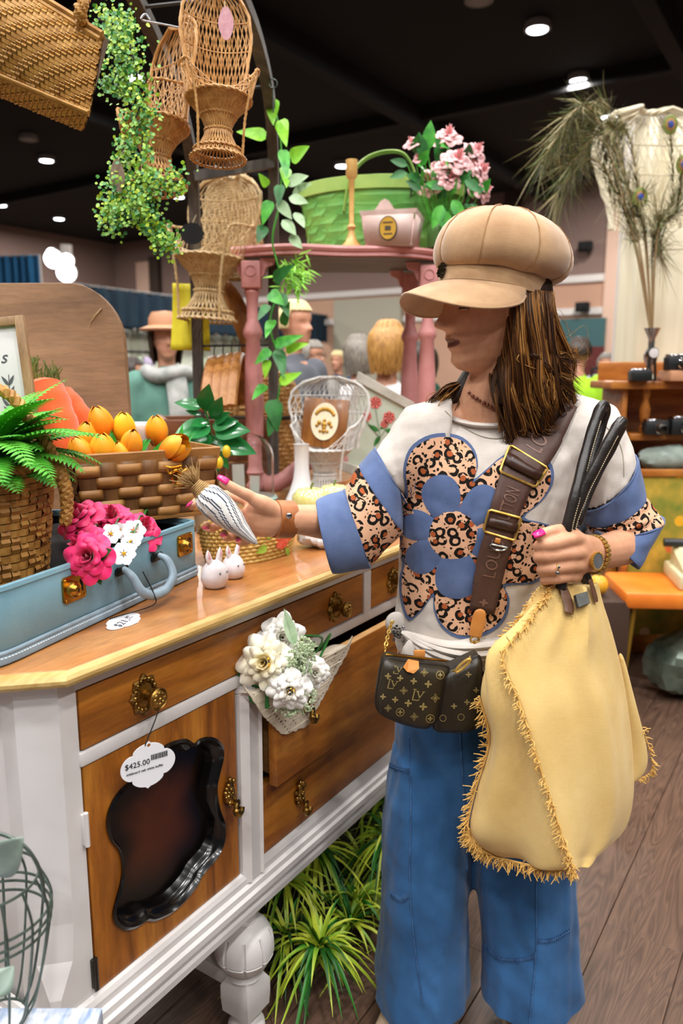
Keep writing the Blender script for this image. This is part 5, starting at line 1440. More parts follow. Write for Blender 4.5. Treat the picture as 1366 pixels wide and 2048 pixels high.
g = G(); q = at(1116, 1141, 1.2035); g.tube([q + Vector((0, .010 - .010 * cos(t) , .0105 * sin(t))) for t in [2 * pi * k / 20 for k in range(20)]], .0011, 6, closed=True); rg = obj('ring', g, M['watchgold'], woman, world=True)
g = G(); g.ball(q + Vector((-.001, -.002, -.004)), (.0035, .002, .0035), 8, 6); g.ball(q + Vector((.001, -.002, .006)), (.0022, .002, .003), 8, 6); obj('ring_stones', g, M['silver'], rg, world=True, kind='stuff')
# ---------------------------------------------------------------- cap
hatup = (hu * cos(radians(14)) - fw * sin(radians(14)) * 1).normalized()
hx = (fw - hatup * fw.dot(hatup)).normalized(); hy = hatup.cross(hx)
HB = HC + hf * -.001 + hu * .022
HT = Matrix.Translation(HB) @ Matrix((hx, hy, hatup)).transposed().to_4x4()
def hring(r, w, z, dx=0, n=96, groove=0):
 out = []
 for k in range(n):
  a = 2 * pi * k / n; gz = abs(((a * 8 / (2 * pi) + .5) % 1) - .5) * 2   # 0 at a seam
  m_ = 1 - groove * exp(-(gz / .10) ** 2) + groove * .8 * sin(pi * gz) * .5
  out.append(HT @ Vector((dx + r * m_ * cos(a), w * m_ * sin(a), z)))
 return out
g = G(); rs = []
for r, w, z, dx, gr in ((.100, .086, .024, -.004, 0), (.106, .092, .026, -.005, .004), (.121, .107, .034, -.010, .012), (.1285, .115, .052, -.013, .02), (.1275, .115, .071, -.013, .024), (.118, .106, .096, -.012, .026), (.100, .090, .116, -.010, .026), (.075, .068, .130, -.008, .024), (.045, .041, .139, -.006, .02), (.018, .016, .1425, -.006, .01), (.003, .003, .143, -.008, 0)):
 rs.append(hring(r, w, z, dx, 96, gr))
g.rings(rs);
for i, p in enumerate(g.v): g.v[i] = p + hatup * (.0035 * noise.noise(p * 28))
hat = obj('cap_crown', g, M['suede'], woman, world=True, sub=1, angle=80)
g = G()
for s in range(8):
 k = s * 12; g.tube([rs[i][k] + (rs[i][k] - HT.translation).normalized() * .0012 for i in range(1, 10)], .0011, 5)
obj('cap_seams', g, M['suede_seam'], hat, world=True, kind='stuff')
g = G(); g.rings([hring(.099, .085, -.004, -.003), hring(.1015, .0875, -.003, -.003), hring(.102, .088, .022, -.004), hring(.100, .086, .028, -.004)], cap=False); obj('cap_band', g, M['suede'], hat, world=True, solid=.002)
g = G(); g.lathe([(.0, .0), (.012, .0), (.0125, .003), (.009, .0075), (0, .009)], HT @ Vector((-.006, 0, .1415)), 20, HT.to_3x3()); obj('cap_button', g, M['suede'], hat, world=True)
def brim(off):
 def f(u, v):
  th = (u - .5) * radians(196); L = .067 * max(0, cos(th * .915)) ** .55
  c_ = Vector((-.003 + .101 * cos(th), .087 * sin(th), .001)); dr = Vector((.9 * cos(th) + .25, sin(th) * .72, 0)).normalized()
  drop = L * (.34 + .62 * abs(sin(th)) ** 1.5) * v + .010 * v * v
  return HT @ (c_ + dr * (L * v) - Vector((0, 0, drop + off)))
 return f
g = G(); g.grid(brim(0), 40, 8); b = len(g.v); g.grid(brim(.004), 40, 8)
for i in range(40): a = 8 * 41 + i; g.addf((a, a + 1, b + a + 1, b + a))
obj('cap_brim', g, M['suede'], hat, world=True)
g = G(); ed = [brim(.002)(i / 40, 1) for i in range(41)]; g.tube(ed, .0024, 6); ed = [brim(-.001)(i / 40, .02) for i in range(41)]; g.tube(ed, .0014, 5); obj('brim_piping', g, M['suede'], hat, world=True, kind='stuff')
bp_ = HT @ Vector((.098, -.004, .017)); g = G()
for k in range(26):
 a = k * 2.4; r_ = .013 * sqrt(k / 26); g.ball(bp_ + HT.to_3x3() @ Vector((.005, r_ * cos(a), r_ * sin(a))), .0028, 6, 4)
M['darkgem'] = simple('dark gem brooch', '#6d6455', '#2a261f', 300, .2, 1.0)
obj('cap_brooch', g, M['darkgem'], hat, world=True, kind='stuff')
# ---------------------------------------------------------------- hair
M['hair'] = vcol('brown hair', .5, spec=.22)
HCL = None
HCOL = ['#2c1a10', '#3a2414', '#4f3019', '#5f3b1d', '#7d5226', '#9a6a33', '#b8894a', '#3a2414', '#4f3019']
q = random.Random(11)
g = G(); g.col = lin('#2c1a10')
loft(g, [(1035, 560, 1.44, .060, .066, 0), (1042, 610, 1.44, .058, .068, 0), (1050, 680, 1.440, .058, .064, 0), (1056, 760, 1.438, .060, .060, 0), (1060, 820, 1.43, .058, .052, 0), (1056, 862, 1.42, .036, .03, 0)], n=28)
limb(g, [HM @ Vector((-.02, .052, .03)), HM @ Vector((-.018, .062, -.04)), HM @ Vector((-.01, .060, -.10)), at(1010, 800, 1.395)], [(.028, .018), (.028, .018), (.024, .015), (.02, .012)], 12)
limb(g, [HM @ Vector((-.04, -.05, .03)), HM @ Vector((-.045, -.062, -.06)), at(930, 775, 1.475), at(890, 825, 1.462)], [(.04, .02), (.04, .024), (.036, .02), (.012, .008)], 12)
hm_ = bpy.data.meshes.new('tmp'); hm_.from_pydata([tuple(p) for p in g.v], [], g.f); SH_ = Surf([(hm_, Matrix())]); bpy.data.meshes.remove(hm_)
def hh(px, py, Yf, off):
 o = Vector((0, 0, CAMH)); d = ray(px, py).normalized(); h = SH_.t.ray_cast(o, d)
 if h[0] is None or abs(h[0].y - Yf) > .1: return at(px, py, Yf)
 return h[0] - d * off
def lock(pts, w, cidx):
 P_ = spline(pts, 5); n = len(P_); g.col = lin(HCOL[cidx]); g.tube(P_, [w * (.55 + .45 * min(1, i / 6)) * (1 - (i / (n - 1)) ** 3 * .92) for i in range(n)], 5, flat=.42, ref=(0, 1, 0))
for cl_ in range(64):
 u0 = (cl_ + q.random()) / 64; u0 = u0 ** .9; depc = q.random(); fl = q.random() < .34 and u0 > .4; hi = q.random() < .30 + .25 * u0
 cj = [q.gauss(0, 5) for _ in range(4)]; cex, cey = (1010 + 142 * u0 + q.gauss(0, 8), 874 - 46 * u0 + q.gauss(0, 16)) if not fl else (1146 + 22 * q.random(), 700 + 130 * q.random())
 flick = (14 if u0 > .3 else -9) * q.random(); ph = q.uniform(0, 6)
 for k in range(15):
  j = lambda s: q.gauss(0, s); u = min(1, max(0, u0 + j(.022))); dep = min(1, max(0, depc + j(.12)))
  ci = (q.choice([4, 5, 6, 5, 3]) if hi and q.random() < .8 else q.choice([0, 1, 2, 3, 7, 8, 4]))
  ex, ey = cex + j(4), cey + j(6); x1 = 980 + 148 * u; x2 = 988 + 158 * u; of = .002 + .016 * dep; Yb = 1.375 + .06 * u
  pts = [hh(985 + 122 * u, 570 + 14 * u, Yb, of * .3), hh(984 + 130 * u + j(1.5), 632 + cj[0], Yb, of), hh(x1 + cj[1] + 9 * u + 3 * sin(ph), 705 + cj[2], Yb, of + .004), hh(x2 + cj[3] - 5 * sin(ph), 785 + cj[1] if not fl else 690 + (ey - 690) * .5, Yb, of + .005), hh(ex, ey, Yb, of + .002) + Vector((0, .010 if fl else -.002, 0))]
  if ey > 845: pts.append(pts[-1] + Vector((flick * .0012, .003, -.006 + .002 * sin(ph))))
  lock(pts, q.uniform(.0018, .0038), ci)
for k in range(190):    # far side lock falling over her right shoulder
 u = q.random(); j = lambda s: q.gauss(0, s); hi = q.random() < .45
 lock([HM @ Vector((-.05 + .03 * u, -.045, .01)), at(958 - 14 * u, 738 + 6 * u, 1.475 + j(.006)), at(935 - 45 * u + j(4), 778 + j(4), 1.468 + j(.008)), at(905 - 45 * u + j(6), 812 + j(8), 1.452 + j(.008)), at(893 - 40 * u + j(10), 834 + j(14), 1.445)], q.uniform(.002, .0042), q.choice([4, 5, 6]) if hi else q.choice([0, 1, 2, 3]))
for k in range(16):     # loose flyaway hairs
 j = lambda s: q.gauss(0, s)
 if k % 3: lock([at(1098 + j(8), 640 + j(30), 1.44), at(1120 + j(6), 665 + j(30), 1.43), at(1150 + 30 * q.random(), 650 + 90 * q.random(), 1.42), at(1165 + 30 * q.random(), 655 + 90 * q.random(), 1.42)], .0008, q.choice([5, 6, 4]))
 elif 0: lock([at(1010 + 100 * q.random(), 700 + j(20), 1.345), at(1000 + 110 * q.random(), 790 + j(20), 1.34), at(1000 + 140 * q.random(), 850 + j(14), 1.338)], .0012, q.choice([6, 6, 5]))
obj('hair', g, M['hair'], woman, world=True, kind='stuff', angle=180)
# ---------------------------------------------------------------- striped fabric carrot in her hand
def stripe_mat():
 m = Mat('ticking stripe'); a = m.new('Attribute', attribute_name='Col'); m.set(Base_Color=a.outputs['Color'], Roughness=.9); m.bump(m.noise(m.coord(), 700, 2), .2, .0006); return m.m
M['ticking'] = stripe_mat()
c0, c1 = at(400, 978, 1.262), at(514, 1088, 1.262); d = c1 - c0
sc_ = thing('fabric_carrot', 'cream and navy striped fabric carrot with raffia top held in her hand', 'fabric carrot', (c0 + c1) / 2)
g = G(); n = 72; mm_ = 22; X_, Y_ = frame(d); prev = None; axd = d.normalized()
pr = [(0, .010), (.03, .018), (.08, .026), (.16, .0315), (.28, .0335), (.42, .0305), (.58, .025), (.74, .0165), (.9, .0095), (.97, .006), (1, .002)]
rs = []
for i in range(mm_ + 1):
 t = i / mm_; r_ = interp(pr, t); rs.append([c0 + d * t + (X_ * cos(a) + Y_ * sin(a) * .8) * r_ * (1 + .05 * sin(11 * a + t * 9) * max(0, 1 - 3 * t) + .02 * sin(3 * a + 7 * t)) for a in [2 * pi * k / n for k in range(n)]])
W1, N1 = lin('#d9d6d2'), lin('#3a4258')
for i in range(mm_):
 for k in range(n):
  b = len(g.v); g.v += [rs[i][k], rs[i][(k + 1) % n], rs[i + 1][(k + 1) % n], rs[i + 1][k]]
  kk = k + int(5 * sin(i * .28)); g.col = N1 if kk % 6 == 0 or (kk % 12 == 2) else W1; g.addf((b, b + 1, b + 2, b + 3))
obj('stuffed_body', g, M['ticking'], sc_, world=True, angle=180)
M['raffia'] = simple('raffia', '#b08d5a', '#8c6c3e', 80, .85)
g = G(); tc_ = c0 - axd * .004
for k in range(130):
 a = q.uniform(0, 6.3); e = (-axd + (X_ * cos(a) + Y_ * sin(a)) * q.uniform(.1, 1.0)).normalized(); L = q.uniform(.018, .048); w = (X_ * cos(a + 1) + Y_ * sin(a + 1)) * q.uniform(-.014, .014)
 g.tube(spline([tc_, tc_ + e * L * .55 + w * .4, tc_ + e * L + w], 3), [.0013, .0012, .0011, .001, .0009, .0008, .0005], 4)
for k in range(7): g.tube([c0 + axd * (.003 * k - .010) + (X_ * cos(a) + Y_ * sin(a) * .85) * (.012 + .0012 * k) for a in [2 * pi * i / 24 for i in range(24)]], .0019, 5, closed=True)
obj('raffia_tuft', g, M['raffia'], sc_, world=True, kind='stuff')
# ================================================================ cross-body pouch bag
def canvas_mat():
 m = Mat('brown coated canvas'); v = m.coord(); n = m.noise(v, 700, 2)
 m.set(Base_Color=m.ramp(m.noise(v, 12, 3), [(.3, lin('#221c13')), (.7, lin('#2d2619'))]), Roughness=.42); m.bump(n, .25, .0006); return m.m
M['canvas'] = canvas_mat(); M['mono'] = simple('gold brown print', '#8c7a4a', rough=.5); M['piping'] = simple('dark piping', '#1d1713', rough=.4)
M['webbing'] = simple('brown webbing', '#54392f', '#4a3128', 300, .55, bump=.2, bscale=900); M['webprint'] = simple('embossed lettering', '#7a594c', rough=.5)
M['brownleather'] = simple('brown leather', '#3d241a', '#2f1b13', 40, .35, bump=.1)
pouch = thing('shoulder_bag', 'brown monogram canvas double pouch bag worn across her hips on a wide strap', 'handbag', at(850, 1450, 1.25))
def pillow(nm, ol, Y, dY, th, par, yaw):
 """ol: picture outline of the front; dY: depth change per pixel to the right; returns object and front points"""
 o = smooth_closed(ol, 3); cx = sum(p[0] for p in o) / len(o); cy = sum(p[1] for p in o) / len(o)
 def P_(x, y, off): return at(x, y, Y + dY * (x - cx)) + Vector((0, off, 0))
 g = G(); rs = []
 for k, d in ((1, th), (1.0, th * .55), (1.0, 0), (.985, -.006), (.93, -.013), (.8, -.018), (.55, -.021), (.25, -.022), (.02, -.022)):
  rs.append([P_(cx + (x - cx) * k, cy + (y - cy) * k, d) for x, y in o])
 g.rings(rs); me = obj(nm, g, M['canvas'], par, world=True, angle=60)
 g = G(); g.tube([P_(x, y, -.001) for x, y in o], .0028, 6, closed=True); obj('piping', g, M['piping'], me, world=True)
 return me
f2 = [(872, 1346), (900, 1336), (938, 1318), (958, 1312), (962, 1340), (960, 1380), (968, 1412), (958, 1446), (935, 1461), (900, 1462), (868, 1455), (866, 1400)]
p2 = pillow('rear_pouch', f2, 1.285, 0, .03, pouch, 0)
g = G(); g.prism([(0, 0)] * 0 + [(a, b) for a, b in ((-.03, -.05), (.03, -.05), (.03, .05), (-.03, .05))], 0, .03, Matrix.Identity(3), c=at(905, 1396, 1.30)); obj('gusset', g, M['canvas'], p2, world=True)
f1 = [(768, 1318), (800, 1320), (850, 1326), (894, 1333), (893, 1346), (887, 1374), (880, 1412), (870, 1440), (853, 1454), (822, 1450), (791, 1440), (762, 1425), (752, 1404), (757, 1363)]
p1 = pillow('front_pouch', f1, 1.25, .00035, .03, pouch, 0)
def objmesh_world(o):
 return (o.data, mw(o))
SP = Surf([objmesh_world(p1), objmesh_world(p2)])
def decal(g, pts_f, cx, cy, s, ang=0):
 """flat print: closed outlines given in unit coords"""
 for ol in pts_f:
  b = len(g.v); c = (sum(p[0] for p in ol) / len(ol), sum(p[1] for p in ol) / len(ol)); ca_, sa_ = cos(ang), sin(ang)
  f = lambda x, y: SP.hit(cx + s * (x * ca_ - y * sa_), cy + s * (x * sa_ + y * ca_), .0007)
  for x, y in ol: g.v.append(f(x, y))
  g.addf(tuple(range(b, b + len(ol))))
def star4(k=.42, n=32): return [[((k + (1 - k) * abs(cos(2 * t)) ** 1.5) * cos(t), (k + (1 - k) * abs(cos(2 * t)) ** 1.5) * sin(t)) for t in [2 * pi * i / n for i in range(n)]]]
def ringo(r0, r1, n=20, conc=0):
 out = []
 for i in range(n):
  a, b = 2 * pi * i / n, 2 * pi * (i + 1) / n; m0 = lambda t: 1 - conc * abs(sin(2 * t)); out.append([(r1 * m0(a) * cos(a), r1 * m0(a) * sin(a)), (r1 * m0(b) * cos(b), r1 * m0(b) * sin(b)), (r0 * m0(b) * cos(b), r0 * m0(b) * sin(b)), (r0 * m0(a) * cos(a), r0 * m0(a) * sin(a))])
 return out
def bar(x0, y0, x1, y1, w):
 d = Vector((x1 - x0, y1 - y0)); d.normalize(); nx, ny = -d.y * w / 2, d.x * w / 2; return [(x0 + nx, y0 + ny), (x1 + nx, y1 + ny), (x1 - nx, y1 - ny), (x0 - nx, y0 - ny)]
LVm = [bar(-.55, -.75, -.75, .75, .16), bar(-.78, .75, .15, .75, .13), bar(.15, .75, .2, .5, .1), bar(-.8, -.78, -.3, -.78, .1), bar(-.15, -.55, .25, .35, .17), bar(.25, .35, .75, -.55, .12), bar(-.35, -.55, .1, -.55, .1), bar(.5, -.55, .95, -.55, .1)]
g = G()
for x, y, s in ((836, 1390, 14), (785, 1368, 12), (795, 1340, 10)): decal(g, LVm, x, y, s, .12)
for x, y, s in ((776, 1352, 6.5), (800, 1356, 6.5), (827, 1362, 7), (856, 1368, 7.5), (766, 1393, 6), (790, 1399, 6.5), (816, 1406, 7.5), (846, 1413, 8)): decal(g, star4(.3), x, y, s, .1)
for x, y, s in ((848, 1345, 9), (807, 1381, 9), (870, 1396, 10), (776, 1416, 8), (828, 1433, 9)): decal(g, ringo(.72, .95, 20, .5), x, y, s, .8 - .785); decal(g, star4(.25), x, y, s * .45, .1)
for x, y, s in ((880, 1350, 8.5), (800, 1424, 8.5), (860, 1437, 9)): decal(g, ringo(.82, 1.0), x, y, s); decal(g, star4(.3), x, y, s * .6)
for x, y, s in ((934, 1404, 6), (908, 1412, 6), (937, 1349, 6), (952, 1380, 6)): decal(g, star4(.3), x, y, s)
for x, y, s in ((886, 1436, 7), (922, 1434, 7), (947, 1410, 7)): decal(g, ringo(.8, 1.0), x, y, s)
obj('monogram_print', g, M['mono'], p1, world=True, smooth=False, kind='stuff')
g = G(); pz = [SP.hit(772 + k * 12, 1317 + k * 1.25, .003) + Vector((0, .004, .003)) for k in range(11)]; g.tube(pz, .0022, 6); obj('zip', g, M['brasslock'], p1, world=True)
g = G(); ol = [(804, 1336), (815, 1323), (836, 1327), (836, 1338), (825, 1347), (812, 1343)]
b = [SP.hit(x, y, .004) for x, y in ol]; g.add(b + [p + Vector((0, .003, 0)) for p in b], [(0, 1, 2, 3, 4, 5), (11, 10, 9, 8, 7, 6)] + [(i, (i + 1) % 6, 6 + (i + 1) % 6, 6 + i) for i in range(6)]); obj('leather_tab', g, M['veg'], p1, world=True, smooth=False, bevel=.0006)
g = G(); a0 = at(840, 1318, 1.262); g.box(a0 + Vector((0, .012, .004)), (.020, .006, .016), bev=.002); obj('strap_anchor', g, M['veg'], pouch, world=True)
def chain(pts, r, w, nm, par, mat):
 P_ = spline(pts, 14); g = G(); acc = 0; last = P_[0]; k = 0
 for a, b_ in zip(P_, P_[1:]):
  acc += (b_ - a).length
  if acc > w * 1.25:
   acc = 0; d = (b_ - a).normalized(); x, y = frame(d); xx = x if k % 2 else y; k += 1
   g.tube([a + d * (w * .9 * cos(t)) + xx * (w * .55 * sin(t)) for t in [2 * pi * i / 10 for i in range(10)]], r, 5, closed=True)
 return obj(nm, g, mat, par, world=True, kind='stuff')
chain([at(768, 1318, 1.262), at(772, 1290, 1.27), at(778, 1262, 1.30), at(786, 1240, 1.33)], .0014, .005, 'chain', pouch, M['watchgold'])
# strap laid over the shirt
SS = Surf([(shirt.data, mw(shirt))] + [(o.data, mw(o)) for o in C.objects if o.parent == shirt and o.name.split('.')[0] in ('leopard_flower', 'blue_petal', 'flower_border')])
SCL = [(1120, 800), (1098, 838), (1070, 890), (1038, 945), (1012, 1010), (996, 1070), (978, 1140), (962, 1222)]
SW = [40, 42, 42, 36, 30, 28, 28, 24]
cl = spline([Vector((a, b, 0)) for a, b in SCL], 8); wl_ = spl(SW, 8)
def strap_pt(t, s, off=.0075):
 k = max(0, min(len(cl) - 1.001, t * (len(cl) - 1))); i = int(k); f = k - i; c = cl[i] * (1 - f) + cl[i + 1] * f; w = wl_[i] * (1 - f) + wl_[i + 1] * f
 d = cl[min(i + 2, len(cl) - 1)] - cl[max(i - 1, 0)]; d.normalize(); nx, ny = -d.y, d.x
 return SS.hit(c.x - nx * s * w, c.y - ny * s * w, off)
g = G(); g.grid(lambda u, v: strap_pt(v, 2 * u - 1), 6, 44)
strap = obj('strap', g, M['webbing'], pouch, world=True, solid=.0025)
lt = len(cl) - 1
def onstrap(t0, size):
 """text mapped with its baseline running up the strap"""
 def f(p):
  q = strap_pt(t0 - p.x / 0.62 * 1.0, p.y / .032, .0098 + p.z); return q
 return f
def strap_text(body, t_start, t_end, nm):
 g = textmesh(body, 1.0, Matrix(), None, None, None, 0, align='LEFT'); xs = [p.x for p in g.v]; x0, x1 = min(xs), max(xs); ys = [p.y for p in g.v]; yc = (min(ys) + max(ys)) / 2; yh = (max(ys) - min(ys)) / 2
 g.v = [strap_pt(t_start + (t_end - t_start) * (p.x - x0) / (x1 - x0), -(p.y - yc) / yh * .42, .0099) for p in g.v]
 o = obj(nm, g, M['webprint'], strap, world=True, smooth=False); return o
def t_at(py): return min(range(len(cl)), key=lambda i: abs(cl[i].y - py)) / lt
strap_text('LOUIS', t_at(1150), t_at(1078), 'embossed_lettering'); strap_text('VUITTON', t_at(1048), t_at(978), 'embossed_lettering'); strap_text('LOUIS', t_at(905), t_at(845), 'embossed_lettering')
g = G(); tt = t_at(1205)
def stfl(a): k = .35 + .65 * abs(cos(2 * a)) ** 1.4; return k
g.v = []; n = 28; base = [strap_pt(tt + .012 * stfl(t) * sin(t), .36 * stfl(t) * cos(t), .0098) for t in [2 * pi * i / n for i in range(n)]]; g.add(base, [tuple(range(n))]); obj('flower_print', g, M['webprint'], strap, world=True, smooth=False)
# slide buckles and leather keeper
for py, hgt in ((937, 22), (1047, 20)):
 ta, tb = t_at(py - hgt), t_at(py + hgt); g = G()
 pts = [strap_pt(ta, -1.08, .011), strap_pt(ta, 1.08, .011), strap_pt(tb, 1.08, .011), strap_pt(tb, -1.08, .011)]
 pp = []
 for i in range(4):
  a, b_ = pts[i], pts[(i + 1) % 4]
  for k in range(6): pp.append(a + (b_ - a) * (.06 + .88 * k / 5))
 g.tube(pp, .0024, 6, closed=True); obj('buckle', g, M['watchgold'], strap, world=True)
 g = G(); tm = t_at(py + 2); g.grid(lambda u, v: strap_pt(tm + (v - .5) * .022 * 2, 1.0 * (2 * u - 1), .0125 + .004 * sin(pi * v)), 4, 6); obj('leather_keeper', g, M['brownleather'], strap, world=True, solid=.002)
g = G(); td = t_at(1085); g.tube([strap_pt(td + .018 * sin(t), .1 + .55 * cos(t), .013) for t in [pi * (-.1) + 1.2 * pi * i / 12 for i in range(13)]], .0018, 6); g.tube([strap_pt(td, -.45, .013), strap_pt(td, .65, .013)], .0018, 6); obj('d_ring', g, M['silver'], strap, world=True)
g = G(); g.grid(lambda u, v: strap_pt(t_at(1082) + (v - .5) * .02, -.25 + .35 * u, .014), 3, 3); obj('ring_tab', g, M['veg'], strap, world=True, solid=.002)
tabp = [SS.hit(958, 1222, .014), SS.hit(954, 1242, .014), SS.hit(949, 1268, .013)]
g = G(); g.tube(tabp, [(.0115, .002), (.013, .0024), (.0115, .002)], 10, ref=(1, 0, 0)); g.ball(tabp[0], (.0112, .002, .010), 12, 6); obj('end_tab', g, M['veg'], strap, world=True)
g = G(); a = SS.hit(948, 1272, .012); b = SS.hit(944, 1300, .014)
g.tube([a + Vector((.008 * cos(t), 0, .006 * sin(t) - .002)) for t in [2 * pi * i / 14 for i in range(14)]], .002, 6, closed=True); g.tube([a - Vector((0, 0, .006)), b], [.004, .0035], 8); g.ball(b, .005, 8, 6)
obj('swivel_clasp', g, M['watchgold'], strap, world=True)
g = G(); c = at(925, 1329, 1.252);
g.tube([c + Vector((.013 * cos(t) * .9 + .009 * sin(t) * .4, -.004, .008 * sin(t) + .009 * cos(t))) for t in [2 * pi * i / 18 for i in range(18)]], .0026, 6, closed=True); g.tube([b, at(938, 1318, 1.26), c + Vector((.008, -.004, .01))], .0022, 6); g.tube([c + Vector((-.01, -.002, -.01)), at(905, 1342, 1.26)], .0018, 6)
obj('snap_hook', g, M['watchgold'], pouch, world=True)
# ================================================================ yellow tote
M['yellow'] = cloth('washed yellow cotton', '#e4c583', '#d6b26c', 8, 800, .5); M['fray'] = simple('frayed yellow threads', '#dcb265', '#cf9f50', 60, .9)
M['blkleather'] = simple('dark brown handle leather', '#2a2421', '#1c1816', 60, .32, bump=.3, bscale=120)
tote = thing('tote_bag', 'large washed yellow cotton tote with frayed seams and dark leather handles in her hand', 'tote bag', at(1120, 1735, 1.2))
TS = [((1092, 1168, 1.262), (1108, 1170, 1.238), (1196, 1165, 1.258), (1150, 1165, 1.30)), ((1062, 1205, 1.262), (1083, 1205, 1.222), (1206, 1205, 1.262), (1150, 1205, 1.325)),
      ((1026, 1252, 1.26), (1052, 1250, 1.205), (1221, 1250, 1.266), (1150, 1245, 1.345)), ((982, 1306, 1.252), (1006, 1312, 1.18), (1240, 1318, 1.272), (1150, 1310, 1.37)),
      ((958, 1390, 1.245), (1040, 1405, 1.15), (1256, 1395, 1.28), (1150, 1395, 1.385)), ((978, 1478, 1.24), (1070, 1500, 1.132), (1268, 1490, 1.284), (1150, 1490, 1.39)),
      ((950, 1580, 1.232), (1102, 1600, 1.12), (1270, 1585, 1.284), (1150, 1585, 1.39)), ((936, 1655, 1.225), (1128, 1682, 1.112), (1254, 1655, 1.275), (1150, 1655, 1.37)),
      ((956, 1690, 1.222), (1144, 1728, 1.11), (1210, 1700, 1.23), (1150, 1690, 1.33)), ((990, 1712, 1.22), (1150, 1742, 1.112), (1180, 1725, 1.19), (1120, 1712, 1.28))]
cols_ = [[at(*s_[k]) for s_ in TS] for k in range(4)]; CC = [spline(c, 6) for c in cols_]; nz_ = len(CC[0])
def tote_ring(i):
 t = i / (nz_ - 1); L, R_, T, B_ = [CC[k][i] for k in range(4)]; out = []; n = 14
 for a, b, bul in ((L, R_, .010), (R_, T, .030 * sin(pi * min(1, t * 1.15)) + .004), (T, B_, .02), (B_, L, .02)):
  d = b - a; nn = Vector((d.y, -d.x, 0)).normalized()
  for k in range(n):
   s_ = k / n; w = 0
   if a is R_: w = .008 * sin(s_ * 24 + 3 * t) * sin(pi * s_) * (1.0 - .75 * t) + .009 * sin(s_ * 10 + 1 + 2 * t) * sin(pi * s_) * (1 - .4 * t)
   if a is L: w = .014 * sin(s_ * 7 + 9 * t) * sin(pi * s_)
   out.append(a + d * s_ + nn * (bul * sin(pi * s_) + w))
 return out
g = G(); g.rings([tote_ring(i) for i in range(nz_)])
tb_ = obj('bag_body', g, M['yellow'], tote, world=True, sub=1, angle=60)
g = G(); wing = [[at(1232, 1300, 1.29), at(1245, 1300, 1.29)], [at(1240, 1370, 1.293), at(1262, 1372, 1.285)], [at(1250, 1450, 1.295), at(1284, 1452, 1.285)], [at(1252, 1520, 1.297), at(1304, 1534, 1.285)], [at(1250, 1570, 1.297), at(1270, 1562, 1.288)]]
g.rings([[w_[0], w_[0] + Vector((0, -.012, 0)), (w_[0] + w_[1]) / 2 + Vector((0, -.014, 0)), w_[1] + Vector((0, -.005, 0)), w_[1], (w_[0] + w_[1]) / 2 + Vector((0, .01, 0))] for w_ in wing])
obj('back_panel', g, M['yellow'], tote, world=True, sub=2)
q = random.Random(21); g = G()
def fringe(pts, n, dirs, L, rt=.0011):
 P_ = spline(pts, 10)
 for k in range(n):
  t = q.random() * (len(P_) - 1.001); i = int(t); p = P_[i] * (1 - t + i) + P_[i + 1] * (t - i)
  d = (Vector(dirs) + Vector((q.gauss(0, .5), q.gauss(0, .4), q.gauss(0, .5)))).normalized(); l = L * q.uniform(.5, 1.2)
  g.tube([p, p + d * l * .55 + Vector((q.gauss(0, .002), 0, 0)), p + d * l + Vector((q.gauss(0, .002), 0, -.002))], [rt, rt, rt * .6], 4, cap=False)
 return P_
off = Vector((-.001, -.004, 0))
rg_ = fringe([p + off for p in cols_[1]], 330, (-.5, -.6, -.35), .013)
lf_ = fringe([p + off for p in cols_[0]][4:], 190, (-1, -.1, -.3), .019)
bt_ = fringe([cols_[0][7], cols_[0][8], cols_[0][9], (cols_[0][9] + cols_[1][9]) / 2 + Vector((0, -.008, 0)), cols_[1][9]], 260, (-.1, -.2, -1), .02)
fringe([at(1285, 1455, 1.283), at(1304, 1534, 1.283), at(1275, 1560, 1.285)], 60, (.8, -.1, -.4), .012)
fringe([at(1092, 1168, 1.255), at(1050, 1222, 1.25), at(985, 1302, 1.245)], 120, (-.8, -.2, .35), .010)
for P_ in (rg_, lf_, bt_): g.tube(P_, .0022, 5)
obj('frayed_edge', g, M['fray'], tote, world=True, kind='stuff')
def handle(pts, nm):
 P_ = spline(pts, 8); g = G(); g.tube(P_, [.0092 * (1 + .04 * sin(i * .9)) for i in range(len(P_))], 14); h = obj(nm, g, M['blkleather'], tote, world=True)
 g = G(); m_ = len(P_)
 for i in range(2, m_ // 2):
  a, b = P_[i], P_[i + 1]
  for k in range(2):
   c = a + (b - a) * (k / 2); e = a + (b - a) * (k / 2 + .32); o_ = Vector((.0066, -.0066, -.002)); g.tube([c + o_, e + o_], .0008, 4)
 obj('handle_stitching', g, M['twine'], h, world=True, kind='stuff'); return h
handle([at(1122, 1178, 1.235), at(1128, 1120, 1.246), at(1133, 1060, 1.240), at(1152, 985, 1.25), at(1172, 905, 1.28), at(1192, 838, 1.305), at(1204, 812, 1.325), at(1211, 820, 1.345), at(1200, 860, 1.352), at(1176, 940, 1.325), at(1150, 1040, 1.27)], 'handle')
handle([at(1176, 1166, 1.262), at(1150, 1110, 1.258), at(1140, 1062, 1.248), at(1164, 990, 1.25), at(1196, 925, 1.255), at(1226, 868, 1.262), at(1240, 846, 1.272), at(1243, 850, 1.288), at(1222, 895, 1.305), at(1185, 965, 1.30), at(1152, 1050, 1.275)], 'handle')
M['tableather'] = simple('brown leather tab', '#6b4a37', '#5a3c2b', 40, .5)
STt = Surf([(tb_.data, mw(tb_))])
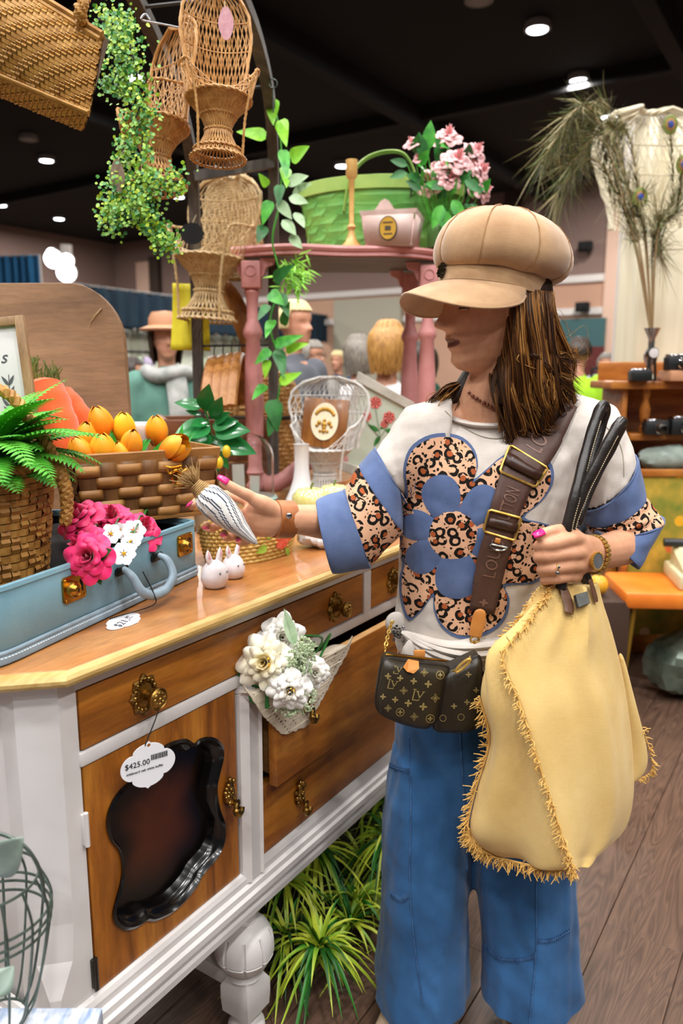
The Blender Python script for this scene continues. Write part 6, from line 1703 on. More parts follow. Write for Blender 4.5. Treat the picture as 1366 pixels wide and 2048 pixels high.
def plane(a, b):
 hs = [STt.hit(a[0] + (b[0] - a[0]) * f + dx, a[1] + (b[1] - a[1]) * f + dy) for f, dx, dy in ((0, -8, -6), (0, 8, -6), (1, 8, 6), (1, -8, 6))]
 n = (hs[1] - hs[3]).cross(hs[2] - hs[0]).normalized(); n = n if n.y < 0 else -n
 return (max(hs, key=lambda h: h.dot(n)), n)
def onpl(x, y, pl, off):
 o = Vector((0, 0, CAMH)); d = ray(x, y); c = pl[0] + pl[1] * off; return o + d * ((c - o).dot(pl[1]) / d.dot(pl[1]))
for pts, w in (([(1126, 1172), (1132, 1190), (1138, 1212), (1138, 1226)], .0105), ([(1180, 1160), (1186, 1178), (1191, 1196), (1192, 1204)], .006)):
 n_ = plane(pts[1], pts[-1]); P_ = [onpl(x, y, n_, .006) for x, y in pts]; g = G(); g.tube(spline(P_, 4), [(w * (.75 + .3 * sin(pi * i / 13)), .0022) for i in range(13)], 10, ref=n_[1].cross(P_[-1] - P_[0])); obj('leather_tab', g, M['tableather'], tote, world=True)
n_ = plane((1155, 1195), (1176, 1202)); g = G(); b = [onpl(x, y, n_, .007) for x, y in ((1151, 1189), (1175, 1182), (1181, 1206), (1158, 1215))]; g.add(b + [p - n_[1] * .008 for p in b], [(0, 1, 2, 3), (7, 6, 5, 4), (0, 1, 5, 4), (1, 2, 6, 5), (2, 3, 7, 6), (3, 0, 4, 7)])
M['patch'] = simple('grey leather patch', '#4a4a42', '#3b3b35', 80, .45); obj('leather_patch', g, M['patch'], tote, world=True, smooth=False, bevel=.0008)
# ================================================================ lace and flowers in the open drawer
M['lace'] = simple('ivory lace', '#dccfba', '#cfc1aa', 60, .9, bump=.2, bscale=500)
def lace_obj():
 """a doily hanging over the drawer front: a sheet with punched holes and a ragged edge"""
 A = sb(.455, OT - .004, .793); t = thing('lace_doily', 'ivory lace doily hanging point down over the open drawer front', 'doily', A)
 # sheet in (s,z) on the drawer front, plus a strip folded inside
 tip = front(566, 1468, OT - .008); rt = front(706, 1272, OT - .008); lf = front(487, 1370, OT - .008); ml = front(640, 1400, OT - .008)
 outl_ = [lf, front(520, 1428, OT), front(540, 1446, OT), tip, front(610, 1450, OT), front(635, 1400, OT), front(665, 1350, OT), front(690, 1300, OT), rt, (rt[0] - .02, .797), (lf[0] + .03, .797)]
 o = []
 for i in range(len(outl_)):
  a, b = outl_[i], outl_[(i + 1) % len(outl_)]; m = 8 if i < 8 else 2
  for k in range(m):
   f = k / m; w = .004 * sin(pi * f * 3) ** 2 if i < 8 else 0; o.append((a[0] + (b[0] - a[0]) * f + w * .3, a[1] + (b[1] - a[1]) * f - w))
 holes = []
 for a, b, n in ((front(530, 1405, OT), front(572, 1462, OT), 12), (front(545, 1400, OT), front(585, 1445, OT), 9), (front(600, 1440, OT), front(640, 1385, OT), 10), (front(648, 1372, OT), front(690, 1290, OT), 12), (front(565, 1440, OT), front(600, 1395, OT), 8), (front(655, 1330, OT), front(672, 1300, OT), 5), (front(560, 1455, OT), front(575, 1448, OT), 3)):
  for k in range(n):
   f = k / max(1, n - 1); c = (a[0] + (b[0] - a[0]) * f, a[1] + (b[1] - a[1]) * f); r_ = .0026 + .0006 * (k % 2)
   if all((c[0] - h[0]) ** 2 + (c[1] - h[1]) ** 2 > .0076 ** 2 for h in [hc for hc, _ in holes]): holes.append((c, [(c[0] + r_ * cos(x), c[1] + r_ * sin(x)) for x in [2 * pi * i / 6 for i in range(6)]]))
 g = G(); g.prism(o, OT - .004, OT - .0065, holes=[h for _, h in holes]); g.v = [sb(p.x, p.y - .0015 * sin(p.x * 60), p.z) for p in g.v]
 obj('lace_panel', g, M['lace'], t, world=True, smooth=False)
 g = G(); g.grid(lambda u, v: sb(lf[0] + .035 + (rt[0] - lf[0] - .055) * u, OT - .005 + .05 * v, .797 + .003 * sin(u * 12) - .012 * v * v), 20, 5); obj('folded_edge', g, M['lace'], t, world=True, solid=.0015)
lace_obj()
CR = (lin('#e8d48a'), lin('#f3f0e2')); WHI = (lin('#e9e4d4'), lin('#f4f2ee'))
DF = [(530, 1325, 1.375, 54, CR, 'large cream peony with yellow heart at the left of the drawer bouquet', 'peony', 6), (580, 1380, 1.355, 42, WHI, 'smaller white peony low in the drawer bouquet above the lace point', 'peony', 6), (563, 1275, 1.43, 44, WHI, 'white ruffled flower at the top of the drawer bouquet', 'flower', 6), (628, 1345, 1.45, 32, WHI, 'white rose at the right of the drawer bouquet beside the lace', 'rose', 5)]
for i, (px, py, Y, rp, cc, lb, cat, ly) in enumerate(DF):
 h = at(px, py, Y - .06); R = rp * (Y - .06) / 1545; d = Vector((-.1 + .15 * i, -1, .35 if i != 1 else .1))
 t = thing(cat, lb, cat, h - Vector((0, 0, R)), 0)
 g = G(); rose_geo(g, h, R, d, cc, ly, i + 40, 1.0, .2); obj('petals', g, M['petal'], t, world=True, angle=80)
 if i in (0, 1):
  g = G(); dn = d.normalized()
  for k in range(14): g.ball(h + dn * R * .35 + Vector((rnd(-.22, .22), rnd(-.05, .05), rnd(-.2, .2))) * R, R * .05, 6, 4)
  obj('stamens', g, M['pollen'], t, world=True)
 g = G(); dn = d.normalized(); b = h - dn * R * .3; e = sb(.52 + .03 * i, .02, .75); g.tube(spline([b, sb(.52 + .03 * i, OT + .01, .83), e], 5), .0025, 6); st = obj('stem', g, M['leafdk'], t, world=True)
 if i == 0:
  g = G()
  for a, b_, w in ((at(505, 1370, 1.33), at(535, 1420, 1.315), .04), (at(490, 1355, 1.33), at(482, 1338, 1.33), .03), (at(505, 1372, 1.33), at(522, 1412, 1.33), .045)): leaf_geo(g, a, b_ - a, (-.3, -1, .2), (b_ - a).length, w, .15, 6)
  obj('leaf', g, M['leafdk'], t, world=True)
M['sage'] = simple('pale sage green', '#a9bd8f', '#c6d3b4', 60, .6); M['sage2'] = simple('sage leaf', '#8fae83', '#b7caa8', 40, .6)
t = thing('greenery_sprig', 'pale green filler sprig with tiny clustered buds and one upright leaf in the drawer bouquet', 'greenery', at(600, 1345, 1.36))
g = G(); q = random.Random(8)
for cx_, cy_, r_, n in ((600, 1318, 30, 150), (612, 1290, 18, 60), (600, 1395, 34, 130), (575, 1412, 24, 60)):
 for k in range(n):
  a = q.uniform(0, 6.3); rr_ = r_ * sqrt(q.random()); p = at(cx_ + rr_ * cos(a), cy_ + rr_ * sin(a), 1.315 + q.uniform(-.02, .03))
  g.ball(p, .0024 * q.uniform(.7, 1.3), 5, 4)
  if k % 3 == 0: leaf_geo(g, p, (q.gauss(0, 1), -.4, q.gauss(.3, 1)), (0, -1, .2), .011, .004, .2, 3, m=1)
  if k % 4 == 0: g.tube([p, at(600, 1350, 1.35)], .0005, 3)
obj('bud_clusters', g, M['sage'], t, world=True, kind='stuff')
g = G(); a, b = at(590, 1290, 1.34), at(568, 1218, 1.36); leaf_geo(g, a, b - a, (0, -1, .1), (b - a).length, .022, .1, 8); g.tube([a, b], .0012, 4); obj('leaf', g, M['sage2'], t, world=True)
# ================================================================ grassy plant under the sideboard
M['blade'] = vcol('grass blades', .45)
gc = onz(640, 1770, .0); gc = sb(.93, .16, 0)
t = thing('grass_plant', 'bushy yellow green grass plant standing on the floor under the sideboard', 'plant', gc)
q = random.Random(4); g = G(); GB = [lin('#2f7a22'), lin('#4f9a2a'), lin('#8fb52c'), lin('#b9c438'), lin('#1f5a1c')]
tufts = [(sb(.60 + .14 * i + q.uniform(-.04, .04), q.uniform(-.04, .16), q.uniform(.03, .22))) for i in range(7) for _ in range(4)]
for c in tufts:
 for k in range(44):
  a = q.uniform(0, 2 * pi); el = q.uniform(.1, 1.3); L = q.uniform(.10, .20); w = q.uniform(.008, .013)
  ci = q.choice([0, 1, 1, 2, 2, 3, 3, 4]); d = Vector((cos(a) * cos(el), sin(a) * cos(el), sin(el)))
  b = len(g.v); side = d.cross(Vector((0, 0, 1))).normalized(); n = 7
  for i in range(n + 1):
   f = i / n; p = c + d * (L * f) - Vector((0, 0, 1.1 * L * f * f * cos(el))); p.z = max(p.z, .004); ww = w * (1 - f ** 2) * .5 + .0003
   g.v += [p - side * ww, p - Vector((0, 0, ww * .5)), p + side * ww]
  for i in range(n):
   cc = GB[ci]; yl = GB[3] if ci in (1, 2) else cc; f = i / n; g.col = tuple(cc[z] * (1 - f) + yl[z] * f for z in range(4))
   for k2 in range(2): g.addf((b + i * 3 + k2, b + i * 3 + k2 + 1, b + i * 3 + k2 + 4, b + i * 3 + k2 + 3))
obj('blades', g, M['blade'], t, world=True, kind='stuff', angle=180)
M['potdark'] = simple('dark planter', '#171310', rough=.8)
g = G(); B_ = [sb(.55, .02, 0), sb(1.4, .02, 0), sb(1.4, .24, 0), sb(.55, .24, 0)]; g.rings([[p + Vector((0, 0, z)) for p in B_] for z in (.002, .10)]); obj('planter', g, M['potdark'], t, world=True, smooth=False)
# ================================================================ painted stool top and wire basket, lower left
M['distress'] = simple('distressed white blue paint', '#cfd2d6', '#7f95b8', 14, .55, stretch=(4, 1, 1), lo=.42, hi=.62, bump=.2, detail=8)
zt2 = .56
c1 = onz(206, 2014, zt2); c0_ = onz(-120, 2016, zt2)
st_ = thing('painted_stool', 'small table with distressed white and blue paint cut by the lower left corner', 'stool', (c1.x - .20, c1.y - .15, 0))
g = G(); g.box((0, 0, zt2 - .0125), (.40, .30, .025), bev=.003); obj('stool_top', g, M['distress'], st_)
for a in (-1, 1):
 for b in (-1, 1): g = G(); g.tube([(a * .17, b * .12, zt2 - .025), (a * .18, b * .13, 0)], [.016, .012], 10); obj('leg', g, M['distress'], st_)
M['wire'] = simple('grey green wire', '#5d6a60', '#4a554d', 60, .35, .6)
wb = thing('wire_basket', 'round grey green wire egg basket on the painted stool at the lower left', 'wire basket', onz(2, 2042, zt2))
wc_ = onz(2, 2042, zt2)
def wtube(pp, Y, r=.0022): return [at(x, y, Y) for x, y in pp]
cxw, cyw = wc_.x, wc_.y
zm = at(60, 1805, .80).z; Rw = .098
wr = [[(.030, .003), (.045, .03), (.060, .09), (.070, .15), (.068, .175), (.058, .2)]]
for k in range(14):
 a = 2 * pi * k / 14; g = G(); g.tube(spline([(r_ * cos(a), r_ * sin(a), z) for r_, z in wr[0]], 5), .0017, 6); obj('wire_rib', g, M['wire'], wb)
for r_, z in ((.0705, .160), (.070, .148), (.068, .136), (.031, .004), (.058, .2)):
 g = G(); g.tube([(r_ * cos(a), r_ * sin(a), z) for a in [2 * pi * i / 48 for i in range(48)]], .0018, 6, closed=True); obj('wire_hoop', g, M['wire'], wb)
g = G(); g.tube(spline([(.068, .0, .17), (.062, 0, .22), (.04, 0, .252), (0, 0, .262), (-.05, 0, .23), (-.068, 0, .17)], 6), .0024, 8); obj('wire_handle', g, M['wire'], wb)
M['greyleaf'] = simple('grey green leaf', '#73857a', '#8b9c90', 20, .5)
for i, (a, b, w, lb) in enumerate(((at(-22, 1740, .76), at(33, 1690, .74), .045, 'large grey green leaf standing up in the wire basket'), (at(-20, 1990, .72), at(24, 1938, .74), .03, 'small grey green leaf low at the left edge below the wire hoops'))):
 g = G(); leaf_geo(g, a, b - a, (.3, -1, .3), (b - a).length * 1.1, w, .1, 10, fold=.2); g.tube([a, a + (a - b) * .8], .0014, 5); solo('leaf_sprig', g, M['greyleaf'], lb, 'leaf', a + (a - b) * .8, solid=.001)
# ================================================================ display table behind the sideboard and what stands on it
M['pinkpaint'] = simple('dusty pink paint', '#cf8f8c', '#c27f7c', 12, .5, bump=.1)
M['greywood'] = wood('grey bare wood', '#5d5852', '#77716a', '#8a847c', 'X', 1, .7)
M['tablewood'] = wood('brown table', '#6d451d', '#8c5f2c', '#a0733c', 'X', 1, .5)
M['rattan'] = simple('honey rattan', '#cf9f62', '#b07d42', 60, .5, lo=.35, hi=.65); M['rattan_pale'] = simple('pale rattan', '#cdb183', '#b3925f', 60, .55)
M['whitewick'] = simple('white wicker', '#dcd9d4', '#c9c5bf', 40, .6)
TZ = .955
tt0 = sb(.0, .60, 0)
bt = thing('display_table', 'plain brown display table standing behind the white sideboard', 'table', sb(1.1, 1.05, 0), SROT)
g = G(); g.box((0, 0, TZ - .02), (2.3, .95, .04), bev=.004); obj('table_top', g, M['tablewood'], bt)
for a in (-1, 1):
 for b in (-1, 1): g = G(); g.box((a * 1.08, b * .42, (TZ - .04) / 2), (.06, .06, TZ - .04), bev=.004); obj('leg', g, M['tablewood'], bt)
# ---- pink half round table
Pl = onz(512, 982, TZ); YL = Pl.y
ptop = at(500, 492, YL).z
pk = thing('pink_table', 'dusty pink half round table with turned legs standing on the display table', 'table', (Pl.x, Pl.y, TZ))
PT_H = ptop - TZ
Pr = at(852, 800, YL + .10); Pb = at(818, 800, YL + .32)
def turned(c, H, r0, nm='leg'):
 g = G(); P_ = [(.9, 0), (1.25, .015), (1.3, .03), (.9, .05), (1.1, .075), (1.3, .085), (1.1, .095), (.95, .12), (1.0, .2), (1.1, .215), (1.22, .225), (1.1, .235), (1.15, .26), (1.3, .40), (1.2, .52), (.92, .66), (1.25, .675), (1.3, .69), (1.22, .70), (.75, .74), (.72, .80), (.85, .84), (1.05, .855), (.8, .87)]
 g.lathe([(r0 * r_, H * z) for r_, z in P_], c, 20)
 g.box((c[0], c[1], c[2] + H * .925), (r0 * 2.5, r0 * 2.5, H * .11), bev=.004); return g
legs = [(0, 0), (Pr.x - Pl.x, Pr.y - Pl.y), (Pb.x - Pl.x, Pb.y - Pl.y)]
for (x, y) in legs:
 l = obj('leg', turned((x, y, 0), PT_H - .035, .026), M['pinkpaint'], pk, angle=50)
 g = G(); g.tube([(x + .017 * cos(t), y - .034, PT_H * .90 + .017 * sin(t)) for t in [2 * pi * k / 20 for k in range(20)]], .0022, 6, closed=True); obj('carved_ring', g, M['pinkpaint'], l)
 for sg in (-1, 1): g = G(); g.prism([(0, 0), (.05, 0), (.045, -.02), (.02, -.03), (.012, -.055), (0, -.065)], -.01, .01, Matrix.Scale(sg, 3, (1, 0, 0)), c=(x + sg * .03, y, PT_H - .04)); obj('corner_bracket', g, M['pinkpaint'], l)
W_ = legs[1][0]
def topcurve(e, n=40):
 out = []
 for k in range(n + 1):
  t = k / n; x = -.07 + (W_ + .16) * t; y = -.085 + .075 * (2 * t - 1) ** 2 * 1.0 + .018 * cos(t * 4 * pi) + t * .1
  cxm = W_ / 2; out.append((cxm + (x - cxm) * (1 - e / .4), y + e))
 out += [(W_ + .09 - e, .45 - e), (-.02 + e, .42 - e)]; return out
g = G(); g.rings([[(x, y, PT_H + z) for x, y in topcurve(e)] for e, z in ((.012, -.034), (.004, -.032), (.006, -.022), (.0, -.018), (-.004, -.010), (0, -.002), (.006, 0))]); obj('top', g, M['pinkpaint'], pk, smooth=False)
g = G(); g.rings([[(x, y, PT_H + z) for x, y in topcurve(.02)] for z in (-.036, -.0345)]); obj('underside', g, M['greywood'], pk, smooth=False)
g = G(); cur = spline([(0, .01, .05), (.05, .0, .025), (.10, .01, .04), (.17, .05, .09), (.26, .12, .10), (W_ * .75, .2, .09), (W_, legs[1][1], .05)], 8); g.tube(cur, [(.03, .018)] * len(cur), 10, ref=(0, 0, 1)); obj('curved_stretcher', g, M['pinkpaint'], pk)
# ---- on the pink table: candlestick, berry box, green basket, pale roses
TZ2 = ptop
M['candle'] = simple('pale turned wood', '#d9b06c', '#c99c54', 30, .4)
c = at(703, 470, YL + .03); c.z = TZ2
t = thing('candlestick', 'slim pale wooden candlestick standing at the front of the pink table', 'candlestick', c)
hC = at(703, 320, YL + .03).z - TZ2
g = G(); g.lathe([(.034, 0), (.033, .006), (.020, .02), (.012, .04), (.009, .055), (.013, .062), (.0155, .066), (.011, .072), (.008, .08), (.0085, hC * .6), (.0105, hC * .78), (.013, hC * .79), (.019, hC * .815), (.0195, hC), (.015, hC), (.014, hC * .9), (0, hC * .9)], n=24); obj('turned_stem', g, M['candle'], t)
M['boxpink'] = simple('whitewashed pink wood', '#dcc3bb', '#cfb1a8', 20, .7); M['labelgold'] = simple('yellow label', '#c99b2e', rough=.6); M['labeldark'] = simple('dark label ring', '#4c4234', rough=.7)
c = at(785, 472, YL + .04); c.z = TZ2
t = thing('berry_box', 'whitewashed pink berry box with a round yellow label on the pink table', 'box', c, radians(-14))
def tap(w0, w1, d0, d1, h, z0=0): return [[(-w0, -d0, z0), (w0, -d0, z0), (w0, d0, z0), (-w0, d0, z0)], [(-w1, -d1, z0 + h), (w1, -d1, z0 + h), (w1, d1, z0 + h), (-w1, d1, z0 + h)]]
k = YL / 2.7; hb = .10 * k; a, b = tap(.078 * k, .092 * k, .07 * k, .085 * k, hb)
for i in range(4):
 j = (i + 1) % 4; A, B_, C_, D_ = [Vector(p) for p in (a[i], a[j], b[j], b[i])]; inn = -((B_ - A).cross(D_ - A)).normalized() * .003 * -1; g = G()
 e = .03
 A2, B2, C2, D2 = A + (B_ - A) * e, B_ - (B_ - A) * e, C_ - (C_ - D_) * e, D_ + (C_ - D_) * e
 g.add([A2, B2, C2, D2], [(0, 1, 2, 3)]); obj('side_panel', g, M['boxpink'], t, solid=.004)
g = G(); r0, r1 = tap(.094 * k, .096 * k, .087 * k, .089 * k, .014 * k, hb - .006); g.rings([r0, r1, [tuple(Vector(p) * .96 + Vector((0, 0, .04 * p[2]))) for p in r1], [tuple(Vector(p) * .96 + Vector((0, 0, .04 * p[2]))) for p in r0], r0], cap=False); obj('rim_band', g, M['boxpink'], t, smooth=False)
g = G(); g.add(a, [(0, 1, 2, 3)]); obj('base', g, M['boxpink'], t, solid=.003)
g = G(); g.prism([(-.05 * k, 0), (.05 * k, 0), (.05 * k, .03 * k), (.03 * k, .05 * k), (.015 * k, .072 * k), (0, .08 * k), (-.015 * k, .072 * k), (-.03 * k, .05 * k), (-.05 * k, .03 * k)], 0, .004, c=(-.045 * k, .086 * k, hb)); obj('arched_back', g, M['boxpink'], t, smooth=False)
fx = Matrix.Rotation(radians(-8), 3, 'X')
g = G(); n = 24; ly = -.0795 * k
g.prism([(.0 + .031 * k * cos(x), .05 * k + .039 * k * sin(x)) for x in [2 * pi * i / n for i in range(n)]], ly - .006, ly + .002); lb_ = obj('label_ring', g, M['labeldark'], t, smooth=False)
g = G(); g.prism([(.027 * k * cos(x), .05 * k + .035 * k * sin(x)) for x in [2 * pi * i / n for i in range(n)]], ly - .0075, ly - .006); obj('round_label', g, M['labelgold'], t, smooth=False)
g = G(); g.box((0, ly - .008, .05 * k), (.02 * k, .001, .014 * k)); g.box((0, ly - .008, .068 * k), (.034 * k, .001, .004 * k)); g.box((0, ly - .008, .032 * k), (.03 * k, .001, .004 * k)); obj('label_print', g, M['labeldark'], t, smooth=False, kind='stuff')
M['greensplint'] = simple('green stained splint', '#4f9a46', '#7db352', 9, .5, lo=.3, hi=.7); M['greenrim'] = simple('pale green rim', '#9bb85c', '#86aa50', 12, .5)
c = at(760, 470, YL + .30); c.z = TZ2; kk = (YL + .30) / 1530; GW, GD = 152 * kk, .11; GH = at(760, 372, YL + .25).z - TZ2
t = thing('green_basket', 'large green stained splint basket with bent wood handle on the pink table', 'basket', c, radians(-6))
def gbp(u, v, e=0):
 a = 2 * pi * u; s_ = .86 + .14 * v; x = (GW * s_ + e) * (abs(cos(a)) ** .55) * (1 if cos(a) >= 0 else -1); y = (GD * s_ + e) * (abs(sin(a)) ** .55) * (1 if sin(a) >= 0 else -1)
 return Vector((x, y, GH * v * (1 + .10 * (1 - (x / GW) ** 2) * v)))
g = G()
for w, (du, off) in enumerate(((1, .0035), (-1, .001))):     # diagonal plaited splints
 for k in range(22):
  g2 = G(); m = 9
  for i in range(m + 1):
   v = i / m; u = k / 22 + du * v * .16; wv = .0035 * (1 if int(i + k) % 2 else -1) * .5
   for s_ in (-.0235, .0235): g2.v.append(gbp(u + s_, v, off + wv))
  for i in range(m): g2.addf((i * 2, i * 2 + 1, i * 2 + 3, i * 2 + 2))
  obj('splint', g2, M['greensplint'], t, solid=.0015, smooth=False)
g = G(); g.grid(lambda u, v: gbp(u, v, -.003), 48, 6, cu=True); g.grid(lambda u, v: gbp(v, 0, -.003) * u, 1, 48); obj('lining', g, M['greensplint'], t)
g = G(); g.rings([[gbp(k / 64, 1, e) + Vector((0, 0, z)) for k in range(64)] for e, z in ((.006, -.045), (.009, -.044), (.009, .0), (.004, .002), (-.006, 0), (-.006, -.04), (.006, -.045))], cap=False); obj('rim_band', g, M['greenrim'], t)
hx0 = -.35 * GW; hx1 = .42 * GW
g = G(); P_ = spline([(hx0 - .02, -GD - .006, GH * .6), (hx0, -GD * .95, GH * 1.05), (hx0 + .05, -GD * .6, GH * 1.35), (0.02, 0, GH * 1.52), (hx1 - .04, GD * .2, GH * 1.5), (hx1, GD * .4, GH * 1.25), (hx1 + .01, GD * .5, GH * .9)], 8); g.tube(P_, [(.017, .005)] * len(P_), 8, ref=(0, 1, 0)); obj('bent_handle', g, M['greenrim'], t)
g = G(); a = Vector((hx1 - .01, -GD - .012, GH * 1.05)); g.tube([a, a + Vector((.0, -.004, -.07))], .003, 6); obj('metal_tie', g, M['steel'], t)
PR = [(826, 288, 17, 'b', 'small pale pink rosebud highest at the left of the bouquet'), (897, 272, 22, 'f', 'topmost pale pink rose of the bouquet'), (951, 302, 20, 'f', 'upper right pale pink rose of the bouquet'), (914, 320, 25, 'f', 'large pale pink rose in the middle of the bouquet'), (961, 340, 21, 'f', 'pale pink rose at the right edge of the bouquet'),
      (858, 363, 23, 'f', 'lower left pale pink rose against the green basket rim'), (899, 355, 20, 'f', 'pale pink rose just below the middle of the bouquet'), (966, 380, 20, 'f', 'lowest pale pink rose at the right, above the cap'), (880, 290, 13, 'b', 'small pale rosebud between the top roses'), (839, 316, 13, 'b', 'pale rosebud low at the left of the bouquet'), (873, 332, 12, 'b', 'tiny rosebud left of the middle rose'), (944, 382, 14, 'b', 'small rosebud low at the right among dark leaves'), (887, 334, 15, 'f', 'pale rose tucked behind the middle rose')]
PP = (lin('#e08f94'), lin('#f2c3c2')); base = at(885, 470, YL + .10); base.z = TZ2
M['bvase'] = simple('green glazed pot', '#5c8a4a', rough=.3)
pot = G(); pot.lathe([(.035, 0), (.05, .01), (.055, .05), (.045, .09), (.04, .09), (.045, .05), (0, .02)], n=20)
pot.v = [p + base for p in pot.v]; solo('flower_pot', pot, M['bvase'], 'small green pot behind the cap holding the pale pink roses', 'pot', base)
for i, (px, py, rp, kd, lb) in enumerate(PR):
 Y = YL + .06 + (.05 if i % 3 else -.02); h = at(px, py, Y); R = rp * 1.1 * Y / 1545; d = Vector(((px - 890) / 90, -.8, .55 + (330 - py) / 150))
 t = thing('pale_rose', lb, 'rose', base + Vector((0, 0, .02)), 0, 'pale pink roses on the pink table')
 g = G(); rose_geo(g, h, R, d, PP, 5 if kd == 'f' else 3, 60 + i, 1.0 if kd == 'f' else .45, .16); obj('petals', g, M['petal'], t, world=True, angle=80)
 g = G(); b = h - d.normalized() * R * .4; g.tube(spline([b, (b + base) / 2 + Vector(((px - 890) * .0004, 0, .03)), base + Vector((0, 0, .02))], 6), .0026, 6); g.ball(b, R * .3, 8, 6); obj('stem', g, M['leafmid'], t, world=True)
 for k in range(2):
  g = G(); q0_ = b + (base - b) * (.06 + .16 * k) + Vector((rnd(-.02, .02), -.015, 0)); leaf_geo(g, q0_, (rnd(-1, 1), -.5, rnd(-.5, .8)), (0, -1, .3), .06, .036, .15, 6); obj('leaf', g, M['leafmid'] if (i + k) % 2 else M['leafdk'], t, world=True)
for x, y, dx, dy, L, lm in ((852, 262, 10, -10, .0, 'leafmid'), (855, 300, 5, -42, .075, 'leafmid'), (848, 318, -6, -34, .07, 'leafdk'), (885, 410, -20, 45, .07, 'leafmid'), (905, 400, 25, 45, .07, 'leafmid'), (930, 360, 30, 20, .06, 'leafdk'), (842, 380, -30, -20, .05, 'leafdk'), (880, 420, 30, 60, .08, 'leafmid'), (815, 330, -30, -10, .05, 'leafdk'), (813, 345, -30, 8, .05, 'leafdk')):
 if not L: continue
 a = at(x, y, YL + .03); b = at(x + dx, y + dy, YL + .02); t = thing('rose_leaf_spray', 'loose green leaf spray at the %s of the pale rose bouquet' % {(855, 300): 'upper left tip', (848, 318): 'left', (885, 410): 'lower middle', (905, 400): 'lower right', (930, 360): 'right', (842, 380): 'far lower left', (880, 420): 'bottom', (815, 330): 'far left upper', (813, 345): 'far left lower'}[(x, y)], 'leaf', a, 0, 'leaf sprays of the pale rose bouquet')
 g = G(); leaf_geo(g, a, b - a, (0, -1, .2), L * 1.2, L * .6, .1, 7); obj('leaf', g, M[lm], t, world=True); g = G(); g.tube(spline([a, (a + base) / 2, base + Vector((0, 0, .03))], 4), .0018, 5); obj('stem', g, M['leafmid'], t, world=True)
# ---- white wicker chair (miniature), plaques, bud vase, cloche, ceramic fruit, framed flower print
def lattice(g, fn, nu, nv, r, diag=True, n=5, hs=()):
 for k in range(nu):
  for sgn in ((1, -1) if diag else (0,)):
   pts = [fn((k + sgn * v * 3) / nu, v) for v in [i / nv for i in range(nv + 1)]]
   pts = [p for p in pts if p is not None]
   if len(pts) > 1: g.tube(pts, r, n)
 for v in hs: g.tube([p for p in [fn(u / 40, v) for u in range(41)] if p is not None], r * 1.3, n)
 return g
def wick_chair(name, label, mat, k=1.0, back_w=.11, back_h=.27, group=None, rim=.0055, dense=16):
 t = thing(name, label, 'wicker chair', (0, 0, 0), 0, group)
 def ped(u, v):      # hourglass base
  a = 2 * pi * u; r_ = interp([(0, .088), (.10, .078), (.2, .06), (.45, .040), (.5, .040), (.7, .055), (.9, .088), (1, .104)], v); return Vector((r_ * cos(a), r_ * sin(a), .185 * v)) * k
 g = G(); lattice(g, ped, dense * 2, 8, .0021 * k); obj('base_lattice', g, mat, t, kind='stuff')
 for v, r_ in ((0, .09), (.14, .078), (.47, .043), (1, .106), (.72, .058)):
  g = G(); rope(g, [Vector((r_ * cos(a), r_ * sin(a), .185 * v)) * k for a in [2 * pi * i / 48 for i in range(48)]], rim * .45 * k, rim * .62 * k, 14, 2, 5, True); obj('rim_band', g, mat, t)
 g = G(); g.woven(lambda u, v: (Vector((.104 * v * cos(2 * pi * u), .104 * v * sin(2 * pi * u), .188)) * k, Vector((0, 0, 1))), 26, 6, .0012 * k); obj('seat', g, mat, t, kind='stuff')
 g = G(); g.woven(lambda u, v: (ped(u, .55 + .43 * v), Vector((cos(2 * pi * u), sin(2 * pi * u), -.5))), 40, 9, .0012 * k); obj('woven_bowl', g, mat, t, kind='stuff')
 def back(u, v):     # curved fan; u across, v up
  x = (2 * u - 1); hgt = .185 + back_h * v; w = back_w * interp([(0, .80), (.15, .82), (.35, .95), (.6, 1.08), (.8, 1.0), (.93, .7), (1.0, .25)], v)
  return Vector((w * x, .098 - .055 * x * x * (1 - .3 * v) + .03 * v, hgt)) * k
 g = G()
 for i in range(dense + 1):
  for sgn in (1, -1):
   pts = []
   for j in range(11):
    v = j / 10; u = i / dense + sgn * .35 * (v - .5)
    if 0 <= u <= 1: pts.append(back(u, v))
   if len(pts) > 1: g.tube(pts, .0017 * k, 4)
 for i in range(9): g.tube([back((i + .5) / 9, j / 8) for j in range(9)], .0019 * k, 4)
 for v in (.22, .5, .74): g.tube([back(u / 16, v) for u in range(17)], .0026 * k, 5)
 obj('back_lattice', g, mat, t, kind='stuff')
 edge_ = [back(0, j / 14) for j in range(15)] + [back(u / 8, 1) for u in range(1, 8)] + [back(1, j / 14) for j in range(14, -1, -1)]
 g = G(); rope(g, edge_, rim * .5 * k, rim * .68 * k, 30, 3, 5); obj('back_rim', g, mat, t)
 for sg in (-1, 1):
  arm = spline([Vector((sg * back_w * .9, .065, .31)) * k, Vector((sg * .125, .03, .285)) * k, Vector((sg * .122, -.045, .275)) * k, Vector((sg * .105, -.075, .26)) * k, Vector((sg * .088, -.07, .19)) * k, Vector((sg * .075, -.06, .10)) * k, Vector((sg * .072, -.05, .0)) * k], 6)
  g = G(); rope(g, arm, rim * .42 * k, rim * .6 * k, 20, 3, 5); obj('arm', g, mat, t)
  g = G()
  for i in range(9):
   f = i / 8; a = arm[int(f * 22)]; th = radians(20 - 75 * f) if sg > 0 else radians(160 + 75 * f); g.tube([a, Vector((.104 * cos(th), .104 * sin(th), .188)) * k], .0017 * k, 4)
   g.tube([a, Vector((.104 * cos(th - sg * .5), .104 * sin(th - sg * .5), .188)) * k], .0015 * k, 4)
  obj('arm_lattice', g, mat, t, kind='stuff')
 return t
cw = onz(650, 992, TZ); Yw = cw.y
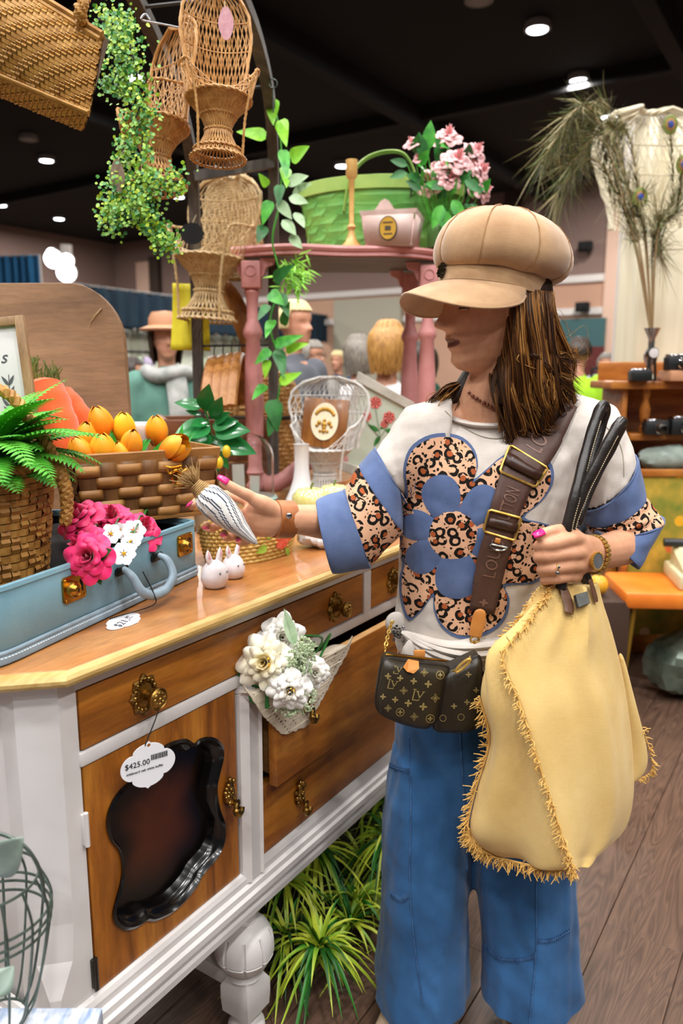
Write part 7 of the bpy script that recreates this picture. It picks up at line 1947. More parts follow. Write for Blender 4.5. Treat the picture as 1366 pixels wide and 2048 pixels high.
kW = (at(650, 755, Yw).z - TZ) / (.185 + .27)
wch = wick_chair('wicker_chair', 'white wicker miniature peacock chair holding a wooden plaque beside the bud vase', M['whitewick'], kW, back_w=.150, back_h=.27); wch.location = cw; wch.rotation_euler = (0, 0, radians(-12))
M['plaque'] = wood('plaque walnut', '#5f3313', '#85501f', '#a0672c', 'Z', 2, .35, coat=.2); M['ivory'] = simple('ivory oval', '#e0d6b8', rough=.4); M['goldpaint'] = simple('gold relief', '#c0923c', '#a3762a', 60, .4, .6)
def plaque(label, px, py, wpx, hpx, Y, rz, tiltx, roll, z0):
 W2, H2 = wpx * Y / 1545 / 2, hpx * Y / 1545; c = at(px, py, Y); t = thing('wooden_plaque', label, 'plaque', (c.x, c.y, z0), rz)
 R3 = Matrix.Rotation(radians(roll), 3, 'Y') @ Matrix.Rotation(radians(tiltx), 3, 'X')
 def put(nm, g, m, par=t, **kw): g.v = [R3 @ p for p in g.v]; return obj(nm, g, m, par, **kw)
 g = G(); g.box((0, 0, H2 / 2), (2 * W2, .016, H2), bev=.003); put('board', g, M['plaque'])
 g = G(); n = 36; g.prism([(W2 * .60 * cos(x), H2 * .53 + H2 * .38 * sin(x)) for x in [2 * pi * i / n for i in range(n)]], -.013, -.007); ov = put('oval_medallion', g, M['ivory'], smooth=False)
 g = G(); q = random.Random(2)
 for (x, z, r_) in ((0, .40, .05), (0, .46, .07), (-.14, .5, .05), (.14, .5, .05), (-.2, .44, .04), (.2, .44, .04), (0, .33, .05), (-.1, .33, .035), (.1, .33, .035), (0, .55, .04)): g.ball((x * W2 * 1.6, -.014, z * H2), (r_ * W2 * 1.8, .004, r_ * H2), 10, 6)
 for k in range(9): a = pi * (.15 + .7 * k / 8); g.ball((W2 * .42 * cos(a), -.0135, H2 * (.60 + .18 * sin(a))), (.006, .0025, .008), 6, 4)
 put('gold_relief', g, M['goldpaint'], ov, kind='stuff')
plaque('wooden plaque with oval ivory medallion standing on the white wicker chair', 645, 912, 92, 100, Yw - .05, radians(-8), -12, 4, TZ + .193 * kW)
plaque('second wooden plaque with oval medallion half hidden behind the blue sleeve', 722, 990, 105, 62, Yw - .22, radians(10), -6, -14, TZ)
M['milk'] = simple('white milk glass', '#e6e8ea', rough=.12, coat=.5)
cv = onz(604, 1010, TZ); hv = at(606, 888, cv.y).z - TZ; kv = cv.y / 1545
g = G(); g.lathe([(26 * kv, 0), (34 * kv, .004), (33 * kv, .02), (26 * kv, hv * .22), (18 * kv, hv * .42), (15 * kv, hv * .6), (15 * kv, hv * .97), (17 * kv, hv), (12.5 * kv, hv), (11.5 * kv, hv * .6), (0, hv * .5)], cv, 28)
solo('bud_vase', g, M['milk'], 'tall white milk glass bud vase in front of the white wicker chair', 'vase', cv)
def glass_mat():
 m = Mat('clear glass'); m.set(Base_Color=(1, 1, 1, 1), Roughness=.02, Transmission_Weight=1.0, IOR=1.22); return m.m
M['glass'] = glass_mat(); M['aqua'] = simple('aqua glass base', '#a9cbbf', rough=.15)
cc_ = onz(500, 1000, TZ); kc_ = cc_.y / 1545; hc_ = at(500, 866, cc_.y).z - TZ
t = thing('glass_cloche', 'clear glass dome cloche in front of the pink turned leg', 'cloche', cc_)
g = G(); R_ = 50 * kc_; pr_ = [(R_, .016)] + [(R_, hc_ * .3), (R_, hc_ - R_)] + [(R_ * cos(a), hc_ - R_ + R_ * sin(a)) for a in [pi / 2 * k / 10 for k in range(1, 11)]]
g.lathe(pr_ + [(max(.0, r_ - .003), z - (.003 if r_ < R_ * .98 else 0)) for r_, z in pr_[::-1]], n=36, cap=False); obj('dome', g, M['glass'], t, angle=80)
g = G(); g.lathe([(0, 0), (R_ * 1.1, 0), (R_ * 1.14, .008), (R_ * 1.08, .015), (0, .015)], n=32); obj('base', g, M['aqua'], t)
M['cardw'] = simple('white cards', '#dedcd4', rough=.8)
for i, (px, w, h, rz, lb) in enumerate(((478, 42, 60, .3, 'pale printed card leaning at the left inside the glass cloche'), (510, 36, 36, -.25, 'small white card at the right inside the glass cloche'))):
 c = onz(px, 996, TZ); c.z = TZ + .017; g = G(); g.box((0, .0, h * kc_ / 2), (w * kc_ * .6, .002, h * kc_), M=Matrix.Rotation(rz, 3, 'Z') @ Matrix.Rotation(-.1, 3, 'X'), bev=.0004); g.v = [p + c for p in g.v]; solo('card', g, M['cardw'], lb, 'card', c)
M['yelglaze'] = simple('pale yellow glaze', '#d9d377', '#e6e3a8', 90, .12, coat=.6)
for i, (px, py, rp, lb) in enumerate(((622, 1040, 40, 'left pale yellow glazed ceramic apple behind the wrist'), (668, 1024, 34, 'right pale yellow glazed ceramic apple beside the blue cuff'))):
 c = onz(px, py, SZ); R = rp * c.y / 1545
 t = thing('ceramic_apple', lb, 'ceramic fruit', c, 0, 'pale yellow ceramic apples on the sideboard')
 g = G(); g.lathe([(0, .06 * R), (.35 * R, 0), (.75 * R, .25 * R), (R, .85 * R), (.95 * R, 1.3 * R), (.65 * R, 1.62 * R), (.3 * R, 1.66 * R), (.08 * R, 1.5 * R), (0, 1.48 * R)], n=28); obj('body', g, M['yelglaze'], t, angle=80)
 g = G(); g.tube(spline([(0, 0, 1.48 * R), (.03 * R, 0, 1.75 * R), (.12 * R, 0, 1.95 * R)], 4), .06 * R, 7); obj('stem', g, M['twinegreen'], t)
M['pw'] = simple('painted cream frame', '#c9c4b8', '#b3aea2', 20, .6); M['printbg'] = simple('aged print paper', '#b9c2b0', '#c6cdb8', 6, .7); M['coral'] = simple('coral flower print', '#d95f58', '#e07a70', 80, .7)
Yp = Yw + .25
p0 = at(722, 742, Yp); fp = thing('framed_print', 'cream framed print of coral flowers leaning behind the white wicker chair', 'picture', (p0.x, Yp, TZ))
def fpx(x, y, off=0): return at(x, y, Yp) + Vector((0, -off, 0))
cor = [fpx(716, 742), fpx(830, 806), fpx(776, 975), fpx(668, 935)]
def lerpq(u, v, off=0): a = cor[0] * (1 - u) + cor[1] * u; b = cor[3] * (1 - u) + cor[2] * u; return a * (1 - v) + b * v + Vector((0, -off, 0))
for nm, us in (('frame_top', ((0, 0), (1, 0), (1, .10), (0, .10))), ('frame_bottom', ((0, .9), (1, .9), (1, 1), (0, 1))), ('frame_side', ((0, .10), (.13, .10), (.13, .9), (0, .9))), ('frame_side', ((.87, .10), (1, .10), (1, .9), (.87, .9)))):
 g = G(); f = [lerpq(u, v, .012) for u, v in us]; b = [lerpq(u, v, -.012) for u, v in us]; g.add(f + b, [(0, 1, 2, 3), (7, 6, 5, 4), (0, 4, 5, 1), (1, 5, 6, 2), (2, 6, 7, 3), (3, 7, 4, 0)]); obj(nm, g, M['pw'], fp, world=True, smooth=False, bevel=.003)
g = G(); us = ((.1, .08), (.9, .08), (.9, .92), (.1, .92)); f = [lerpq(u, v, .0) for u, v in us]; b = [lerpq(u, v, -.008) for u, v in us]; g.add(f + b, [(0, 1, 2, 3), (7, 6, 5, 4), (0, 4, 5, 1), (1, 5, 6, 2), (2, 6, 7, 3), (3, 7, 4, 0)]); pnl = obj('print', g, M['printbg'], fp, world=True, smooth=False)
for x, y, r_ in ((751, 805, 13), (733, 832, 11), (778, 835, 13), (768, 848, 8)):
 g = G(); c = fpx(x, y, .002); R = r_ * Yp / 1545
 for k in range(7): a = 2 * pi * k / 7 + x; leaf_geo(g, c, (cos(a), 0, sin(a)), (0, -1, 0), R, R * .8, 0, 4, fold=0, shape='petal', m=1)
 obj('flower_print', g, M['coral'], pnl, world=True)
g = G()
for a, b in (((751, 815), (760, 870)), ((733, 842), (757, 872)), ((778, 846), (760, 875))): g.tube([fpx(*a, .0015), fpx(*b, .0015)], .003, 4, flat=.2)
for x, y, dx, dz in ((757, 862, -1, .6), (760, 858, 1, .8), (760, 872, -.6, -1), (770, 860, 1, -.2)): leaf_geo(g, fpx(x, y, .0015), (dx, 0, dz), (0, -1, 0), .045, .018, 0, 4, fold=0, m=1)
obj('leaf_print', g, M['leafdk'], pnl, world=True, kind='stuff')
# ---- glossy leaved lemon plant behind the splint basket
lp = onz(418, 1000, TZ); lp = Vector((at(420, 900, 1.95).x, 1.95, SZ))
M['gloss'] = simple('glossy dark leaf', '#1f6b34', '#2c8542', 14, .22, coat=.3); M['lemon'] = simple('lemon yellow', '#e6c52a', '#d9b21e', 40, .4)
t = thing('lemon_plant', 'glossy leaved lemon plant with small yellow fruit behind the splint basket', 'plant', lp)
g = G(); g.lathe([(.03, 0), (.042, .005), (.05, .07), (.053, .075), (.046, .075), (0, .06)], n=24); obj('pot', g, M['greyw'], t)
LL = [(405, 812, 352, 803, .5), (410, 822, 415, 775, .6), (402, 830, 372, 820, .35), (420, 850, 352, 868, .6), (425, 852, 470, 840, .55), (430, 862, 492, 858, .55), (418, 868, 405, 905, .55), (425, 838, 440, 800, .5), (415, 842, 385, 848, .5), (435, 880, 505, 902, .5), (428, 890, 455, 935, .5), (440, 905, 430, 950, .45), (412, 872, 375, 890, .5), (430, 845, 455, 825, .45), (420, 880, 460, 880, .5)]
for x0, y0, x1, y1, wf in LL:
 a = at(x0, y0, 1.95); b = at(x1, y1, 1.92 + rnd(-.04, .03)); g = G(); leaf_geo(g, a, b - a, (rnd(-.3, .3), -1, .5), (b - a).length * 1.05, (b - a).length * wf, .12, 8, fold=.15); obj('leaf', g, M['gloss'], t, world=True)
g = G(); g.tube(spline([at(410, 815, 1.95), at(420, 860, 1.95), at(430, 910, 1.95), lp + Vector((0, 0, .06))], 6), .003, 6); g.tube(spline([at(452, 905, 1.93), at(436, 880, 1.945), at(425, 870, 1.95)], 4), .002, 5); obj('stem', g, M['leafdk'], t, world=True)
for x, y in ((453, 903), (438, 925)): g = G(); g.ball(at(x, y, 1.91), (.011, .011, .016), 12, 8); obj('lemon', g, M['lemon'], t, world=True)
# ---- low wooden crate and woven hamper behind
M['crate'] = wood('reddish crate', '#5a2f16', '#7a4522', '#8f5730', 'X', 1.2, .5)
a = at(330, 838, 2.80); b = at(545, 838, 2.92); wd = (Vector((b.x, b.y, 0)) - Vector((a.x, a.y, 0))); L = wd.length
t = thing('wooden_crate', 'reddish brown wooden crate behind the glossy lemon plant', 'crate', (a.x, a.y, TZ), atan2(wd.y, wd.x)); hC_ = a.z - TZ
for i in range(2):
 for k in range(3): g = G(); g.box((L / 2, i * .3, hC_ * (.17 + .33 * k)), (L, .018, hC_ * .30), bev=.003); obj('slat', g, M['crate'], t)
 g = G(); g.box((i * L, .15, hC_ / 2), (.02, .30, hC_), bev=.003); obj('end_panel', g, M['crate'], t)
g = G(); g.box((L / 2, .15, .008), (L, .3, .012)); obj('bottom_board', g, M['crate'], t)
M['rush'] = simple('tan rush weave', '#c99758', '#a87a40', 40, .65, bump=.4, bscale=120)
hm = at(505, 800, 3.15); hmw = 92 * 3.15 / 1545; hz0 = at(505, 850, 3.15).z; hz1 = at(505, 745, 3.15).z
t = thing('rush_hamper', 'tan woven rush hamper with domed lid behind the pink leg and arch', 'hamper', (hm.x, hm.y + .1, TZ))
hz0 -= TZ; hz1 -= TZ
def hamp(u, v):
 a = 2 * pi * u; r_ = interp([(0, .92), (.5, 1.0), (.55, 1.03), (.8, .95), (1, .75)], v); z = hz1 * v; c_, s_ = cos(a), sin(a)
 return Vector((hmw * r_ * (abs(c_) ** .6) * (1 if c_ >= 0 else -1), .15 * r_ * (abs(s_) ** .6) * (1 if s_ >= 0 else -1), z)), Vector((c_ * .6, s_, .3 if v > .8 else .1)).normalized()
g = G(); g.woven(hamp, 60, 22, .006); obj('weave', g, M['rush'], t, kind='stuff')
g = G(); g.grid(lambda u, v: hamp(u, v)[0] * .975, 40, 10, cu=True); g.grid(lambda u, v: Vector((hamp(v, 1)[0].x * u, hamp(v, 1)[0].y * u, hz1 + .02 * (1 - u))), 3, 40); obj('inner_wall', g, M['rush'], t)
g = G(); g.tube([hamp(k / 60, .56)[0] * 1.012 for k in range(60)], .008, 6, closed=True); obj('lid_band', g, M['darkwood'], t)
# ================================================================ garden arch and what hangs from it
M['archwood'] = wood('weathered dark arch', '#332d28', '#4d463f', '#625a51', 'Z', 1.5, .7); M['rod'] = simple('dark rod', '#2b2826', rough=.6)
arch = thing('garden_arch', 'weathered dark garden arch with rungs rising behind the pink table and curving over the chairs', 'arch', (at(470, 850, 2.78).x, 2.78, TZ))
AL = [(398, 800, 2.75), (393, 600, 2.72), (389, 420, 2.65), (381, 305, 2.55), (354, 190, 2.4), (317, 95, 2.25), (270, -5, 2.1), (225, -90, 2.0)]
AR = [(547, 850, 2.8), (547, 600, 2.78), (547, 400, 2.74), (545, 280, 2.65), (536, 180, 2.5), (513, 80, 2.3), (481, -5, 2.12), (436, -95, 2.0)]
for l in (AL, AR):
 b = at(*l[0]); g = G(); P_ = spline([Vector((b.x, b.y, TZ))] + [at(*p) for p in l], 7); g.tube(P_, .024, 4, roll=pi / 4, ref=(1, 0, 0)); obj('upright', g, M['archwood'], arch, world=True, angle=50)
g = G(); g.tube([at(386, 353, 2.58), at(545, 326, 2.69)], .021, 4, roll=pi / 4); obj('rung', g, M['archwood'], arch, world=True, angle=50)
for a, b in (((360, 190, 2.40), (538, 172, 2.49)), ((288, 14, 2.12), (486, -8, 2.12)), ((395, 692, 2.73), (547, 690, 2.79))): g = G(); g.tube([at(*a), at(*b)], .0045, 6); obj('thin_rod', g, M['rod'], arch, world=True)
g = G(); c = at(546, 167, 2.44); g.tube([c + Vector((.012 * cos(t), 0, .012 * sin(t))) for t in [2 * pi * k / 14 for k in range(14)]], .002, 6, closed=True); g.tube([c - Vector((0, 0, .012)), c - Vector((0, 0, .08))], .002, 6); obj('eye_hook', g, M['wire'], arch, world=True)
M['hookmetal'] = simple('white hook wire', '#b9bcc2', rough=.3, metal=.6)
def hang(lb, mat, px, py, Y, hpx, rotz, lean, hook, **kw):
 k = hpx * Y / 1545 / .455; c = wick_chair('hanging_wicker_chair', lb, mat, k, group='small wicker chairs hung from the garden arch', **kw)
 c.location = at(px, py, Y); c.rotation_euler = (radians(lean[0]), radians(lean[1]), radians(rotz))
 h = at(*hook, Y); top = mw(c) @ Vector((0, .12 * k, (.18 + kw.get('back_h', .27)) * k)); g = G(); g.tube(spline([top, (top + h) / 2, h, h + Vector((.008, 0, .012)), h + Vector((.018, 0, 0))], 4), .0022, 6); obj('wire_hook', g, M['hookmetal'], c, world=True); return c
hang('left hanging honey wicker chair half covered by the leafy garland', M['rattan'], 316, 374, 1.9, 272, -48, (-4, -8), (284, 40), back_w=.14, back_h=.36)
hang('top hanging honey wicker chair with a pink tag, seen from below', M['rattan'], 436, 318, 1.85, 262, 18, (-4, 3), (448, -50), dense=18, back_h=.40)
hang('lowest hanging pale wicker chair in front of the straw bag and yellow paper', M['rattan_pale'], 415, 640, 2.70, 286, -22, (-3, 3), (425, 340), back_w=.12)
def stag(nm, lb, cat, px, py, w, h, Y, m, n=8, stringto=None):
 c = at(px, py, Y); s = Y / 1545; t = thing(nm, lb, cat, c); g = G(); g.prism([(w * s / 2 * cos(a) * (1 + .06 * cos(n * a)), h * s / 2 * sin(a)) for a in [2 * pi * k / 40 for k in range(40)]], -.001, .001); obj('card', g, m, t, smooth=False)
 g = G(); g.tube([(0, 0, h * s * .4), Vector(at(*stringto, Y)) - c], .0011, 5); obj('string', g, M['twine'], t)
M['pinkcard'] = simple('mottled pink card', '#d9a9b0', '#c98f98', 70, .7); M['kraft'] = simple('grey brown card', '#8d7a66', rough=.8)
stag('price_tag', 'mottled pink oval tag on the back of the top hanging wicker chair', 'price tag', 452, 47, 27, 56, 1.80, M['pinkcard'], 4, (449, 2))
stag('price_tag', 'grey brown tag hanging in the leafy garland below the left chair', 'price tag', 235, 352, 26, 60, 1.72, M['kraft'], 4, (248, 300))
stag('black_ornament', 'black scalloped round ornament hanging on the lowest wicker chair', 'ornament', 384, 467, 46, 40, 2.52, M['black'], 12, (392, 430))
# straw bag, yellow paper, wooden hangers
M['straw'] = simple('tan straw', '#bda37a', '#97794e', 70, .75, bump=.4, bscale=150)
c = at(466, 560, 2.98); s = 2.98 / 1545; t = thing('straw_bag', 'tan woven straw bag hanging behind the lowest wicker chair', 'bag', c)
def sbag(u, v):
 a = 2 * pi * u; w = interp([(0, 52), (.3, 60), (.8, 50), (1, 34)], v) * s; return Vector((w * cos(a), .05 * sin(a), 190 * s * v)), Vector((cos(a), sin(a), 0))
g = G(); g.woven(sbag, 60, 40, .0025); obj('weave', g, M['straw'], t, kind='stuff'); g = G(); g.grid(lambda u, v: sbag(u, v)[0] * .97, 30, 10, cu=True); obj('inner_wall', g, M['straw'], t)
g = G(); rope(g, spline([sbag(.5, 1)[0], Vector((-.02, 0, 205 * s)), Vector((.01, 0, 206 * s)), sbag(0, .98)[0]], 8), .004, .004, 9, 2); obj('rope_handle', g, M['straw'], t)
M['yelpaper'] = simple('bright yellow paper', '#e3d62c', '#d6c71f', 3, .7)
g = G(); a = [at(x, y, 2.765) for x, y in ((345, 566), (418, 568), (420, 702), (341, 700))]; g.grid(lambda u, v: (a[0] * (1 - u) + a[1] * u) * (1 - v) + (a[3] * (1 - u) + a[2] * u) * v + Vector((0, .012 * sin(4 * u + 3 * v), 0)), 8, 10)
solo('yellow_paper', g, M['yelpaper'], 'bright yellow paper sheet hanging behind the left arch upright', 'paper', a[3], solid=.002)
M['hangwood'] = wood('honey hanger wood', '#7a4a20', '#a86d33', '#c48a4a', 'Z', 2, .4)
for i, (x, y, lb) in enumerate(((428, 700, 'leftmost wooden coat hanger of the bunch on the thin rod'), (446, 698, 'second wooden coat hanger from the left on the thin rod'), (463, 694, 'third wooden coat hanger from the left on the thin rod'), (478, 692, 'wooden coat hanger nearest the pink leg on the thin rod'))):
 c = at(x, y, 2.76); t = thing('coat_hanger', lb, 'hanger', c); d = Vector((.10, 1, 0)).normalized()
 g = G(); g.tube(spline([-d * .19 + Vector((.012, 0, -.20)), -d * .12 + Vector((.01, 0, -.09)), Vector((0, 0, -.03)), d * .12 + Vector((.01, 0, -.09)), d * .19 + Vector((-.006, 0, -.20))], 6), [(.012, .02)] * 25, 8, ref=(0, 0, 1)); obj('shoulder_bar', g, M['hangwood'], t)
 g = G(); g.tube([(0, 0, -.03), (0, 0, .0), (.004, 0, .012), (0, 0, .018)], .0022, 6); obj('hook', g, M['rod'], t)
g = G(); g.tube(spline([at(452, 565, 2.85), at(470, 610, 2.83), at(484, 660, 2.82), at(492, 740, 2.82)], 6), [(.014 + .022 * sin(pi * min(1, i / 14)), .012) for i in range(19)], 10, ref=(1, 0, 0)); solo('wooden_scoop', g, M['hangwood'], 'long honey coloured wooden piece hanging diagonally behind the pink leg', 'wooden scoop', at(492, 740, 2.82))
# big woven tote at the upper left
t = thing('woven_tote', 'large golden woven straw tote hanging at the upper left corner', 'tote bag', at(60, 200, 1.36))
A_, B_, C_, D_ = at(-160, -150, 1.36), at(204, 74, 1.30), at(178, 226, 1.29), at(-160, 84, 1.34); E_, F_ = at(164, 262, 1.41), at(-160, 128, 1.48); H_ = at(215, 78, 1.45)
def bil(a, b, c, d, bul=0):
 n = (b - a).cross(d - a).normalized(); n = n if n.y < 0 or abs(n.y) < .2 and n.z < 0 else -n
 return lambda u, v: ((a * (1 - u) + b * u) * (1 - v) + (d * (1 - u) + c * u) * v + n * (bul * sin(pi * min(1, max(0, u))) * sin(pi * v)), n)
M['tote_straw'] = simple('golden straw', '#c9984c', '#a06e2a', 50, .6, bump=.4, bscale=140, lo=.3, hi=.7)
for f, nu, nv, nm in ((bil(A_, B_, C_, D_, .03), 36, 20, 'front_weave'), (bil(D_, C_, E_, F_), 36, 8, 'bottom_weave'), (bil(B_, H_, E_, C_), 10, 20, 'side_weave')):
 g = G(); g.woven(f, nu, nv, .0028, cu=False); o_ = obj(nm, g, M['tote_straw'], t, world=True, kind='stuff')
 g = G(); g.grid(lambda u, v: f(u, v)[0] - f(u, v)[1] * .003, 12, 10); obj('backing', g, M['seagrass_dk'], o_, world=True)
g = G(); rope(g, [A_, (A_ + B_) / 2, B_], .005, .0045, 30); rope(g, [C_, D_], .003, .003, 30); obj('rim', g, M['tote_straw'], t, world=True)
g = G(); rope(g, spline([at(165, 44, 1.30), at(160, 20, 1.29), at(168, -10, 1.30), at(150, -90, 1.34)], 8), .006, .005, 6); obj('rope_handle', g, M['tote_straw'], t, world=True)
# leafy garland over the left chair
M['maiden'] = vcol('small round leaves', .45); q = random.Random(9)
t = thing('leafy_garland', 'trailing garland of tiny round yellow green leaves hanging over the left wicker chair', 'garland', at(270, 200, 1.74)); MG = [lin(h) for h in ('#8fb524', '#6fa32c', '#3f8a2e', '#a9c428', '#2f7a36', '#7cae3a')]
GP = [[(196, 38), (246, 62), (270, 130), (286, 250), (280, 340), (288, 420), (312, 462), (340, 490)], [(284, 205), (246, 300), (226, 390), (214, 452)], [(262, 380), (300, 366), (362, 362)], [(246, 64), (262, 40)], [(200, 160), (240, 170), (262, 190)], [(230, 440), (262, 420), (290, 400)], [(222, 70), (240, 110), (245, 160)]]
gs, gl = G(), G()
for i, P2 in enumerate(GP):
 P_ = spline([at(x, y, 1.74 + .012 * sin(x + y)) for x, y in P2], 8); gs.tube(P_, .0019, 5)
 for k, p in enumerate(P_):
  wid = (.030 if i == 0 and 8 < k < 44 else .020)
  for _ in range(24 if i < 3 else 14):
   c = p + Vector((q.gauss(0, wid * .55), q.gauss(0, .02), q.gauss(0, .016))); gl.col = q.choice(MG); r_ = q.uniform(.0026, .0050); leaf_geo(gl, c, (q.gauss(0, 1), -.3, q.gauss(0, 1)), (q.gauss(0, .4), -1, .5), r_ * 2, r_ * 2, .1, 4, shape='round', m=1)
obj('leaves', gl, M['maiden'], t, world=True, kind='stuff', angle=180); obj('stems', gs, M['rod'], t, world=True, kind='stuff')
# heart leaved vine down the right upright
t = thing('heart_leaf_vine', 'trailing green vine with heart shaped leaves climbing the right arch upright', 'vine', at(550, 600, 2.55))
VL = [(545, 200, 0, 44, 30, 'l'), (562, 240, 8, 44, 30, 'l'), (532, 272, -56, -12, 30, 'l'), (582, 318, 32, -26, 34, 'l'), (566, 300, 8, 46, 26, 'm'), (570, 335, 4, 32, 26, 'l'), (572, 368, 40, -18, 26, 's'), (585, 385, 32, -20, 22, 's'), (578, 395, 36, 8, 22, 's'), (560, 370, -4, 36, 24, 'd'), (555, 400, 26, 34, 22, 's'), (540, 402, -16, 44, 28, 'm'), (528, 452, -12, 30, 26, 'd'), (565, 440, 26, 26, 24, 's'), (535, 372, -16, -24, 20, 'l'), (548, 560, 34, -30, 30, 'd'), (540, 585, 26, 22, 30, 'm'), (560, 588, 16, 42, 26, 'd'), (545, 640, -14, 30, 24, 'm'), (550, 690, 52, -20, 26, 'm'), (540, 700, -30, 26, 24, 'm'), (556, 700, 12, 50, 30, 'd'), (535, 720, -6, 34, 22, 'l'), (560, 765, 40, -20, 24, 'l'), (545, 800, 10, 60, 40, 'd'), (530, 770, -24, 24, 24, 'm'), (550, 830, -12, 40, 30, 'd'), (566, 650, 10, -44, 22, 'd'), (536, 610, -20, 26, 22, 'd'), (580, 470, 22, 24, 20, 's'), (590, 425, 18, 24, 20, 's'), (572, 700, 40, -14, 24, 'l')]
M['pale_leaf'] = simple('frosted pale leaf', '#a9c49a', '#8fb07e', 30, .5)
for x, y, dx, dy, w, kd in VL:
 a = at(x, y, 2.56 + rnd(-.03, .03)); b = at(x + dx, y + dy, 2.52); g = G(); leaf_geo(g, a, b - a, (rnd(-.3, .3), -1, .35), (b - a).length * 1.05, w * 2.55 / 1545, .12, 8, fold=.12, shape='leaf' if kd == 's' else 'heart'); obj('leaf', g, M[{'l': 'leaflime', 'm': 'leafmid', 'd': 'leafdk', 's': 'pale_leaf'}[kd]], t, world=True)
g = G(); P_ = spline([at(x, y, 2.6) for x, y in ((545, 190), (562, 290), (560, 400), (545, 480), (560, 560), (540, 650), (562, 740), (546, 850))], 8); g.tube(P_, .0032, 6); obj('stem', g, M['leafmid'], t, world=True)
gl = G()
for k in range(120):
 a = at(585 + q.gauss(0, 14), 545 + q.gauss(0, 14), 2.6); leaf_geo(gl, a, (q.gauss(.4, .6), -.3, q.gauss(-.6, .5)), (0, -1, .3), .05, .006, .2, 4, m=1)
obj('fern_sprig', gl, M['leaflime'], t, world=True, kind='stuff')
# ================================================================ right hand stall: curtain, hutch, stool
M['curtain'] = simple('cream curtain', '#d9cfb6', '#cfc3a6', 3, .9, stretch=(8, 8, .3)); M['oak'] = wood('orange oak', '#8a4a16', '#b06a26', '#c9853a', 'X', 1, .35, coat=.15)
a, b = at(1256, 330, 4.2), at(1500, 330, 4.2)
drape('cream_curtain', (a.x, a.y, 0), (b.x + .4, b.y, 0), .02, at(1262, 232, 4.15).z, M['curtain'], 'tall cream curtain hanging behind the oak hutch and peacock feathers', 7, .05, 'curtain')
Yh = 3.35; hx0, hx1 = at(1222, 770, Yh).x, at(1222, 770, Yh).x + 1.1; hz = [at(1290, y, Yh).z for y in (762, 868, 942)]
t = thing('oak_hutch', 'orange oak open hutch shelf with turned posts at the right edge', 'shelf', ((hx0 + hx1) / 2, Yh + .14, 0)); cx_ = (hx0 + hx1) / 2; hw_ = (hx1 - hx0) / 2
def hb_(nm, x0, x1, y0, y1, z0, z1, m='oak', bev=.006): g = G(); g.box(((x0 + x1) / 2, (y0 + y1) / 2, (z0 + z1) / 2), (x1 - x0, y1 - y0, z1 - z0), bev=bev); return obj(nm, g, M[m], t)
hb_('shelf', -hw_, hw_, -.15, .15, hz[0] - .035, hz[0]); hb_('shelf', -hw_ + .1, hw_, -.13, .15, hz[1] - .03, hz[1]); hb_('shelf', -hw_ + .1, hw_, -.13, .15, hz[2] - .03, hz[2])
hb_('side_panel', -hw_ + .06, -hw_ + .085, -.12, .15, 0, hz[0] - .035); hb_('side_panel', hw_ - .03, hw_ - .005, -.12, .15, 0, hz[0] - .035); hb_('back_panel', -hw_ + .07, hw_ - .02, .13, .148, .0, hz[0] - .02); hb_('gallery_rail', -hw_ + .03, hw_, .12, .14, hz[0], hz[0] + .085)
hb_('front_rail', -hw_ + .1, hw_, -.12, -.10, hz[2] - .13, hz[2] - .03)
for x in (-hw_ + .17, 0): g = G(); z0, z1 = hz[1], hz[0] - .035; h = z1 - z0; g.lathe([(.018, 0), (.02, .03 * h / .2), (.012, .2 * h), (.022, .4 * h), (.024, .55 * h), (.012, .75 * h), (.02, .9 * h), (.018, h)], (x, -.10, z0), 14); obj('turned_post', g, M['oak'], t)
def onshelf(px, k): p = at(px, 700, Yh + .05); return Vector((p.x, Yh + .05, hz[k]))
M['silverv'] = simple('silver plate', '#c6c4c4', rough=.12, metal=1.0); M['copper'] = simple('copper', '#b9714a', rough=.3, metal=.8)
c = onshelf(1302, 0); hv = at(1302, 655, Yh).z - hz[0]
t = thing('silver_vase', 'slim silver trumpet vase holding peacock feathers on top of the oak hutch', 'vase', c); g = G(); g.lathe([(.05, 0), (.048, .01), (.016, .03), (.014, .06), (.028, .09), (.030, .11), (.013, .14), (.014, hv * .8), (.035, hv), (.03, hv), (.01, hv * .8), (0, hv * .7)], n=24); obj('body', g, M['silverv'], t)
M['wface'] = simple('clock face', '#d9d2d0', rough=.4)
def clockish(nm, lb, cat, px, py, rp, z0):
 c = at(px, py, Yh - .02); R = rp * Yh / 1545; t = thing(nm, lb, cat, (c.x, c.y, z0)); h = c.z - z0
 g = G(); g.lathe([(0, -.02), (R, -.02), (R * 1.06, 0), (R, .012), (R * .85, .012)], (0, 0, h), 24, MX); obj('case', g, M['steel'], t); g = G(); g.lathe([(0, .018), (R * .86, .016)], (0, 0, h), 24, MX); obj('clock_face', g, M['wface'], t)
 for s_ in (-1, 1): g = G(); g.tube([(s_ * R * .5, 0, h - R * .85), (s_ * R * .8, 0, 0)], .006, 6); obj('leg', g, M['steel'], t)
clockish('alarm_clock', 'small round faced clock in front of the silver vase on the hutch', 'clock', 1305, 706, 11, hz[0])
M['blk'] = simple('black leatherette', '#14181a', rough=.45)
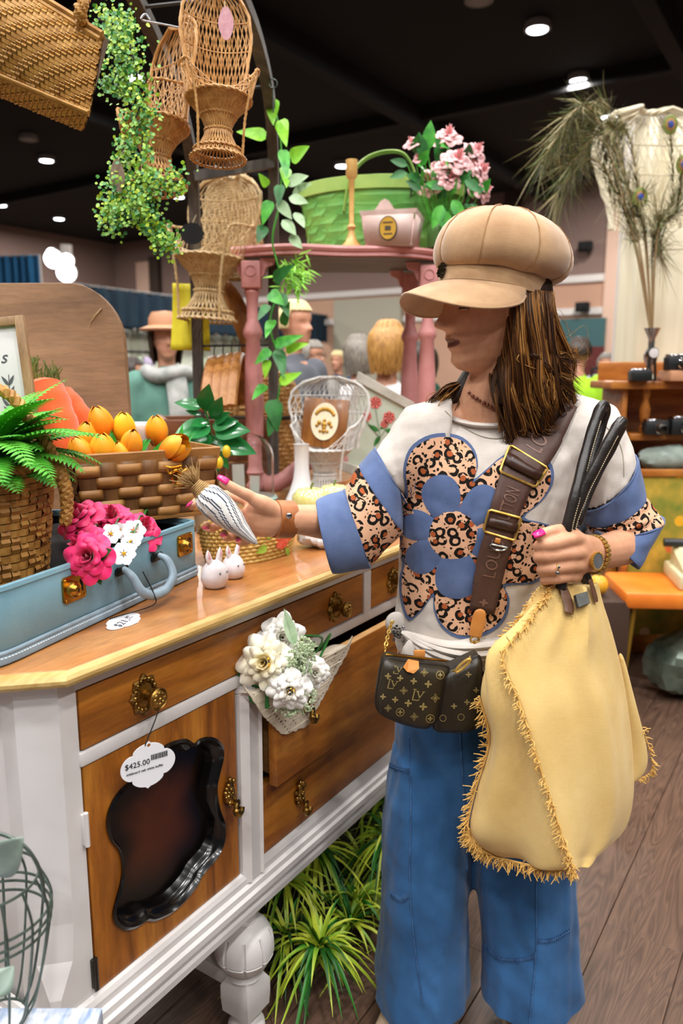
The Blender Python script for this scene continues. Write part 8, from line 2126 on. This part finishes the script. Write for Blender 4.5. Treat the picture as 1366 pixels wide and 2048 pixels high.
def cam_(lb, px0, px1, py0, k, lens, Y=None):
 Y = Y or Yh - .03; x0, x1 = at(px0, 700, Y).x, at(px1, 700, Y).x; z0 = hz[k]; h = at(1290, py0, Y).z - z0; w = x1 - x0; t = thing('vintage_camera', lb, 'camera', ((x0 + x1) / 2, Y, z0))
 g = G(); g.box((0, 0, h * .42), (w, .06, h * .84), bev=.006); obj('body', g, M['blk'], t); g = G(); g.box((0, 0, h * .92), (w * .9, .05, h * .16), bev=.004); obj('top_plate', g, M['silverv'], t)
 if lens: g = G(); g.lathe([(0, 0), (h * .3, 0), (h * .3, .03), (h * .22, .034), (h * .2, .02), (0, .02)], (lens * w, -.03, h * .42), 20, MX); obj('lens', g, M['steel'], t); g = G(); g.lathe([(h * .31, .0), (h * .36, .005), (h * .31, .012)], (lens * w, -.03, h * .42), 20, MX); obj('lens_ring', g, M['silverv'], t)
M['booktan'] = simple('tan book cover', '#c08a66', rough=.6)
c = onshelf(1350, 0); g = G(); g.box((c.x + .03, c.y - .06, c.z + .022), (.19, .14, .044), bev=.004); solo('tan_box', g, M['booktan'], 'flat tan box under the black camera on the hutch top', 'box', (c.x + .03, c.y - .06, c.z))
cam_('black and silver box camera standing left on the hutch top', 1263, 1304, 737, 0, 0); hz[0] += .045; cam_('black camera with silver lens ring on the tan box at the right edge', 1333, 1380, 708, 0, .12, Yh - .03); hz[0] -= .045
cam_('black camera with large lens on the hutch middle shelf', 1298, 1345, 838, 1, .1); cam_('second black camera at the right end of the middle shelf', 1350, 1400, 832, 1, .1)
M['greyclo'] = simple('grey green cloth', '#98a39a', '#7f8a80', 20, .9); c = onshelf(1345, 2); g = G(); g.ball((c.x, c.y - .06, c.z + .055), (.13, .07, .06), 20, 12, fn=lambda p: p * (1 + .2 * noise.noise(p * 25))); solo('folded_cloth', g, M['greyclo'], 'pale grey green cloth bundled on the lower hutch shelf', 'cloth', (c.x, c.y - .06, c.z))
# peacock feathers
M['stemf'] = simple('feather quill', '#b59a72', rough=.6); M['barb'] = vcol('feather barbs', .6); q = random.Random(12)
src = onshelf(1302, 0) + Vector((0, 0, hv * .8))
FT = [(1085, 315, 1180, 215, 'longest drooping peacock feather reaching furthest left'), (1105, 270, 1190, 235, 'upper left peacock feather arching over the wall speaker'), (1150, 245, 1215, 215, 'high peacock feather in front of the second wall light'), (1115, 385, 1190, 320, 'lowest drooping peacock feather with a bare curved quill'), (1280, 395, 1270, 420, 'short peacock feather with a blue eye below the wicker top'), (1340, 250, 1345, 400, 'upright peacock feather near the right edge'), (1366, 330, 1352, 420, 'peacock feather leaning right at the picture edge'), (1225, 255, 1260, 280, 'peacock feather curling beside the far small downlight'), (1318, 440, 1318, 500, 'short dark peacock feather straight above the vase'), (1140, 330, 1215, 270, 'middle peacock feather of the left drooping fan')]
for i, (x, y, mx, my, lb) in enumerate(FT):
 Y = Yh - .1 + .06 * (i % 3); tip = at(x, y, Y - .1); mid = at(mx, my, Y); P_ = spline([src, at(1300 + (mx - 1300) * .30, 470, Y), mid, tip], 14)
 t = thing('peacock_feather', lb, 'feather', src, 0, 'peacock feathers in the silver vase'); n = len(P_); g = G(); g.tube(P_, [.0045 * (1 - .75 * k / n) for k in range(n)], 5); obj('quill', g, M['stemf'], t, world=True); g = G(); FC_ = [lin(h) for h in ('#6d6a3a', '#8a7f4e', '#56682f', '#4a4626', '#a3946a')]
 for k in range(int(n * .32), n - 1):
  for _ in range(9):
   d = (P_[k + 1] - P_[k]).normalized(); s_ = Vector((q.gauss(0, 1), q.gauss(0, .5), q.gauss(-.3, 1))).normalized(); g.col = q.choice(FC_); L = (.24 if i < 4 or i > 7 else .13) * q.uniform(.4, 1.1); s_ -= Vector((0, 0, .5 if i < 4 else 0)); e = P_[k] + d * L * .5 + s_ * L * .6; m_ = P_[k] + d * L * .35 + s_ * L * .22; w = d.cross(s_).normalized() * .0016
   b = len(g.v); g.v += [P_[k] - w, P_[k] + w, m_ + w, m_ - w, e]; g.addf((b, b + 1, b + 2, b + 3)); g.addf((b + 3, b + 2, b + 4))
 obj('barbs', g, M['barb'], t, world=True, kind='stuff', angle=180)
 if i not in (4, 5, 6): continue
 g = G()
 for r_, h in ((.03, '#6f7a2c'), (.02, '#9a6a34'), (.013, '#1c3f8f')): g.col = lin(h); g.ball(tip - Vector((0, .004 + (.03 - r_) * .2, 0)), (r_, .004, r_ * 1.25), 14, 8)
 obj('eye_spot', g, M['barb'], t, world=True)
# cream wicker chair back at top right
cR = at(1345, 405, 3.7); big_ = wick_chair('wicker_fan_back', 'big cream wicker fan shaped chair back standing up behind the feathers at the right edge', M['curtain'], 1.9, back_w=.16, back_h=.30, rim=.007); big_.location = (cR.x, 3.72, cR.z - .36 - .1); big_.rotation_euler = (0, 0, radians(10))
for o in [o for o in C.objects if o.parent == big_ and o.name.split('.')[0] in ('base_lattice', 'woven_bowl', 'rim_band', 'seat', 'arm', 'arm_lattice')]: bpy.data.objects.remove(o)
g = G(); g.box((cR.x + .08, 3.80, (cR.z - .12) / 2), (.44, .30, cR.z - .12), bev=.01); solo('display_plinth', g, M['curtain'], 'tall cream covered plinth under the big wicker fan back at the right edge', 'plinth', (cR.x + .08, 3.80, 0))
# flowered panel, orange stool with typewriter, pumpkin, silver wrap
def floral():
 m = Mat('flowered tapestry'); v = m.coord(); col = m.ramp(m.noise(v, 7, 3), [(.35, lin('#54701f')), (.55, lin('#a08a2c')), (.7, lin('#c9a23a'))])
 for sc, th, c in ((9, .22, '#e0a51a'), (7, .2, '#c9622a'), (8, .2, '#d9b58a')):
  vo = m.new('TexVoronoi'); vo.inputs['Scale'].default_value = sc; m.link(m.coord(rot=(0, sc, 0)), vo.inputs['Vector']); col = m.mix(m.math('LESS_THAN', vo.outputs['Distance'], th), col, lin(c))
 m.set(Base_Color=col, Roughness=.9); return m.m
M['floral'] = floral(); a, b = at(1268, 1000, 3.28), at(1268, 1000, 3.28) + Vector((.8, 0, 0))
t = thing('flowered_screen', 'oak framed screen with yellow and orange flowered tapestry behind the orange stool', 'screen', (a.x + .3, 3.25, 0)); z1 = at(1290, 940, 3.25).z; x0 = -.34
for nm, bx, m_ in (('tapestry', (.02, .0, z1 * .5 + .1, .68, .012, z1 - .25), 'floral'), ('top_rail', (.02, 0, z1 - .012, .74, .03, .03), 'oak'), ('side_rail', (x0, 0, z1 / 2, .03, .03, z1), 'oak'), ('side_rail', (.38, 0, z1 / 2, .03, .03, z1), 'oak')):
 g = G(); g.box(bx[:3], bx[3:], bev=.003); obj(nm, g, M[m_], t)
M['orangevinyl'] = simple('orange vinyl', '#e8822a', '#d9701c', 6, .4); M['goldleg'] = simple('brass leg', '#a8842f', rough=.35, metal=.7)
zs = .52; c1 = onz(1268, 1212, zs - .05); t = thing('orange_stool', 'orange vinyl topped bench with slim brass legs at the right', 'stool', (c1.x + .30, c1.y + .16, 0), radians(-4))
g = G(); g.box((0, 0, zs - .035), (.64, .34, .07), bev=.02); obj('cushion', g, M['orangevinyl'], t)
for a in (-1, 1):
 for b in (-1, 1): g = G(); g.tube([(a * .27, b * .12, zs - .07), (a * .31, b * .15, 0)], [.013, .009], 10); obj('leg', g, M['goldleg'], t)
M['twcream'] = simple('cream enamel', '#d2c9a0', rough=.4); M['twkeys'] = simple('cream keys', '#e6dfc8', rough=.4)
c = Vector((c1.x + .36, c1.y + .15, zs)); t = thing('typewriter', 'cream vintage typewriter on its case base on the orange bench', 'typewriter', c, radians(-10))
g = G(); g.box((0, 0, .03), (.30, .28, .06), bev=.012); obj('case_base', g, M['twcream'], t); g = G(); g.rings([[(-.13, -.11, .06), (.13, -.11, .06), (.13, .11, .06), (-.13, .11, .06)], [(-.13, -.10, .075), (.13, -.10, .075), (.13, .11, .13), (-.13, .11, .13)], [(-.11, .0, .12), (.11, .0, .12), (.11, .10, .145), (-.11, .10, .145)]]); obj('shell', g, M['twcream'], t, smooth=False, bevel=.006)
for r in range(4):
 for k in range(9): g = G(); g.lathe([(0, 0), (.009, 0), (.009, .008), (0, .009)], (-.09 + .0225 * k + .005 * r, -.09 + .022 * r, .082 + .012 * r), 8); obj('key', g, M['twkeys'], t)
g = G(); g.tube([(-.17, .07, .15), (.17, .07, .15)], .018, 14); obj('platen_roller', g, M['blk'], t); g = G(); g.tube(spline([(-.06, -.145, .035), (-.05, -.17, .02), (.05, -.17, .02), (.06, -.145, .035)], 5), .007, 8); obj('case_handle', g, M['twcream'], t)
M['pumpk'] = simple('yellow orange gourd', '#e0a228', rough=.4); p = at(1196, 1170, 3.0); R = .042
M['greybox'] = simple('dark wood block', '#3a2416', rough=.7); g = G(); g.box((p.x, p.y, (p.z - R) / 2), (.2, .2, p.z - R), bev=.004); solo('plant_stand', g, M['greybox'], 'dark wooden stand behind the tote carrying the yellow gourd', 'stand', (p.x, p.y, 0))
t = thing('gourd', 'small round yellow gourd beside the wrist watch, left of the orange bench', 'gourd', (p.x, p.y, p.z - R)); g = G(); g.ball((0, 0, R), R, 24, 14, fn=lambda v: v * (1 - .06 * abs(sin(4 * atan2(v.y, v.x))))); obj('body', g, M['pumpk'], t); g = G(); g.tube([(0, 0, 2 * R), (.004, 0, 2.3 * R)], .006, 8); obj('stem', g, M['twinegreen'], t)
M['wrap'] = simple('silver green wrap', '#7d8a7c', '#3f4a3c', 5, .25, .4); p = onz(1345, 1340, 0); c = Vector((c1.x + .38, c1.y + .22, .15)); g = G(); g.ball(c, (.22, .15, .15), 30, 16, fn=lambda v: v * (1 + .18 * noise.noise(v * 9) + .10 * noise.noise(v * 30))); solo('wrapped_bundle', g, M['wrap'], 'shiny silver green wrapped bundle on the floor under the orange bench', 'bundle', (c.x, c.y, 0), angle=20)
# ================================================================ other visitors in the hall
M['skin2'] = simple('visitor skin', '#d0977a', '#c0866a', 30, .5, sss=.05)
def visitor(lb, px, py, Y, yaw, hair, shirt, pants='#2b3442', style='short', extra=None, bend=0):
 p = at(px, py, Y); hz_ = p.z; t = thing('person', lb, 'person', (p.x, p.y, 0), radians(yaw)); k = (hz_ + .11) / 1.68   # local: faces +x
 HMv = Matrix.Translation((.01 + bend, 0, hz_)) ; g = G(); head_geo(g, HMv, 1.0, 36, 32)
 limb(g, [(bend, 0, hz_ - .08), (bend * .8 - .01, 0, hz_ - .15), (bend * .6 - .01, 0, hz_ - .22)], [.055, .052, .07], 12)
 sh = hz_ - .25; Wr = []
 for s_ in (-1, 1):
  S_, E_, W2 = Vector((bend * .5, s_ * .18, sh)), Vector((.03, s_ * .24, sh - .28 * k)), Vector((.20, s_ * .17, sh - .40 * k)); Wr.append((S_, E_, W2)); limb(g, [S_, E_, W2], [.045, .04, .028], 10, 5)
  d = (W2 - E_).normalized(); limb(g, [W2, W2 + d * .05, W2 + d * .09], [(.028, .02), (.04, .018), (.036, .012)], 10, 3)
  for f in range(4): o_ = Vector((0, .022 * (f - 1.5), 0)); limb(g, [W2 + d * .08 + o_ * .8, W2 + d * .12 + o_, W2 + d * (.155 - .01 * abs(f - 1.3)) + o_ - Vector((0, 0, .015))], [.011, .010, .008], 6, 3)
  limb(g, [W2 + d * .04, W2 + d * .07 + Vector((0, -s_ * .035, .01)), W2 + d * .10 + Vector((0, -s_ * .045, 0))], [.013, .012, .009], 6, 3)
 for s_ in (-1, 1): limb(g, [(0, s_ * .09, .9 * k), (.01, s_ * .09, .5 * k), (0, s_ * .09, .08)], [.075, .055, .04], 10, 4)
 limb(g, [(bend * .5, 0, sh - .02), (0, 0, sh - .3 * k), (0, 0, .92 * k)], [(.10, .15), (.10, .14), (.11, .15)], 16, 4, ref=(1, 0, 0))
 me = remesh(g, .009, 3); me.materials.append(M['skin2']); obj('body', me, None, t)
 def cl(nm, hx, build, vox=.013, m=None):
  g = G(); build(g); me = remesh(g, vox, 5)
  for v, n_ in zip(me.vertices, [n.vector.copy() for n in me.vertex_normals]): q_ = v.co.copy(); v.co = q_ + n_ * (.007 * noise.noise(q_ * 11))
  me.materials.append(m or simple(nm + ' cloth', hx, rough=.9)); return obj(nm, me, None, t)
 def bs(g):
  limb(g, [(bend * .55, 0, sh + .045), (bend * .5, 0, sh), (bend * .3, 0, sh - .12), (0, 0, sh - .3 * k), (0, 0, .86 * k)], [(.07, .08), (.10, .17), (.125, .20), (.13, .18), (.135, .19)], 18, 5, ref=(1, 0, 0))
  for S_, E_, W2 in Wr: limb(g, [S_, E_, W2 * .75 + E_ * .25], [.075, .062, .05], 12, 4)
 cl('jacket', shirt, bs)
 def bp2(g):
  limb(g, [(0, 0, .95 * k), (0, 0, .8 * k)], [(.12, .16), (.125, .17)], 16, 4, ref=(1, 0, 0))
  for s_ in (-1, 1): limb(g, [(0, s_ * .085, .82 * k), (.01, s_ * .095, .45 * k), (0, s_ * .095, .07)], [.10, .075, .06], 12, 4)
 cl('trousers', pants, bp2)
 for s_ in (-1, 1): g = G(); g.ball((.05, s_ * .095, .035), (.13, .045, .036), 12, 8); obj('shoe', g, M['blk'], t)
 if hair:
  g = G(); g.col = None; L = {'short': .02, 'bob': -.13, 'long': -.26}[style]
  for a in range(-100, 101, 8):
   for kx in range(4):
    th = radians(180 + a + rnd(-4, 4)); r0 = .02 + .012 * kx; c0 = Vector((.0 + .055 * cos(th) * .5, .05 * sin(th) * .5, .118 - .004 * kx)); c1_ = Vector((-.005 + .098 * cos(th), .088 * sin(th), .05)); c2 = Vector((-.012 + (.100 + .012 * (style != 'short')) * cos(th), .09 * sin(th), -.02 if style == 'short' else -.05)); c3 = Vector((-.02 + .09 * cos(th), .08 * sin(th), L + rnd(-.02, .02)))
    g.tube(spline([HMv @ q_ for q_ in (c0, c1_, c2, c3)], 4), [.018] * 8 + [.016, .013, .010, .008, .004], 6, flat=.6)
  for a in range(0, 360, 20): th = radians(a); g.tube(spline([HMv @ Vector(q_) for q_ in ((-.01, 0, .120), (.05 * cos(th), .045 * sin(th), .114), (.09 * cos(th), .078 * sin(th), .066))], 4), .016, 6, flat=.6)
  obj('hair', g, simple('visitor hair', hair[0], hair[1], 40, .5, stretch=(3, 3, .5)), t, kind='stuff')
 if extra: extra(t, HMv, sh)
 return t
def glasses(t, H, sh):
 g = G()
 for s_ in (-1, 1): g.tube([H @ Vector((.098, s_ * .032 + .022 * cos(a), .002 + .016 * sin(a))) for a in [2 * pi * i / 16 for i in range(16)]], .0025, 5, closed=True); g.tube([H @ Vector((.095, s_ * .054, .004)), H @ Vector((.0, s_ * .078, .006))], .0025, 5)
 obj('glasses', g, M['rod'], t, kind='stuff')
def strap2(t, H, sh):
 g = G(); g.tube(spline([(.10, .10, sh - .25), (.05, .13, sh + .02), (-.05, .12, sh + .05), (-.13, .05, sh - .12), (-.14, -.08, sh - .35)], 6), [(.012, .004)] * 25, 6); obj('bag_strap', g, M['greyw'], t)
M['dkgreen'] = simple('grey green knit', '#5d7a72', '#4a645c', 40, .95); M['scarf'] = simple('pale grey scarf', '#b9b8b4', '#8f948e', 14, .95)
def hatscarf(t, H, sh):
 g = G(); g.lathe([(.15, .02), (.155, .03), (.10, .05), (.098, .09), (.08, .125), (0, .135)], H @ Vector((0, 0, .025)), 24); obj('brimmed_hat', g, M['booktan'], t)
 g = G(); g.tube([(.02 + .10 * cos(a), .12 * sin(a), sh + .05 + .012 * sin(3 * a)) for a in [2 * pi * i / 24 for i in range(24)]], .045, 10, closed=True); g.tube(spline([(.12, .03, sh + .04), (.17, .04, sh - .15), (.16, .05, sh - .42)], 6), [(.06, .02)] * 13, 10); obj('scarf', g, M['scarf'], t, kind='stuff')
BL = ('#e6d3a0', '#c9ae74'); GY = ('#9a9186', '#6f675e'); DK = ('#3a2a1e', '#241810')
visitor('short blond haired person in a grey coat seen in profile behind the vine', 588, 648, 4.3, -35, BL, '#5d6068', style='short')
visitor('person with a honey blond bob in a white top seen from behind', 775, 690, 4.0, 75, ('#c9974f', '#94642c'), '#e4e2e2', style='bob', extra=strap2)
visitor('grey haired person in glasses and a blue jacket farther back', 622, 712, 6.3, -30, GY, '#2f5676', style='short', extra=glasses)
visitor('small distant person in a dark blue jacket near the white drape', 676, 722, 9.5, -120, BL, '#28405c', style='short')
visitor('person with grey brown hair behind the white topped person', 716, 706, 5.3, 100, ('#8d8478', '#5f564c'), '#8c8a86', style='bob')
visitor('dark haired person in green glimpsed between the two right pink legs', 846, 716, 5.9, 150, DK, '#1f4a38', style='bob')
visitor('person in a lime green shirt behind the brown hair at right', 1158, 705, 6.5, 60, DK, '#a8e02c', style='short')
visitor('distant person in a lavender top right of the lime green shirt', 1212, 728, 9.0, -100, GY, '#b9b4cc', style='short')
visitor('person in a hat, pale scarf and teal coat browsing at the left', 332, 678, 4.6, -70, DK, '#5f8a7c', style='bob', extra=hatscarf)
visitor('person in a cobalt blue coat at the right edge of the wooden board', 262, 745, 6.4, 10, DK, '#2740a8', style='short')
# ================================================================ clothes racks in the distance
def rack(lb, x0, x1, y, Y, cols, where):
 a, b = at(x0, y, Y), at(x1, y, Y + .5); t = thing('clothes_rack', lb, 'clothes rack', (a.x, a.y, 0)); H = a.z; b.z = H; d = b - a
 g = G(); g.tube([a, b], .014, 8); obj('hanging_rail', g, M['steel'], t, world=True)
 for p in (a, b):
  g = G(); g.tube([p, (p.x, p.y, .02)], .014, 8); obj('upright', g, M['steel'], t, world=True); g = G(); g.tube([(p.x, p.y - .25, .014), (p.x, p.y + .25, .014)], .014, 8); obj('foot', g, M['steel'], t, world=True)
 for i, (h, nm) in enumerate(cols):
  c = a + d * ((i + .6) / (len(cols) + .2)); o = thing('garment', '%s garment hanging on the %s clothes rack' % (nm, where), 'clothing', c, 0, 'garments on the %s clothes rack' % where)
  g = G(); rs = []
  for z, w, th in ((-.05, .03, .02), (-.08, .12, .03), (-.12, .20, .04), (-.3, .17, .05), (-.6, .19, .06), (-.85, .22, .07)): rs.append([(th * sin(k) * (1 + .25 * sin(5 * k + i)), w * cos(k), z) for k in [2 * pi * j / 20 for j in range(20)]])
  Mz = Matrix.Rotation(.5 + .2 * sin(i * 3), 3, 'Z'); g.rings([[Mz @ Vector(p) for p in r] for r in rs]); obj('fabric', g, simple('garment cloth', h, rough=.9), o)
  g = G(); g.tube([(0, 0, -.05), (0, 0, .01), (.012, 0, .022), (.02, 0, .01)], .003, 5); obj('hook', g, M['steel'], o)
rack('distant steel clothes rack beyond the lime green shirt at right', 1184, 1246, 738, 7.6, [('#b8b4cf', 'lavender'), ('#8ea6c4', 'pale blue'), ('#d8d6d2', 'white'), ('#4f6a8c', 'slate blue'), ('#c3cfd8', 'ice grey'), ('#39506a', 'dark navy blue')], 'right')
rack('distant steel clothes rack between the wooden board and the person in the hat', 205, 300, 702, 8.2, [('#d9d5cc', 'cream'), ('#c0552c', 'rust orange'), ('#e3dcc0', 'ivory'), ('#7b4a2c', 'brown'), ('#a7b79a', 'sage green'), ('#b7a6c0', 'mauve')], 'left')
